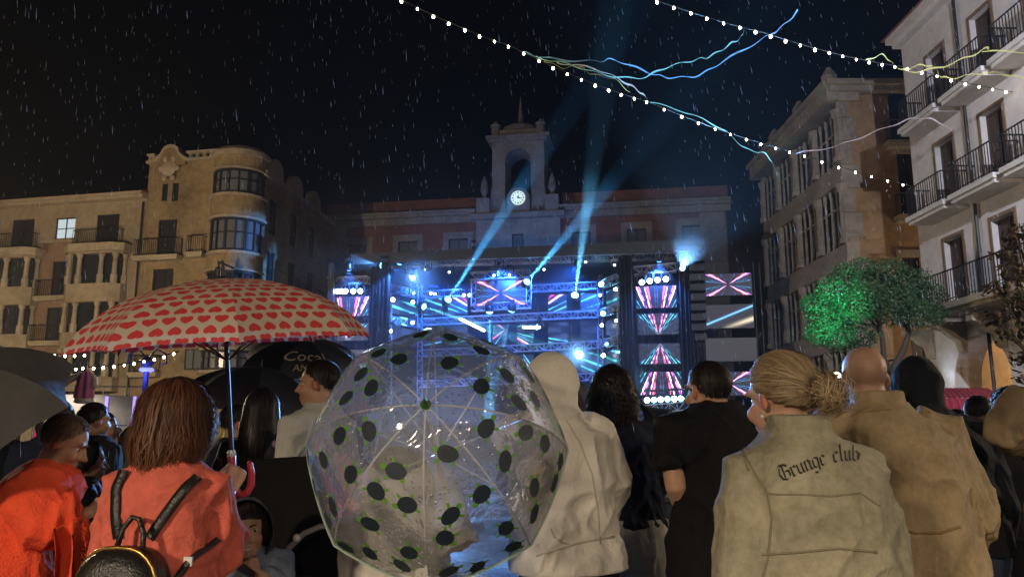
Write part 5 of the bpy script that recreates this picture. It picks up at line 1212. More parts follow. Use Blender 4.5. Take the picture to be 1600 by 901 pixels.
class Person:
    """local frame: feet at the origin, facing +Y; child of an Empty"""
    def __init__(s, px, py_top, d, yaw, label, height=None, build=1.0, lean=(0, 0), head_yaw=0, head_pitch=0, skin='fair', voxel=.011, arms=None, group=None, child=False, hs=None, female=False, head_roll=0, kb=1.025):
        top = P(px, py_top, d); s.H = height or top.z/(1.0); s.k = s.H/1.75*kb; s.b = build; s.lean = lean; s.vox = voxel; s.skin = SK[skin]; s.female = female
        s.hs = hs if hs else (1.0 if not child else 1.0)
        Rz = Matrix.Rotation(yaw, 3, 'Z'); off = Rz @ Vector((lean[0], lean[1], 0))*1.12
        s.root = empty('person', (top.x-off.x, d-off.y, 0), yaw, label, 'person', group)
        s.Mi = (Matrix.Translation(s.root.location) @ Matrix.Rotation(yaw, 4, 'Z')).inverted()
        k = s.H/1.75; s.hk = (.235 if not child else .2)/.235*(1.0 if child else min(k, 1.06)**.5)*s.hs
        zt = s.H-.118*s.hk; s.hz = zt; c = s.sp(1.62); k = s.k
        s.hc = Vector((c.x, c.y+.02, zt)); s.HM = Matrix.Translation(s.hc) @ Matrix.Rotation(head_yaw, 4, 'Z') @ Matrix.Rotation(head_roll, 4, 'Y') @ Matrix.Rotation(head_pitch, 4, 'X') @ Matrix.Scale(s.hk, 4)
        s.sw = (.172 if not female else .150)*build
        s.arms = arms or {}; s.J = {}
        for sd in (-1, 1):
            sh = s.sp(1.39)+Vector((sd*s.sw*k, 0, 0)); a = s.arms.get(sd)
            if a is None: el_, wr = sh+Vector((sd*.040, -.02, -.29))*k, sh+Vector((sd*.035, .07, -.54))*k
            else: el_, wr = sh+Vector(a[0])*k, sh+Vector(a[1])*k
            s.J[sd] = (sh, el_, wr)
    def sp(s, h):                                           # spine point at height h of a 1.75 m figure
        f = max(0, (h-.92)/.6); f = f**1.25; return Vector((s.lean[0]*f, s.lean[1]*f, h*s.k))
    def w2l(s, p): return s.Mi @ Vector(p)
    def ring(s, h, rx, ry, dy=0, n=20, e=2.4, dx=0):
        c = s.sp(h)+Vector((dx, dy, 0))*s.k; out = []
        for i in range(n):
            a = 2*math.pi*i/n; ca, sa = math.cos(a), math.sin(a); q = (abs(ca)**e+abs(sa)**e)**(-1/e); out.append(c+Vector((rx*q*ca, ry*q*sa, 0))*s.k*s.b)
        return out
    def body(s, face=True, hands=(1, 1), ears=True, grip=.3, smooth=3, thumb=None, bald=False, flush=.25):
        mb = MB(); k, HM, hk = s.k, s.HM, s.hk
        s3 = HM.to_3x3().normalized(); H = lambda x, y, z: HM @ Vector((x, y, z))
        def he(c, r, n=16, m=11, Rm=None): mb.ell(HM @ Vector(c), tuple(q*hk for q in r), n, m, (s3 @ Rm if Rm is not None else s3))
        he((0,-.012,.032), (.076,.097,.086)); he((0,.022,-.03), (.060,.066,.082)); he((0,.052,-.088), (.034,.032,.028)); he((0,-.0,-.06), (.056,.06,.05))
        if face:
            mb.tube([H(0,.085,.018), H(0,.098,-.008), H(0,.113,-.03)], [.0075*hk,.0095*hk,.0125*hk], 8, round_ends=True)
            for sd in (-1, 1):
                he((sd*.012,.098,-.034), (.009,.010,.008), 8, 6); he((sd*.036,.062,-.032), (.026,.026,.026), 10, 7); he((sd*.032,.078,.026), (.026,.013,.009), 10, 6)
            he((0,.086,-.062), (.023,.011,.0065), 10, 6); he((0,.084,-.073), (.021,.011,.007), 10, 6)
        if ears:
            for sd in (-1, 1): he((sd*.079,-.012,-.006), (.009,.019,.032), 10, 8, Matrix.Rotation(sd*.35, 3, 'Z') @ Matrix.Rotation(-.18, 3, 'X'))
        nb = s.sp(1.48); nr = (.058 if not s.female else .049)*k*s.b**.5
        mb.tube([nb+Vector((0,-.005,-.06))*k, nb+Vector((0,-.005,0))*k, H(0,-.022,-.06), H(0,-.015,0)], [nr*1.15, nr*1.05, nr*.98, nr*.9], 14)
        tr_ = [(.80,.13,.095,0),(.92,.172,.118,-.01),(1.0,.16,.112,0),(1.1,.142,.102,.005),(1.22,.155,.11,0),(1.33,.165,.115,-.005),(1.41,.145,.09,-.01),(1.465,.085,.07,-.01),(1.50,.06,.05,-.01)]
        mb.rings([s.ring(h, rx, ry, dy) for h, rx, ry, dy in tr_])
        for sd in (-1, 1):
            sh, el_, wr = s.J[sd]; i0 = sh+Vector((-sd*.05, 0, .01))*k
            mb.tube([i0, sh, sh.lerp(el_, .4), el_, el_.lerp(wr, .3), wr], [q*k*s.b**.6 for q in (.052,.056,.046,.039,.040,.026)], 12)
            if hands[0 if sd < 0 else 1]:
                d = (wr-el_).normalized(); tv = (thumb or {}).get(sd, Vector((-sd*.6, .8, 0))); g_ = grip if not isinstance(grip, dict) else grip.get(sd, .3); hd = (thumb or {}).get((sd, 'd'), d)
                add_hand(mb, wr, hd, tv, g_, .95*k)
            hp = Vector((sd*.09*s.b, 0, .9))*k; kn = Vector((sd*.10, .015, .49))*k; an = Vector((sd*.10, -.02, .08))*k
            mb.tube([hp+Vector((0,0,.05))*k, hp.lerp(kn, .25), kn, kn.lerp(an, .3)+Vector((0,-.015,0)), an], [q*k*s.b**.7 for q in (.085,.082,.055,.054,.036)], 12)
            mb.tube([an+Vector((0,-.03,-.03))*k, an+Vector((0,.06,-.05))*k, an+Vector((sd*.01,.16,-.06))*k], [.034*k,.035*k,.022*k], 8, round_ends=True)
        me = remesh(mb, 'body', s.vox, smooth); co, no = mesh_np(me)
        hm = np.array(HM.inverted()); hl = co@hm[:3,:3].T+hm[:3,3]
        lip = np.exp(-((hl[:,0]/.022)**2+((hl[:,2]+.067)/.009)**2)*1.2)*(hl[:,1] > .07); che = .35*np.exp(-(((np.abs(hl[:,0])-.045)/.025)**2+((hl[:,2]+.03)/.03)**2))*(hl[:,1] > .02); ear = .7*(np.abs(hl[:,0]) > .075)*(np.abs(hl[:,2]) < .05)*(np.abs(hl[:,1]) < .05)
        nose = .3*np.exp(-((hl[:,0]/.015)**2+((hl[:,2]+.03)/.015)**2))*(hl[:,1] > .09)
        setattr_f(me, 'flush', np.clip(lip*.8+che+ear+nose, 0, 1))
        stb = np.zeros(len(co)) if not bald else .6*np.exp(-((hl[:,2]+.005)/.055)**2)*smoothstep(.04, -.0, hl[:,1])*(hl[:,2] > -.1)
        setattr_f(me, 'stubble', stb); o = link('body', me, s.skin, s.root); s.bodyo = o
        if face:
            for sd in (-1, 1):
                MB().ell((0,0,0), (.0115,.0115,.0105), 12, 8).build('eye', eye_white, s.root, True).matrix_local = HM @ Matrix.Translation((sd*.031,.0625,.003))
                MB().ell((0,0,0), (.0062,.003,.0062), 10, 6).build('iris', eye_dark, s.root, True).matrix_local = HM @ Matrix.Translation((sd*.031,.0735,.002))
        return o
    # -------- clothing
    def top(s, name, m, hem=.9, ease=.02, sleeve='long', collar=0, amp=.008, freq=(7,7,4), seed=0, hemw=0., voxel=None, neck=1.47, hood=None, cuff=.0, smooth=6, waist=0, shoulder=0, extra=None, cape=None, sl_r=1.0, fine=.35):
        mb = MB(); k, e = s.k, ease; v = voxel or s.vox
        rr = [(hem, .178+e+hemw, .128+e+hemw), (hem+.03, .182+e+hemw, .132+e+hemw), (1.02, .172+e-waist, .124+e-waist), (1.12, .160+e-waist, .118+e-waist), (1.22, .158+e, .124+e), (1.33, .168+e, .130+e), (1.39, .156+e+shoulder, .120+e), (1.44, .118+e+shoulder, .100+e*.8), (1.475, .086+e*.6, .080+e*.6), (neck+.03, .066+e*.5, .064+e*.5)]
        rr = [q for i, q in enumerate(rr) if q[0] > hem+.02 or i < 2]
        mb.rings([s.ring(h, rx, ry, -.005) for h, rx, ry in rr])
        for sd in (-1, 1):
            sh, el_, wr = s.J[sd]; i0 = sh+Vector((-sd*.07, 0, .005))*k; R_ = [(.058+e)*k*s.b**.5*sl_r, (.059+e)*k*s.b**.5*sl_r, (.056+e)*k*s.b**.5*sl_r, (.054+e)*k*s.b**.5*sl_r, (.052+e)*k*s.b**.5*sl_r, (.038+e*.8+cuff)*k*s.b**.5*sl_r]
            if sleeve == 'long': mb.tube([i0, sh, sh.lerp(el_, .45), el_, el_.lerp(wr, .4), el_.lerp(wr, .97)], R_, 14)
            elif sleeve == 'short': mb.tube([i0, sh, sh.lerp(el_, .35), sh.lerp(el_, .68)], [R_[0], R_[1], R_[2], R_[3]*1.12], 14)
            elif sleeve == 'three': mb.tube([i0, sh, sh.lerp(el_, .45), el_, el_.lerp(wr, .5)], R_[:5], 14)
        if collar:
            nb = s.sp(1.475); mb.tube([nb+Vector((0,-.012,-.02))*k, nb+Vector((0,-.014,collar))*k], [(.078+e*.5)*k, (.072+e*.5)*k], 18)
        if hood == 'up':
            HM, hk = s.HM, s.hk; s3 = HM.to_3x3().normalized()
            mb.ell(HM @ Vector((0,-.034,.018)), (.108*hk,.122*hk,.132*hk), 18, 12, s3); mb.ell(HM @ Vector((0,-.075,.07)), (.055*hk,.075*hk,.07*hk), 14, 9, s3); mb.ell(HM @ Vector((0,-.035,-.06)), (.112*hk,.11*hk,.10*hk), 16, 10, s3); mb.ell(HM @ Vector((0,-.06,-.115)), (.128*hk,.115*hk,.055*hk), 16, 9, s3)
            nb = s.sp(1.44); mb.tube([nb+Vector((0,-.02,-.05))*k, HM @ Vector((0,-.03,-.08))], [.12*k, .092*hk], 16)
        elif hood == 'down':
            nb = s.sp(1.46); mb.ell(nb+Vector((0,-.085,-.03))*k, (.125*k,.07*k,.075*k), 14, 9)
        if extra: extra(mb)
        me = remesh(mb, name, v, smooth)
        if amp: wrinkle(me, amp*3.4, freq, seed, fine, (lambda co: np.interp(co[:,2], [co[:,2].min(), co[:,2].min()+.035], [.12, 1])*(np.interp(co[:,2], [1.42*k, 1.5*k], [1, .45]) if hood else np.where(co[:,2] > (1.5*k), .55, 1.0)*np.interp(co[:,2], [1.36*k, 1.44*k], [1, .5]))))
        o = link(name, me, m, s.root); s.topo = o; return o
    def trousers(s, name, m, ease=.015, top=.98, bottom=.07, amp=.006, seed=3, flare=0):
        mb = MB(); k, e = s.k, ease
        mb.rings([s.ring(h, rx+e, ry+e, -.008) for h, rx, ry in ((.80,.15,.105),(.86,.172,.12),(.93,.176,.122),(top,.165,.116))])
        for sd in (-1, 1):
            hp = Vector((sd*.088*s.b, 0, .88))*k; kn = Vector((sd*.10, .015, .49))*k; an = Vector((sd*.10, -.02, .08))*k
            pts = [hp, hp.lerp(kn, .3), kn, kn.lerp(an, .4), kn.lerp(an, .98)]; rd = [(.088+e)*k*s.b**.7, (.086+e)*k*s.b**.7, (.062+e)*k, (.06+e+flare*.5)*k, (.05+e+flare)*k]
            if bottom > .5: f = (hp.z-bottom*k)/(hp.z-kn.z); pts = [hp, hp.lerp(kn, f*.5), hp.lerp(kn, f)]; rd = [(.092+e)*k, (.095+e)*k, (.098+e)*k]
            mb.tube(pts, rd, 14)
        me = remesh(mb, name, s.vox*1.15, 4); wrinkle(me, amp, (8,8,6), seed); return link(name, me, m, s.root)
    def skirt(s, name, m, hem=.15, top=1.0, flare=.1, amp=.012, waves=9):
        mb = MB(); n = 48; rr = []
        for j in range(12):
            t = j/11; h = top+(hem-top)*t; base = s.ring(h, .165+flare*t, .12+flare*t, -.005, n); c = s.sp(h)
            rr.append([c+(p-c)*(1+.09*t*math.sin(i*waves*2*math.pi/n+t*1.3)) for i, p in enumerate(base)])
        me = mb.rings(rr[::-1]).mesh(name, True); return link(name, me, m, s.root)
    def shoes(s, m, sole=None):
        k = s.k
        for sd in (-1, 1):
            mb = MB(); an = Vector((sd*.10, -.02, 0))*k; rr = []
            for y, wv, h in ((-.065,.022,.05),(-.05,.036,.075),(0,.04,.085),(.06,.044,.07),(.12,.048,.055),(.17,.042,.042),(.2,.024,.03)):
                c = an+Vector((sd*.004, y, 0))*k; rr.append([c+Vector((wv*math.cos(a), 0, max(.004, h*(.5+.5*math.sin(a))) if math.sin(a) > -.9 else .004))*k for a in [2*math.pi*i/12 for i in range(12)]])
            mb.rings(rr).build('shoe', m, s.root, True)
    # -------- hair
    def hair(s, style, m, length=.12, n=1400, seed=0, wdt=.0035, vol=.0, fringe=False, back=125, side=92, front=48, curl=.0, shell=True, wander=.01, tie=(0,-.115,.02), cap_k=1.0, frizz=.0):
        rng = np.random.default_rng(seed+5); HM = s.HM; C = np.array((0,-.012,.03)); Rr = np.array((.0815,.103,.0945))*(1+vol)*cap_k
        def wrap(phi): return np.degrees(np.abs((phi+np.pi) % (2*np.pi)-np.pi))
        def hl(phi):                                        # hairline polar angle (phi 0 = face)
            f = (72, 76, 84) if fringe else (front, front+4, front+22)
            return np.radians(np.interp(wrap(phi), [0, 35, 55, 75, 95, 130, 180], [*f, side-4, side+10, back-8, back])+2.5*np.sin(phi*23)+2*np.sin(phi*41+1))
        def dirv(phi, th): return np.stack([np.sin(th)*np.sin(phi), np.sin(th)*np.cos(phi), np.cos(th)], -1)
        def path(phi, t, g):
            phi, t, g = np.broadcast_arrays(phi, t, g); tc = np.clip(t, 0, 1)
            if style == 'pony':
                d0 = dirv(phi, hl(phi)); d1 = np.array(tie)-C; d1 = d1/np.linalg.norm(d1); om = np.arccos(np.clip(d0@d1, -1, 1)); so = np.sin(om)+1e-6
                d = (np.sin((1-tc)*om)/so)[..., None]*d0+(np.sin(tc*om)/so)[..., None]*d1; d /= np.linalg.norm(d, axis=-1, keepdims=True)
                return C+d*Rr*(g*(1+.03*tc)-.05*(1-smoothstep(0, .15, tc)))[..., None]
            h = hl(phi); th1 = np.minimum(h, R(98)); L = length*np.interp(wrap(phi), [0, 48, 62, 180], [0, 0, 1, 1])
            if style in ('short', 'buzz'): th1 = h; L = L*0+1e-4; g = g-.06*smoothstep(.55, 1, tc)
            Lh = L+Rr[2]*np.maximum(0, h-th1); arcl = th1*.095; sd = tc*(arcl+Lh); on = np.minimum(sd/arcl, 1); p = C+dirv(phi, th1*on)*Rr*g[..., None]
            dn = np.maximum(sd-arcl, 0); q = dn/np.maximum(Lh, 1e-6); ow = dirv(phi, np.pi/2+0*phi)
            b_ = (.022*np.sin(np.minimum(1, q)*np.pi*.9)-.02*q)*(length > .05)
            p = p+ow*(b_*g)[..., None]; p[..., 2] -= dn; p[..., 1] -= .15*dn*(style == 'long'); return p
        V, F, T = [], [], []; k0 = 0
        if shell:
            a, b_ = 44, 14; ph, tt = np.meshgrid(np.arange(a)*2*np.pi/a, .02+.98*np.arange(b_+1)/b_); v = path(ph, tt, np.full(ph.shape, .972)).reshape(-1, 3); V.append(v); T.append(.1+.2*rng.random(len(v)))
            F += [(j*a+i, j*a+(i+1) % a, (j+1)*a+(i+1) % a, (j+1)*a+i) for j in range(b_) for i in range(a)]; F.append(tuple(range(a))[::-1]); F.append(tuple(range(b_*a, (b_+1)*a))); k0 = len(v)
        seg = 9 if style != 'curly' else 30; N = n
        phi = rng.uniform(-np.pi, np.pi, N)
        if style == 'pony': t0, t1 = rng.uniform(0, .35, N), np.ones(N)
        elif style in ('short', 'buzz'): t0 = rng.uniform(0, .95, N); t1 = np.minimum(1.04, t0+rng.uniform(.12, .3, N))
        else: t0, t1 = np.maximum(0, rng.uniform(-.3, .5, N)), rng.uniform(.76, 1.05, N)
        g = 1+rng.uniform(0, .05, N)+(rng.uniform(0, .11, N) if style == 'curly' else 0)+frizz*rng.random(N)**4; tint = np.clip(rng.normal(.5, .27, N), 0, 1); ph = rng.uniform(0, 6.28, N); fr = rng.uniform(.7, 1.3, N); dphi = rng.normal(0, .12, N)*(wander/.01)
        # strands gather in locks
        lk = np.floor(phi*9+rng.integers(0, 3, N)*.0); lockp = np.sin(lk*12.9)*6.28
        t = t0[:, None]+(t1-t0)[:, None]*np.arange(seg+1)/seg; PH, FR = ph[:, None], fr[:, None]
        lift = (.0 if style not in ('short',) else .05*(np.arange(seg+1)/seg)[None, :]**2*rng.random(N)[:, None])
        p = path(phi[:, None]+dphi[:, None]*t*np.sin(PH+2*t)+.05*np.sin(lockp[:, None]+5*t)*t, t, g[:, None]+0*t+lift)
        p[..., 2] -= np.maximum(t-1, 0)*.15
        p += wander*.35*t[..., None]*np.stack([np.sin(PH+7*t*FR), np.cos(PH*1.3+6*t*FR), .4*np.sin(PH+5*t)], -1)
        if curl: p += (curl*(.35+.65*t))[..., None]*np.stack([np.cos(PH+34*t*FR), np.sin(PH+34*t*FR), .3*np.sin(34*t*FR)], -1)
        tg = np.empty_like(p); tg[:, 1:-1] = p[:, 2:]-p[:, :-2]; tg[:, 0] = p[:, 1]-p[:, 0]; tg[:, -1] = p[:, -1]-p[:, -2]
        rd = p-C; rd[..., 2] *= .3; sv = np.cross(tg, rd); sv /= np.linalg.norm(sv, axis=-1, keepdims=True)+1e-9
        wj = wdt*(1-.75*(np.arange(seg+1)/seg)**3)[None, :]*rng.uniform(.5, 1.4, N)[:, None]; sv *= wj[..., None]
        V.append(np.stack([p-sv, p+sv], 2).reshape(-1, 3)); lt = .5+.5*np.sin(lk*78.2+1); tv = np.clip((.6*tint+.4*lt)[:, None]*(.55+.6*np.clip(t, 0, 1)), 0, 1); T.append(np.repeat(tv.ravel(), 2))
        for q in range(N):
            b0 = k0+q*2*(seg+1); F += [(b0+2*j, b0+2*j+1, b0+2*j+3, b0+2*j+2) for j in range(seg)]
        V = np.concatenate(V); hm = np.array(HM); V = V@hm[:3,:3].T+hm[:3,3]
        me = bpy.data.meshes.new('hair'); me.from_pydata(V.tolist(), [], F); setattr_f(me, 'tint', np.concatenate(T)); me.polygons.foreach_set('use_smooth', [True]*len(me.polygons)); me.update()
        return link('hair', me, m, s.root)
    def brows(s, m):
        for sd in (-1, 1): MB().tube([(sd*.014,.0915,.0225), (sd*.03,.0915,.028), (sd*.047,.077,.022)], [.0032,.0036,.002], 6, round_ends=True).build('eyebrow', m, s.root, True).matrix_local = s.HM
def bvh_of(o): 
    me = o.data; return BVHTree.FromPolygons([v.co.copy() for v in me.vertices], [tuple(p.vertices) for p in me.polygons])
def project(bv, x, z, y0=-1.2, d=(0, 1, 0), off=.004, yd=0.):
    h = bv.ray_cast(Vector((x, y0, z)), Vector(d)); 
    if h[0] is None: return None
    return h[0]-Vector(d)*off
def strap(bv, pts, wd, th, m, name, parent, y0=-1.2, n=26):
    """a flat band lying on the cloth, seen from behind"""
    P_ = []
    for i in range(n+1):
        t = i/n*(len(pts)-1); k = min(int(t), len(pts)-2); f = t-k; a = Vector(pts[k]).lerp(Vector(pts[k+1]), f); P_.append(a)
    mb = MB(); rr = []; last = None
    ys = []
    for a in P_:
        h_ = project(bv, a.x, a.y, y0); ys.append(h_.y if h_ is not None else (ys[-1] if ys else 0))
    ys = [min(ys[max(0, i-2):i+3]) for i in range(n+1)]; ys = [sum(ys[max(0, i-3):i+4])/len(ys[max(0, i-3):i+4]) for i in range(n+1)]
    for i in range(n+1):
        t = (P_[min(i+1, n)]-P_[max(i-1, 0)]).normalized(); sd = Vector((t.y, -t.x)); row = []
        q = [project(bv, *(P_[i]+sd*e), y0) for e in (-wd/2, 0, wd/2)]
        if any(v is None for v in q): 
            if last is None: continue
            q = [Vector((P_[i].x+sd.x*e, last, P_[i].y+sd.y*e)) for e in (-wd/2, 0, wd/2)]
        ym = ys[i]; last = ym; q = [Vector((v.x, ym, v.z)) for v in q]
        rr.append([q[0]+Vector((0,-.001,0)), Vector((q[0].x, ym-th, q[0].z)), Vector((q[1].x, ym-th*1.2, q[1].z)), Vector((q[2].x, ym-th, q[2].z)), q[2]+Vector((0,-.001,0))])
    mb.rings(rr, False); return mb.build(name, m, parent, True)
# ================================================================== people: the crowd, front row first
def setarm(p, sd, el_, wr, sh=None):
    s0 = p.J[sd][0] if sh is None else p.w2l(P(*sh)); p.J[sd] = (s0, p.w2l(P(*el_)), p.w2l(P(*wr)))
black_shoe = mat('black_shoe', (.012,.012,.013), .4); white_shoe = mat('white_shoe', (.5,.48,.45), .5)
black_tr = cloth('black_trousers', (.01,.01,.012)); jeans = cloth('blue_jeans', (.035,.05,.085), weave=400); pale_jeans = cloth('washed_jeans', (.09,.11,.14), weave=400, var=.35)
blk_hair = hair_mat('black_hair', (.004,.003,.003), (.035,.026,.022), .42); brn_hair = hair_mat('brown_hair', (.02,.011,.006), (.07,.04,.022)); red_hair = hair_mat('auburn_hair', (.022,.008,.005), (.2,.085,.042)); bld_hair = hair_mat('blonde_hair', (.09,.058,.03), (.44,.33,.2)); gry_hair = hair_mat('cropped_brown_hair', (.11,.066,.038), (.34,.22,.14)); drk_hair = hair_mat('dark_brown_hair', (.008,.006,.005), (.03,.022,.017))

# ---- woman in the coral blazer, under the heart umbrella
hp0 = apH-axH*.60
p = Person(277, 603, 2.35, R(-8), 'woman with auburn bob in a coral blazer holding the heart umbrella', female=True, voxel=.0085, head_yaw=R(-14), skin='fair', build=.98, lean=(.0, .02))

el_w = P(352, 868, 2.42); hd_ = Vector((.28, .3, .91)).normalized(); hs_ = Vector((-.6, -.7, .2)); hs_ = (hs_-hd_*hs_.dot(hd_)).normalized(); hn_ = hd_.cross(hs_)
wr_w = uH.matrix_world @ Vector((0, 0, -.625))+hn_*.026-hd_*.062
p.J[1] = (p.J[1][0], p.w2l(el_w), p.w2l(wr_w))
p.vox = .0062; p.body(face=True, hands=(1, 1), grip={1: 1.25, -1: .3}, thumb={1: p.Mi.to_3x3() @ hs_, (1, 'd'): p.Mi.to_3x3() @ hd_}); p.vox = .0085
p.J[1] = (p.J[1][0], p.J[1][1], p.J[1][1].lerp(p.J[1][2], .55))
p.top('blazer', cloth('coral_linen', (.58,.125,.09), var=.2, weave=180, bump=.2), hem=.84, ease=.02, collar=.05, amp=.011, seed=1, cuff=.012, shoulder=.012, freq=(6,6,5))
p.J[1] = (p.J[1][0], p.J[1][1], p.w2l(wr_w))
p.hair('bob', red_hair, length=.135, n=5600, seed=1, wdt=.0018, vol=.07, wander=.045, back=120, frizz=.16)
p.trousers('trousers', black_tr); p.shoes(black_shoe)
bv = bvh_of(p.topo); lx_ = lambda px, py, d=2.26: (lambda q: (q.x, q.z))(p.w2l(P(px, py, d)))
leather = mat('black_leather', (.012,.011,.011), .38, bump=.25, bscale=120); gold = mat('gold_zip', (.45,.28,.08), .3, metal=.9)
bag = empty('backpack', p.root.location, R(-8), 'small black leather backpack with gold zip on the coral blazer', 'backpack')
for nm, pts in (('shoulder_strap', ((198,733),(191,765),(195,800),(199,838))), ('shoulder_strap', ((318,735),(297,770),(272,805),(252,836))), ('side_strap', ((326,845),(305,875),(285,905)))):
    strap(bv, [lx_(*q) for q in pts], .028 if nm != 'side_strap' else .018, .006, leather, nm, bag)
bx, bz = lx_(207, 900, 2.2); yb = project(bv, bx, bz).y
mb = MB(); n = 28
def pack_ring(dy, sc_): return [(bx+sc_*.118*(abs(math.cos(a))**.75)*math.copysign(1, math.cos(a)), yb-dy, bz-.07+sc_*(.155*math.copysign(abs(math.sin(a))**.75, math.sin(a)))) for a in [2*math.pi*i/n for i in range(n)]]
mb.rings([pack_ring(-.03, .8), pack_ring(.0, .96), pack_ring(.04, 1.0), pack_ring(.085, .97), pack_ring(.11, .86), pack_ring(.12, .6)]); mb.build('pack_body', leather, bag, True)
MB().tube([pack_ring(.075, .995)[i] for i in range(-1, 15)], .005, 6).build('zip', gold, bag, True)
hx, hz_ = lx_(224, 838, 2.22)
MB().tube([(hx-.038, yb-.045, bz+.06), (hx-.03, yb-.03, bz+.125), (hx-.008, yb-.025, bz+.155), (hx+.012, yb-.025, bz+.15), (hx+.03, yb-.03, bz+.115), (hx+.042, yb-.045, bz+.06)], .0075, 8).build('carry_loop', leather, bag, True)
bx2, bz2 = lx_(305, 873); yy = project(bv, bx2, bz2).y; MB().box(bx2-.012, bx2+.012, yy-.012, yy-.004, bz2-.012, bz2+.012).build('buckle', M['steel'], bag)
# red hooked handle of the heart umbrella, in its own frame
red_h = mat('red_handle', (.5,.03,.06), .35)
MB().tube([(0,0,-.565), (0,0,-.66)], .0125, 10, round_ends=True).build('handle_grip', red_h, uH, True)
qv = uH.matrix_world.to_3x3().inverted() @ Vector((.9, .3, 0)); qv.z = 0; qv.normalize()
hk_ = [Vector((0,0,-.65))+qv*.0, Vector((0,0,-.678))+qv*.006, Vector((0,0,-.695))+qv*.022, Vector((0,0,-.69))+qv*.042, Vector((0,0,-.668))+qv*.055, Vector((0,0,-.63))+qv*.058, Vector((0,0,-.60))+qv*.054]
MB().tube(hk_, [.0125,.0125,.0122,.012,.0115,.0105,.009], 10, round_ends=True).build('handle_hook', red_h, uH, True)
MB().lathe([(.013,-.57),(.0135,-.56),(.010,-.55)], 10).build('handle_collar', M['steel'], uH)

# ---- woman in the orange shawl
p = Person(92, 651, 3.3, R(-66), 'short haired woman in a bright orange fringed shawl looking down', female=True, voxel=.008, lean=(0, .10), head_pitch=R(-24), head_yaw=R(-8), skin='tan', build=1.15)
setarm(p, 1, (72, 822, 3.12), (140, 800, 3.18)); p.body(grip=.5, thumb={1: Vector((0, .3, 1))})
p.J[1] = (p.J[1][0], p.J[1][1], p.J[1][1].lerp(p.J[1][2], .86))
orange_c = cloth('orange_wool', (.78,.085,.035), var=.08, weave=140, bump=.35)
p.top('shawl', orange_c, hem=.72, ease=.045, amp=.016, seed=4, hemw=.05, cuff=.03, sl_r=1.2, freq=(5,5,3), collar=.02)
p.hair('short', gry_hair, length=.02, n=3200, seed=2, wdt=.0018, wander=.012, vol=.02, side=92, back=130, front=46)
p.brows(gry_hair); p.skirt('skirt', mat('striped_skirt', (.05,.048,.045), .8, var=.9, scale=9, stretch=(5,5,.6)), hem=.1, flare=.12); p.shoes(black_shoe)
bvs = bvh_of(p.topo); rs = random.Random(4); mb = MB()
co, _ = mesh_np(p.topo.data); zlow = co[:,2].min()+.02
low = co[co[:,2] < zlow+.015]
for i in range(170):
    q = low[rs.randrange(len(low))]; ln = rs.uniform(.04, .08); a = Vector(q)+Vector((0,0,-.01)); mb.tube([a, a+Vector((rs.uniform(-.008,.008), rs.uniform(-.008,.008), -ln*.5)), a+Vector((rs.uniform(-.014,.014), rs.uniform(-.014,.014), -ln))], [.0022,.002,.0008], 4, False)
fr = mb.build('fringe', orange_c, p.root); fr['kind'] = 'stuff'
# the fringed front edge hangs straight down from the sleeve
ed = [p.w2l(P(126, 806, 3.1)), p.w2l(P(128, 850, 3.08)), p.w2l(P(124, 905, 3.06)), p.w2l(P(120, 960, 3.05))]; eb = [p.w2l(P(78, 830, 3.0)), p.w2l(P(82, 860, 2.99)), p.w2l(P(80, 905, 2.98)), p.w2l(P(78, 960, 2.98))]
mb = MB(); rr = []
for j in range(13):
    t = j/12*3; i = min(int(t), 2); f = t-i; a, b_ = eb[i].lerp(eb[i+1], f), ed[i].lerp(ed[i+1], f); rr.append([a.lerp(b_, u)+Vector((.0, .0, 0))+Vector((.02*math.sin(u*9+j*.25), .012*math.cos(u*11), 0)) for u in [q/10 for q in range(11)]])
rr2 = [[q+Vector((.012,0,0)) for q in r_] for r_ in rr]
mb.rings([a+b_[::-1] for a, b_ in zip(rr, rr2)]); mb.build('shawl_front', orange_c, p.root, True)
mb = MB()
for j in range(90):
    t = rs.random()*2.9; i = min(int(t), 2); a = ed[i].lerp(ed[i+1], t-i)+Vector((rs.uniform(-.004,.012),0,0)); mb.tube([a, a+Vector((rs.uniform(-.01,.01), rs.uniform(.008,.02), -.012)), a+Vector((rs.uniform(-.01,.01), rs.uniform(.015,.035), -.03-rs.random()*.02))], [.002,.0018,.0008], 4, False)
fr = mb.build('fringe', orange_c, p.root); fr['kind'] = 'stuff'

# ---- girl in the hood
p = Person(390, 783, 2.95, R(196), 'smiling girl in a grey blue raincoat with dark hood up', child=True, voxel=.0062, head_roll=R(6), head_pitch=R(2), skin='fair', build=.98)
setarm(p, -1, (428, 915, 2.9), (404, 896, 2.8)); p.body(grip={-1: 1.2, 1: .3}, thumb={-1: Vector((.2, .3, 1)), (-1, 'd'): Vector((.25, .1, 1))}, flush=.2)
p.J[-1] = (p.J[-1][0], p.J[-1][1], p.J[-1][1].lerp(p.J[-1][2], .8))
p.top('raincoat', cloth('grey_blue_coat', (.17,.205,.27), rough=.6, weave=120), hem=.78, ease=.03, amp=.009, seed=8, hemw=.03)
mb = MB(); HM = p.HM; s3 = HM.to_3x3().normalized(); hk = p.hk
rr = []
for j, (y, g, zz) in enumerate(((-.135,.35,0),(-.12,.7,0),(-.06,.98,0),(.0,1.06,0),(.045,1.07,0),(.06,1.05,0),(.055,.97,0),(.02,.95,0),(-.05,.9,0),(-.1,.6,0),(-.115,.3,0))): rr.append([HM @ Vector((g*.105*math.cos(a), y+.02*math.sin(a), .0+g*(.135 if math.sin(a) > 0 else .125)*math.sin(a))) for a in [2*math.pi*i/24 for i in range(24)]])
mb.rings(rr).build('hood', cloth('dark_hood', (.03,.034,.045), rough=.6), p.root, True)
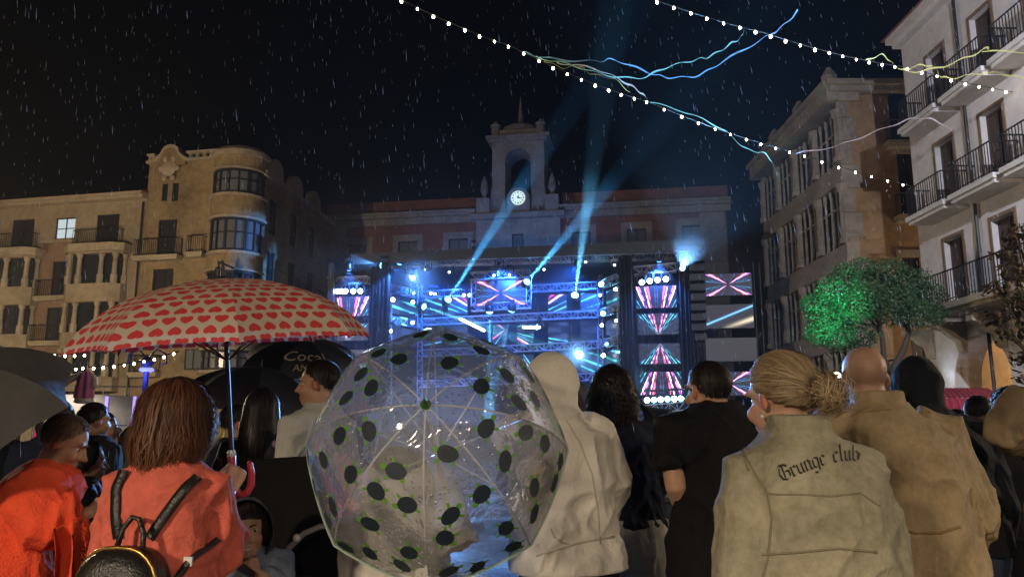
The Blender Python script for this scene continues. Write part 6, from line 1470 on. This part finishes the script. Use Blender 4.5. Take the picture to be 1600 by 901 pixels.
p.hair('bob', blk_hair, length=.10, n=900, seed=9, fringe=True, wdt=.003, back=110); p.brows(blk_hair); p.trousers('trousers', black_tr); p.shoes(black_shoe)
MB().tube([(-.013,.093,-.0645), (0,.0965,-.0675), (.013,.093,-.0645)], [.002,.0038,.002], 6, round_ends=True).build('teeth', tooth_m, p.root, True).matrix_local = p.HM

# ---- young man in the pale shirt
p = Person(503, 565, 4.1, R(62), 'young man in a pale shirt seen in profile under the lettered umbrella', voxel=.0085, skin='tan', head_yaw=R(22), build=1.0)
p.body(); p.top('shirt', cloth('pale_shirt', (.46,.46,.43), weave=200), hem=.86, ease=.02, collar=.035, amp=.011, seed=12); p.hair('short', drk_hair, length=.0, n=2800, seed=3, wdt=.0018, vol=.03, side=86, back=128, front=46, wander=.012); p.brows(drk_hair); p.trousers('trousers', black_tr); p.shoes(black_shoe)

# ---- woman with long black hair and flowered top
def floral(name, c1, c2, sc_=14, th=.6, dark=(.012,.012,.016)):
    m, nt, b = newmat(name); vo = nn(nt, 'ShaderNodeTexVoronoi', Scale=sc_); n1 = nn(nt, 'ShaderNodeTexNoise', Scale=sc_*.8, Detail=4, Distortion=2); co_ = coords(nt); nt.links.new(co_, vo.inputs['Vector']); nt.links.new(co_, n1.inputs['Vector'])
    f = (E(nt, n1.outputs['Fac'])-th)*18; f = f.max(0).min(1); c = mixc(nt, E(nt, vo.outputs['Distance'])*1.6, c1, c2); nt.links.new(mixc(nt, f, dark, c), b.inputs['Base Color']); b.inputs['Roughness'].default_value = .7; return m
p = Person(410, 612, 4.35, R(6), 'woman with long black hair in a black flowered top', female=True, voxel=.011, skin='tan')
p.body(face=False); p.top('blouse', floral('flowered_black', (.5,.36,.28), (.35,.2,.18), 9, .58), hem=.85, ease=.02, amp=.008, seed=5); p.hair('long', blk_hair, length=.30, n=3200, seed=4, wdt=.0022, vol=.05, wander=.035, back=120, frizz=.12); p.trousers('trousers', black_tr); p.shoes(black_shoe)

# ---- woman under the clear umbrella
p = Person(632, 632, 2.98, R(-4), 'dark haired woman in white clothes under the clear turtle umbrella', female=True, voxel=.011, skin='fair', head_yaw=R(-10))
hw = uC.matrix_world @ Vector((0, 0, -.80)); p.J[1] = (p.J[1][0], p.w2l(hw+Vector((.06,-.12,-.22))), p.w2l(hw+Vector((.0,-.03,-.05))))
p.body(face=True, grip={1: 1.1, -1: .3}); p.top('blouse', cloth('white_blouse', (.52,.5,.46)), hem=.98, ease=.03, amp=.012, seed=15); p.hair('long', drk_hair, length=.22, n=1500, seed=6, vol=.06, back=120); p.skirt('long_skirt', cloth('white_skirt', (.55,.54,.5)), hem=.12, top=1.02, flare=.2); p.shoes(black_shoe)

# ---- man in the cream hoodie
p = Person(862, 560, 3.3, R(26), 'man in a cream hoodie with the hood up, beside clear umbrella', voxel=.0095, build=1.08, lean=(-.05, .02), skin='fair')
setarm(p, -1, (828, 735, 3.12), (832, 818, 3.3)); setarm(p, 1, (950, 745, 3.4), (930, 830, 3.55))
p.body(face=True, hands=(1, 1)); p.top('hoodie', cloth('cream_fleece', (.78,.73,.65), var=.1, weave=220, bump=.2), hem=.88, ease=.035, amp=.013, seed=21, hood='up', sl_r=1.06, freq=(5.5,5.5,5), hemw=.01)
p.trousers('trousers', black_tr); p.shoes(black_shoe)
bv = bvh_of(p.topo)
def on_cloth(p, bv, pts, d, wd, m, name, off=.001):
    q = []
    dense = []
    for i in range(len(pts)-1):
        for k in range(8): dense.append((pts[i][0]+(pts[i+1][0]-pts[i][0])*k/8, pts[i][1]+(pts[i+1][1]-pts[i][1])*k/8))
    for px_, py_ in dense+[pts[-1]]:
        o_ = p.w2l(CAMP); t_ = p.w2l(P(px_, py_, d)); h = bv.ray_cast(o_, (t_-o_).normalized())
        if h[0] is not None: q.append(h[0]-(t_-o_).normalized()*off)
    if len(q) > 1: return MB().tube(q, wd, 5).build(name, m, p.root, True)
seam_m = cloth('cream_seam', (.55,.5,.42))
on_cloth(p, bv, [(861,826),(866,838),(878,847),(893,851)], 3.3, .0035, seam_m, 'pocket_edge'); on_cloth(p, bv, [(884,655),(905,690),(925,740),(935,800),(937,850)], 3.3, .003, seam_m, 'side_seam'); on_cloth(p, bv, [(838,868),(870,858),(910,846),(960,838)], 3.3, .004, seam_m, 'hem_seam')

# ---- woman with curly hair, navy sweater and shorts
p = Person(957, 583, 3.95, R(-6), 'woman with curly black hair in a navy sweater and frayed shorts', female=True, voxel=.011, skin='tan', lean=(-.03, .02), build=1.05)
setarm(p, 1, (1027, 748, 3.9), (1000, 765, 4.15)); p.body(face=False, ears=False); p.top('sweater', cloth('navy_knit', (.014,.018,.036), weave=150, bump=.2), hem=.985, ease=.03, amp=.009, seed=31)
p.trousers('shorts', cloth('pale_denim', (.5,.47,.4), weave=300, var=.25), bottom=.74, top=1.03, ease=.04, amp=.01); p.hair('curly', blk_hair, length=.20, n=1700, seed=8, vol=.17, curl=.016, wander=.03, wdt=.003, frizz=.12); p.shoes(black_shoe)

# ---- man in the black T-shirt with glasses
p = Person(1108, 566, 3.2, R(10), 'man with glasses and cropped hair in a black T-shirt', voxel=.0085, skin='tan', head_yaw=R(18), build=1.12, lean=(-.05, 0), kb=1.06)
setarm(p, -1, (1057, 762, 3.12), (1080, 815, 3.3)); p.body(); p.top('t_shirt', cloth('black_cotton', (.0055,.0055,.007), weave=260), hem=.84, ease=.022, sleeve='short', sl_r=.95, amp=.010, seed=41, freq=(6,6,3), hemw=.015)
p.hair('buzz', gry_hair if False else drk_hair, length=.0, n=3600, seed=12, wdt=.0014, vol=-.02, side=92, back=134, front=44, wander=.006); p.trousers('trousers', black_tr); p.shoes(black_shoe)
mb = MB()
for sd in (-1, 1): mb.tube([(sd*.083,-.02,-.002), (sd*.082,.02,.012), (sd*.072,.085,.01)], .0026, 5)
for sd in (-1, 1): mb.tube([(sd*.034+.024*math.cos(a), .101, .001+.018*math.sin(a)) for a in [2*math.pi*i/14 for i in range(15)]], .0022, 5)
mb.tube([(-.012,.105,.004), (.012,.105,.004)], .002, 5)
gl_ = mb.build('glasses', M['blackmetal'], None, True); gl_.matrix_world = p.root.matrix_world @ p.HM if False else (Matrix.Translation(p.root.location) @ Matrix.Rotation(R(10), 4, 'Z') @ p.HM); tag(gl_, 'thin dark glasses on the man in the black T-shirt', 'glasses')

# ---- bald man in the tan jacket
p = Person(1353, 541, 2.95, R(4), 'bald man in a tan windbreaker seen from behind', voxel=.008, skin='fair', build=1.22, lean=(-.075, .02), head_yaw=R(-6))
setarm(p, 1, (1512, 800, 2.95), (1490, 850, 3.2)); p.body(bald=True)
p.top('windbreaker', cloth('tan_canvas', (.32,.24,.14), rough=.7, var=.26, weave=260, bump=.12), hem=.90, ease=.034, collar=.07, amp=.017, seed=51, freq=(5,5,3.4), cuff=.0, hemw=.0, sl_r=1.05)
co, _n = mesh_np(p.topo.data); p.trousers('trousers', cloth('brown_trousers', (.06,.045,.03))); p.shoes(black_shoe)
bv = bvh_of(p.topo); tan_seam = cloth('tan_seam', (.25,.165,.08)); on_cloth(p, bv, [(1330,650),(1352,643),(1375,640),(1392,640)], 2.95, .004, tan_seam, 'collar_seam'); on_cloth(p, bv, [(1395,820),(1430,832),(1470,832),(1500,822)], 2.95, .005, tan_seam, 'waistband_seam')

# ---- blonde woman in the lettered denim jacket
p = Person(1226, 556, 2.08, R(8), 'blonde woman with a bun in a khaki denim jacket with gothic lettering', female=True, voxel=.0075, skin='fair', head_yaw=R(20), head_pitch=R(-6), build=1.02, lean=(-.065, .04), kb=1.035)
p.body(ears=True)
khaki = cloth('khaki_denim', (.29,.27,.195), var=.34, weave=330, bump=.22)
p.top('denim_jacket', khaki, hem=.93, ease=.022, collar=.06, amp=.011, seed=61, freq=(6,6,3.2), shoulder=.01)
p.trousers('trousers', jeans); p.shoes(white_shoe)
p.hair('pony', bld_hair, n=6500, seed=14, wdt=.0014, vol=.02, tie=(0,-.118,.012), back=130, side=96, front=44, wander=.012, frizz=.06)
# the bun, a messy knot of loops
rng = np.random.default_rng(3); V, F, T = [], [], []; bc = np.array((0,-.165,-.002))
for q in range(1300):
    ax = rng.normal(size=3); ax /= np.linalg.norm(ax); u = np.cross(ax, rng.normal(size=3)); u /= np.linalg.norm(u); v = np.cross(ax, u); r0 = rng.uniform(.018, .046); a0 = rng.uniform(0, 6.28); k0 = len(V); tn = np.clip(rng.normal(.62, .25), 0, 1); cc = bc+rng.normal(size=3)*.007; span = rng.uniform(1.5, 4.5); wild = rng.random() < .2
    for j in range(11):
        a = a0+span*j/10; rj = r0*(1+(.55*j/10 if wild else .06*math.sin(3*a))); pp_ = cc+rj*(math.cos(a)*u+math.sin(a)*v)*np.array((.95,.8,1.0)); wv = .0009*ax; V += [pp_-wv, pp_+wv]; T += [tn, tn]
    for j in range(10): a = k0+2*j; F.append((a, a+1, a+3, a+2))
hm = np.array(p.HM); V = np.array(V)@hm[:3,:3].T+hm[:3,3]; me = bpy.data.meshes.new('hair_bun'); me.from_pydata(V.tolist(), [], F); setattr_f(me, 'tint', T); me.update(); link('hair_bun', me, bld_hair, p.root)
MB().tube([(.019*math.cos(a), -.121, .008+.019*math.sin(a)) for a in [2*math.pi*i/16 for i in range(17)]], .006, 8).build('hair_tie', mat('dark_red_tie', (.12,.01,.02), .7), p.root, True).matrix_local = p.HM
MB().ell((0,0,0), (.005,.005,.006), 8, 6).build('earring', M['steel'], p.root, True).matrix_local = p.HM @ Matrix.Translation((-.086,-.008,-.045))
bv = bvh_of(p.topo); ks = cloth('khaki_seam', (.2,.18,.12))
on_cloth(p, bv, [(1165,712),(1180,740),(1200,770),(1215,772)], 2.05, .0026, ks, 'yoke_seam'); on_cloth(p, bv, [(1375,790),(1345,770),(1300,775),(1250,772),(1215,772)], 2.05, .0024, ks, 'yoke_seam'); on_cloth(p, bv, [(1200,770),(1206,810),(1200,870),(1190,905)], 2.05, .0026, ks, 'back_seam'); on_cloth(p, bv, [(1190,866),(1250,862),(1310,856),(1370,862)], 2.05, .003, ks, 'waistband_seam'); on_cloth(p, bv, [(1168,705),(1160,690),(1158,700),(1170,735)], 2.05, .003, ks, 'shoulder_seam')
# gothic lettering drawn with a broad pen, laid on the back
GL = {'G': (1.15, [[(.98,1.3),(.62,1.62),(.2,1.35),(.05,.75),(.2,.2),(.6,-.05),(.98,.22),(.98,.78),(.66,.86)], [(.52,1.5),(.46,.18)], [(.05,1.5),(.35,1.66),(.6,1.5)]]),
      'r': (.62, [[(-.04,.92),(.1,1.0),(.1,.12),(.22,-.02)], [(.12,.84),(.36,1.03),(.5,.86)]]), 'u': (.76, [[(-.04,.92),(.08,1.0),(.08,.14),(.28,-.02),(.5,.16)], [(.38,.94),(.5,1.0),(.5,.1),(.62,-.02)]]),
      'n': (.78, [[(-.04,.92),(.08,1.0),(.08,.1),(.18,-.02)], [(.1,.84),(.36,1.03),(.52,.88),(.52,.1),(.64,-.02)]]), 'g': (.74, [[(.5,.9),(.28,1.03),(.06,.86),(.06,.16),(.26,0),(.5,.16)], [(.42,1.0),(.54,.92),(.54,-.3),(.28,-.56),(.0,-.4)]]),
      'e': (.68, [[(.5,.16),(.26,-.02),(.06,.16),(.06,.86),(.28,1.03),(.48,.82),(.1,.5)]]), 'c': (.66, [[(.48,.16),(.26,-.02),(.06,.16),(.06,.86),(.28,1.03),(.48,.86)]]), 'l': (.46, [[(.0,1.62),(.1,1.7),(.1,.14),(.26,-.02)]]),
      'b': (.76, [[(.0,1.62),(.08,1.7),(.08,.12),(.3,-.02),(.54,.18),(.54,.84),(.32,1.03),(.1,.84)]]), ' ': (.62, [])}
u_m = 23.0; x = 0; nib = Vector((math.cos(R(42)), math.sin(R(42))))*.105
mb = MB(); o_ = p.w2l(CAMP)
def place(X, Y):                                             # baseline arc across the back, as stitched
    bx_ = 1222+X*15.2; t = (bx_-1222)/140; by_ = 752-34*math.sin(min(t, 1.3)*math.pi*.60)+max(0, t-.8)*55
    sl = -36*.62*math.pi*math.cos(min(t,1.3)*math.pi*.62)/140+(.28 if t > .85 else 0); a = math.atan(-sl)
    px_ = bx_-Y*15.5*math.sin(a)*.9; py_ = by_-Y*15.5*math.cos(a); t_ = p.w2l(P(px_, py_, 2.05)); h = bv.ray_cast(o_, (t_-o_).normalized())
    return None if h[0] is None else h[0]-(t_-o_).normalized()*.003
for ch in 'Grunge club':
    wdt_, strokes = GL[ch]; sc_ = 1.0
    for stq in strokes:
        pl = []
        for i in range(len(stq)-1):
            a, b_ = Vector(stq[i]), Vector(stq[i+1]); m_ = max(2, int((b_-a).length/.15))
            for j in range(m_): pl.append(a.lerp(b_, j/m_))
        pl.append(Vector(stq[-1])); q0 = q1 = None
        for v in pl:
            a, b_ = place(x+v.x-nib.x, v.y-nib.y), place(x+v.x+nib.x, v.y+nib.y)
            if a is not None and b_ is not None and q0 is not None and q1 is not None: mb.quad(q0, a, b_, q1)
            q0, q1 = a, b_
    x += wdt_
mb.build('back_lettering', mat('black_stitching', (.018,.017,.015), .8), p.root)

# ---- hooded person in black
p = Person(1430, 566, 3.6, R(-8), 'person in a dark navy hoodie with the hood up, behind the bald man', voxel=.011, build=1.12, lean=(-.07, .02))
p.body(face=True); p.top('hoodie', cloth('dark_navy_fleece', (.010,.013,.018), weave=220), hem=.9, ease=.035, amp=.010, seed=71, hood='up'); p.trousers('jeans', jeans); p.shoes(black_shoe)

# ---- right edge
p = Person(1527, 621, 5.3, R(-42), 'dark haired person in an olive jacket holding a drink at the right', voxel=.012, skin='tan', build=1.05)
p.arms = {}; sh = p.J[1][0]; p.J[1] = (sh, sh+Vector((.06,.06,-.27))*p.k, sh+Vector((-.02,.30,-.20))*p.k); p.body(grip=.9); p.top('jacket', cloth('olive_jacket', (.075,.068,.036)), hem=.85, ease=.03, amp=.012, seed=81); p.hair('short', drk_hair, length=.02, n=1100, seed=15, wdt=.004, vol=.07, side=86, back=114); p.trousers('trousers', black_tr); p.shoes(black_shoe); cup_w = Matrix.Translation(p.root.location) @ Matrix.Rotation(R(-42), 4, 'Z') @ (p.J[1][2]+Vector((-.03,.09,.0)))
cup = empty('plastic_cup', cup_w-Vector((0,0,.05)), 0, 'small clear plastic cup held by the person in olive', 'cup'); MB().lathe([(.028,0),(.038,.11)], 12).build('cup_wall', M['glass_pale'], cup, True); MB().lathe([(.027,.004),(.034,.07)], 12).build('drink', mat('amber_drink', (.35,.15,.03), .2), cup, True)
p = Person(1584, 613, 4.7, R(10), 'person with round curly black hair and dark top at the right edge', voxel=.013, skin='tan', female=True); p.body(face=False, ears=False); p.top('top', cloth('charcoal_top', (.02,.02,.024)), hem=.85, ease=.03, amp=.01, seed=83); p.hair('curly', blk_hair, length=.02, n=900, seed=17, vol=.2, curl=.012, back=112); p.trousers('shorts', black_tr, bottom=.62); p.shoes(mat('red_shoe', (.4,.03,.03), .5))
p = Person(1668, 560, 3.3, R(8), 'person in a patterned khaki jacket raising an arm at the right edge', voxel=.012, skin='fair', build=1.1); setarm(p, -1, (1572, 672, 3.2), (1612, 612, 3.15)); p.body(); p.top('jacket', floral('khaki_pattern', (.36,.27,.14), (.2,.14,.08), 7, .42, (.16,.12,.07)), hem=.9, ease=.03, amp=.013, seed=85, cuff=.01); p.hair('short', brn_hair, n=900, seed=18, vol=.03); p.trousers('trousers', black_tr); p.shoes(black_shoe)

# ---- left group behind the shawl
p = Person(146, 631, 5.2, R(-34), 'heavy man with black hair in a black jacket behind the orange shawl', voxel=.013, skin='tan', build=1.22); p.body(); p.top('jacket', cloth('black_jacket', (.012,.012,.014)), hem=.88, ease=.035, amp=.01, seed=91); p.hair('short', blk_hair, n=900, seed=19, vol=.04, wdt=.004); p.trousers('trousers', black_tr); p.shoes(black_shoe)
p = Person(90, 628, 4.9, R(10), 'person with a black bob and dark navy dress left of the heavy man', voxel=.013, skin='tan', female=True, build=1.1); p.body(face=False); p.top('dress', cloth('navy_dress', (.012,.016,.035)), hem=.6, ease=.03, amp=.01, seed=93); p.hair('bob', blk_hair, length=.1, n=1000, seed=20, vol=.12); p.shoes(black_shoe)
p = Person(161, 645, 6.1, R(-70), 'person with a swept back dark hair looking right beyond the heavy man', voxel=.013, skin='fair'); p.body(); p.top('jacket', cloth('dark_grey_jacket', (.02,.02,.02)), hem=.88, amp=.01, seed=94); p.hair('short', drk_hair, n=800, seed=21); p.brows(drk_hair); p.trousers('trousers', black_tr); p.shoes(black_shoe)
p = Person(133, 690, 4.2, R(-58), 'child with dark hair in a black top with pale flowers', voxel=.010, skin='fair', child=True, hs=1.05); p.body(); p.top('top', floral('black_flower_print', (.6,.42,.3), (.5,.22,.15), 10, .56), hem=.8, ease=.03, amp=.01, seed=95); p.hair('bob', drk_hair, length=.06, n=900, seed=22); p.brows(drk_hair); p.trousers('trousers', black_tr); p.shoes(black_shoe)
p = Person(181, 668, 7.2, R(182), 'small woman facing the viewer in a red scarf beside the auburn hair', voxel=.013, skin='fair', female=True); p.body(); p.top('coat', cloth('red_black_coat', (.12,.02,.02)), hem=.8, amp=.01, seed=96); p.hair('bob', drk_hair, length=.08, n=700, seed=23, fringe=True); p.brows(drk_hair); p.trousers('trousers', black_tr); p.shoes(black_shoe)
p = Person(208, 668, 6.2, R(-20), 'person with wavy brown hair left of the auburn bob', voxel=.015, skin='fair', female=True); p.body(face=False); p.top('coat', cloth('grey_green_coat', (.06,.07,.065)), hem=.8, amp=.01, seed=97); p.hair('long', brn_hair, length=.2, n=900, seed=24, vol=.1, wander=.03); p.trousers('trousers', black_tr); p.shoes(black_shoe)
# ---- middle left
p = Person(366, 635, 5.2, R(-50), 'man with dark hair in a navy jacket by the umbrella shaft', voxel=.013, skin='tan'); p.body(); p.top('jacket', cloth('navy_jacket', (.012,.015,.03)), hem=.88, ease=.03, amp=.01, seed=98); p.hair('short', drk_hair, n=900, seed=25, vol=.05); p.trousers('trousers', black_tr); p.shoes(black_shoe)
p = Person(343, 648, 7.5, R(-30), 'person in a yellow hood beyond the umbrella shaft', voxel=.015, skin='fair'); p.body(); p.top('raincoat', cloth('yellow_raincoat', (.55,.36,.04)), hem=.7, ease=.04, amp=.01, seed=99, hood='up'); p.trousers('trousers', black_tr); p.shoes(black_shoe)
p = Person(1036, 672, 8.8, R(4), 'person in a pale jacket and jeans under the speckled umbrella', voxel=.015, skin='fair'); p.body(face=False); p.top('jacket', cloth('beige_jacket', (.26,.24,.2)), hem=.86, ease=.03, amp=.01, seed=101); p.hair('short', drk_hair, n=500, seed=26, wdt=.005); p.trousers('jeans', pale_jeans); p.shoes(black_shoe)
# ---- performer
pd = sp_(896, 606, 4.7); p = Person(896, 590, pd.y, R(180), 'performer in a red shirt and white cap behind the booth', height=1.75, voxel=.02, skin='fair'); p.root.location = (pd.x, pd.y, zb_-1.05); p.body(); p.top('shirt', cloth('red_shirt', (.55,.03,.03)), hem=.88, ease=.03, amp=.01, seed=102); p.trousers('trousers', black_tr); p.shoes(black_shoe)
MB().ell((0,-.005,.07), (.09,.11,.075), 14, 8).build('cap', mat('white_cap', (.7,.7,.7), .7), p.root, True).matrix_local = p.HM
# ---- crowd further in, seen through the gaps
cr = [(18,661,9.5,'navy',(.015,.018,.03)),(232,662,8.5,'plum',(.06,.015,.04)),(247,664,10,'blue capped',(.02,.03,.12)),(318,664,9,'dark green',(.015,.03,.02)),(460,660,8,'black',(.01,.01,.012)),(472,664,11,'brown',(.05,.03,.02)),(888,651,9.5,'charcoal',(.02,.02,.022)),(905,660,13,'slate',(.03,.035,.045)),(1012,655,11,'maroon',(.06,.012,.015)),(1062,662,14,'pale grey',(.2,.2,.2)),(1140,655,10,'black hooded',(.01,.01,.012)),(1496,640,7.0,'dark brown',(.03,.02,.015)),(1508,652,9,'beige',(.2,.16,.1)),(1548,650,8,'rust',(.12,.04,.02)),(1590,655,8.5,'teal',(.02,.06,.06))]
for i, (px_, py_, d, nm, c) in enumerate(cr):
    p = Person(px_, py_, d, R(random.uniform(-25, 25)), 'distant spectator in %s clothes %s' % (nm, ('at the far left', 'left of the auburn bob', 'beside the blue post', 'right of the auburn bob', 'left of the pale shirt', 'beyond the pale shirt', 'beyond the cream hoodie', 'under the far dark umbrella', 'beside the curly hair', 'behind the black T-shirt', 'between T-shirt and blonde hair', 'right of the navy hood', 'below the red stall', 'behind the olive jacket', 'at the far right')[i]), voxel=.02, skin=random.choice(['fair', 'tan']), group='spectators deeper in the crowd'); p.body(face=False, hands=(0, 0)); p.top('jacket', cloth('crowd_%d' % i, c), hem=.85, ease=.03, amp=.012, seed=120+i); p.hair(random.choice(['short', 'bob']), random.choice([blk_hair, drk_hair, brn_hair]), length=.06, n=320, seed=40+i, wdt=.007); p.trousers('trousers', random.choice([black_tr, jeans])); p.shoes(black_shoe)

# ---- black pushchair cover beside the girl
ps = empty('pushchair', P(455, 900, 3.2)*1.0, 0, 'black covered pushchair with a curved grey handle beside the clear umbrella', 'pushchair'); ps.location.z = 0
c0 = ps.location; L3 = lambda px_, py_, d: P(px_, py_, d)-c0
a, b_, c, d_, e_ = L3(384, 717, 3.5), L3(482, 711, 3.35), L3(538, 828, 3.15), L3(548, 930, 3.1), L3(388, 930, 3.35)
mb = MB(); fr = [a, b_, c, d_, e_]; bk = [q+Vector((-.02, .42, -.02)) for q in fr]; mb.rings([fr, bk]); me = remesh(mb, 'hood', .012, 3); wrinkle(me, .006, (6,6,4), 3); link('hood', me, cloth('pushchair_black', (.003,.003,.0035), rough=.9), ps)
MB().box(L3(400,0,3.3).x, L3(535,0,3.3).x, .0, .4, .25, d_.z+.05).build('seat_body', M['black'], ps)
MB().tube([L3(436, 885, 3.1), L3(452, 855, 3.06), L3(475, 833, 3.03), L3(500, 822, 3.02), L3(522, 820, 3.02)], .011, 8, round_ends=True).build('handlebar', mat('grey_tube', (.22,.22,.23), .35), ps, True)
MB().ell(L3(464, 840, 3.02), (.016,.014,.016), 10, 8).build('handle_joint', mat('pale_button', (.4,.38,.32), .4), ps, True)
for x in (L3(405,0,3.3).x, L3(530,0,3.3).x):
    for y in (0.02, .4): MB().lathe([(.1,-.02),(.12,-.015),(.12,.015),(.1,.02)], 18, M=Matrix.Translation((x, y, .12)) @ Matrix.Rotation(R(90), 4, 'Y')).build('wheel', M['blackmetal'], ps)
    MB().tube([(x, .02, .12), (x, .2, .5)], .012, 6).build('frame_tube', M['steel'], ps); MB().tube([(x, .4, .12), (x, .2, .5)], .012, 6).build('frame_tube', M['steel'], ps)
# ================================================================== rain
rng = np.random.default_rng(5); V, F = [], []
N = 3400
for q in range(N):
    d = 3.5+20*rng.random()**.75; X = rng.uniform(-.75, .75)*d*1.05+.5; z = rng.uniform(.3, 1.2+.62*d+1.5)
    ln = rng.uniform(.03, .14)*(.55+.045*d); rw = (.0009+.00013*d)*rng.uniform(.5, 1.5); tl = Vector((.12+rng.normal()*.05, -.08+rng.normal()*.04, -1)).normalized()
    a = Vector((X, d, z)); b_ = a+tl*ln; m_ = a.lerp(b_, .7); k = len(V); u = tl.cross(Vector((0,1,0))).normalized(); v = tl.cross(u)
    V += [tuple(a)]+[tuple(m_+(u*math.cos(t)+v*math.sin(t))*rw) for t in (0, 2.09, 4.19)]+[tuple(b_)]
    F += [(k,k+1,k+2),(k,k+2,k+3),(k,k+3,k+1),(k+4,k+2,k+1),(k+4,k+3,k+2),(k+4,k+1,k+3)]
me = bpy.data.meshes.new('rain'); me.from_pydata(V, [], F); me.update()
m, nt, b = newmat('rain_water'); b.inputs['Base Color'].default_value = (.75,.8,.9,1); b.inputs['Roughness'].default_value = .3
tr_ = nt.nodes.new('ShaderNodeBsdfTranslucent'); tr_.inputs[0].default_value = (.8,.88,1,1); mx = nt.nodes.new('ShaderNodeMixShader'); mx.inputs[0].default_value = .55
nt.links.new(b.outputs[0], mx.inputs[1]); nt.links.new(tr_.outputs[0], mx.inputs[2]); nt.links.new(mx.outputs[0], nt.nodes['Material Output'].inputs[0])
o = link('rain', me, m); tag(o, 'falling raindrops lit by the stage', 'rain', kind='stuff')

# ================================================================== the damp night air over the whole square
mb = MB(); mb.box(-121, 121, -121, 121, -1, 28.5)
m = bpy.data.materials.new('haze'); m.use_nodes = True; nt = m.node_tree; nt.nodes.clear()
out = nt.nodes.new('ShaderNodeOutputMaterial'); pv = nt.nodes.new('ShaderNodeVolumePrincipled'); nt.links.new(pv.outputs[0], out.inputs['Volume'])
pv.inputs['Color'].default_value = (.9, .93, 1, 1); pv.inputs['Density'].default_value = .00045; pv.inputs['Anisotropy'].default_value = .3
tag(mb.build('haze', m), 'thin damp night haze over the square', 'haze', kind='stuff')
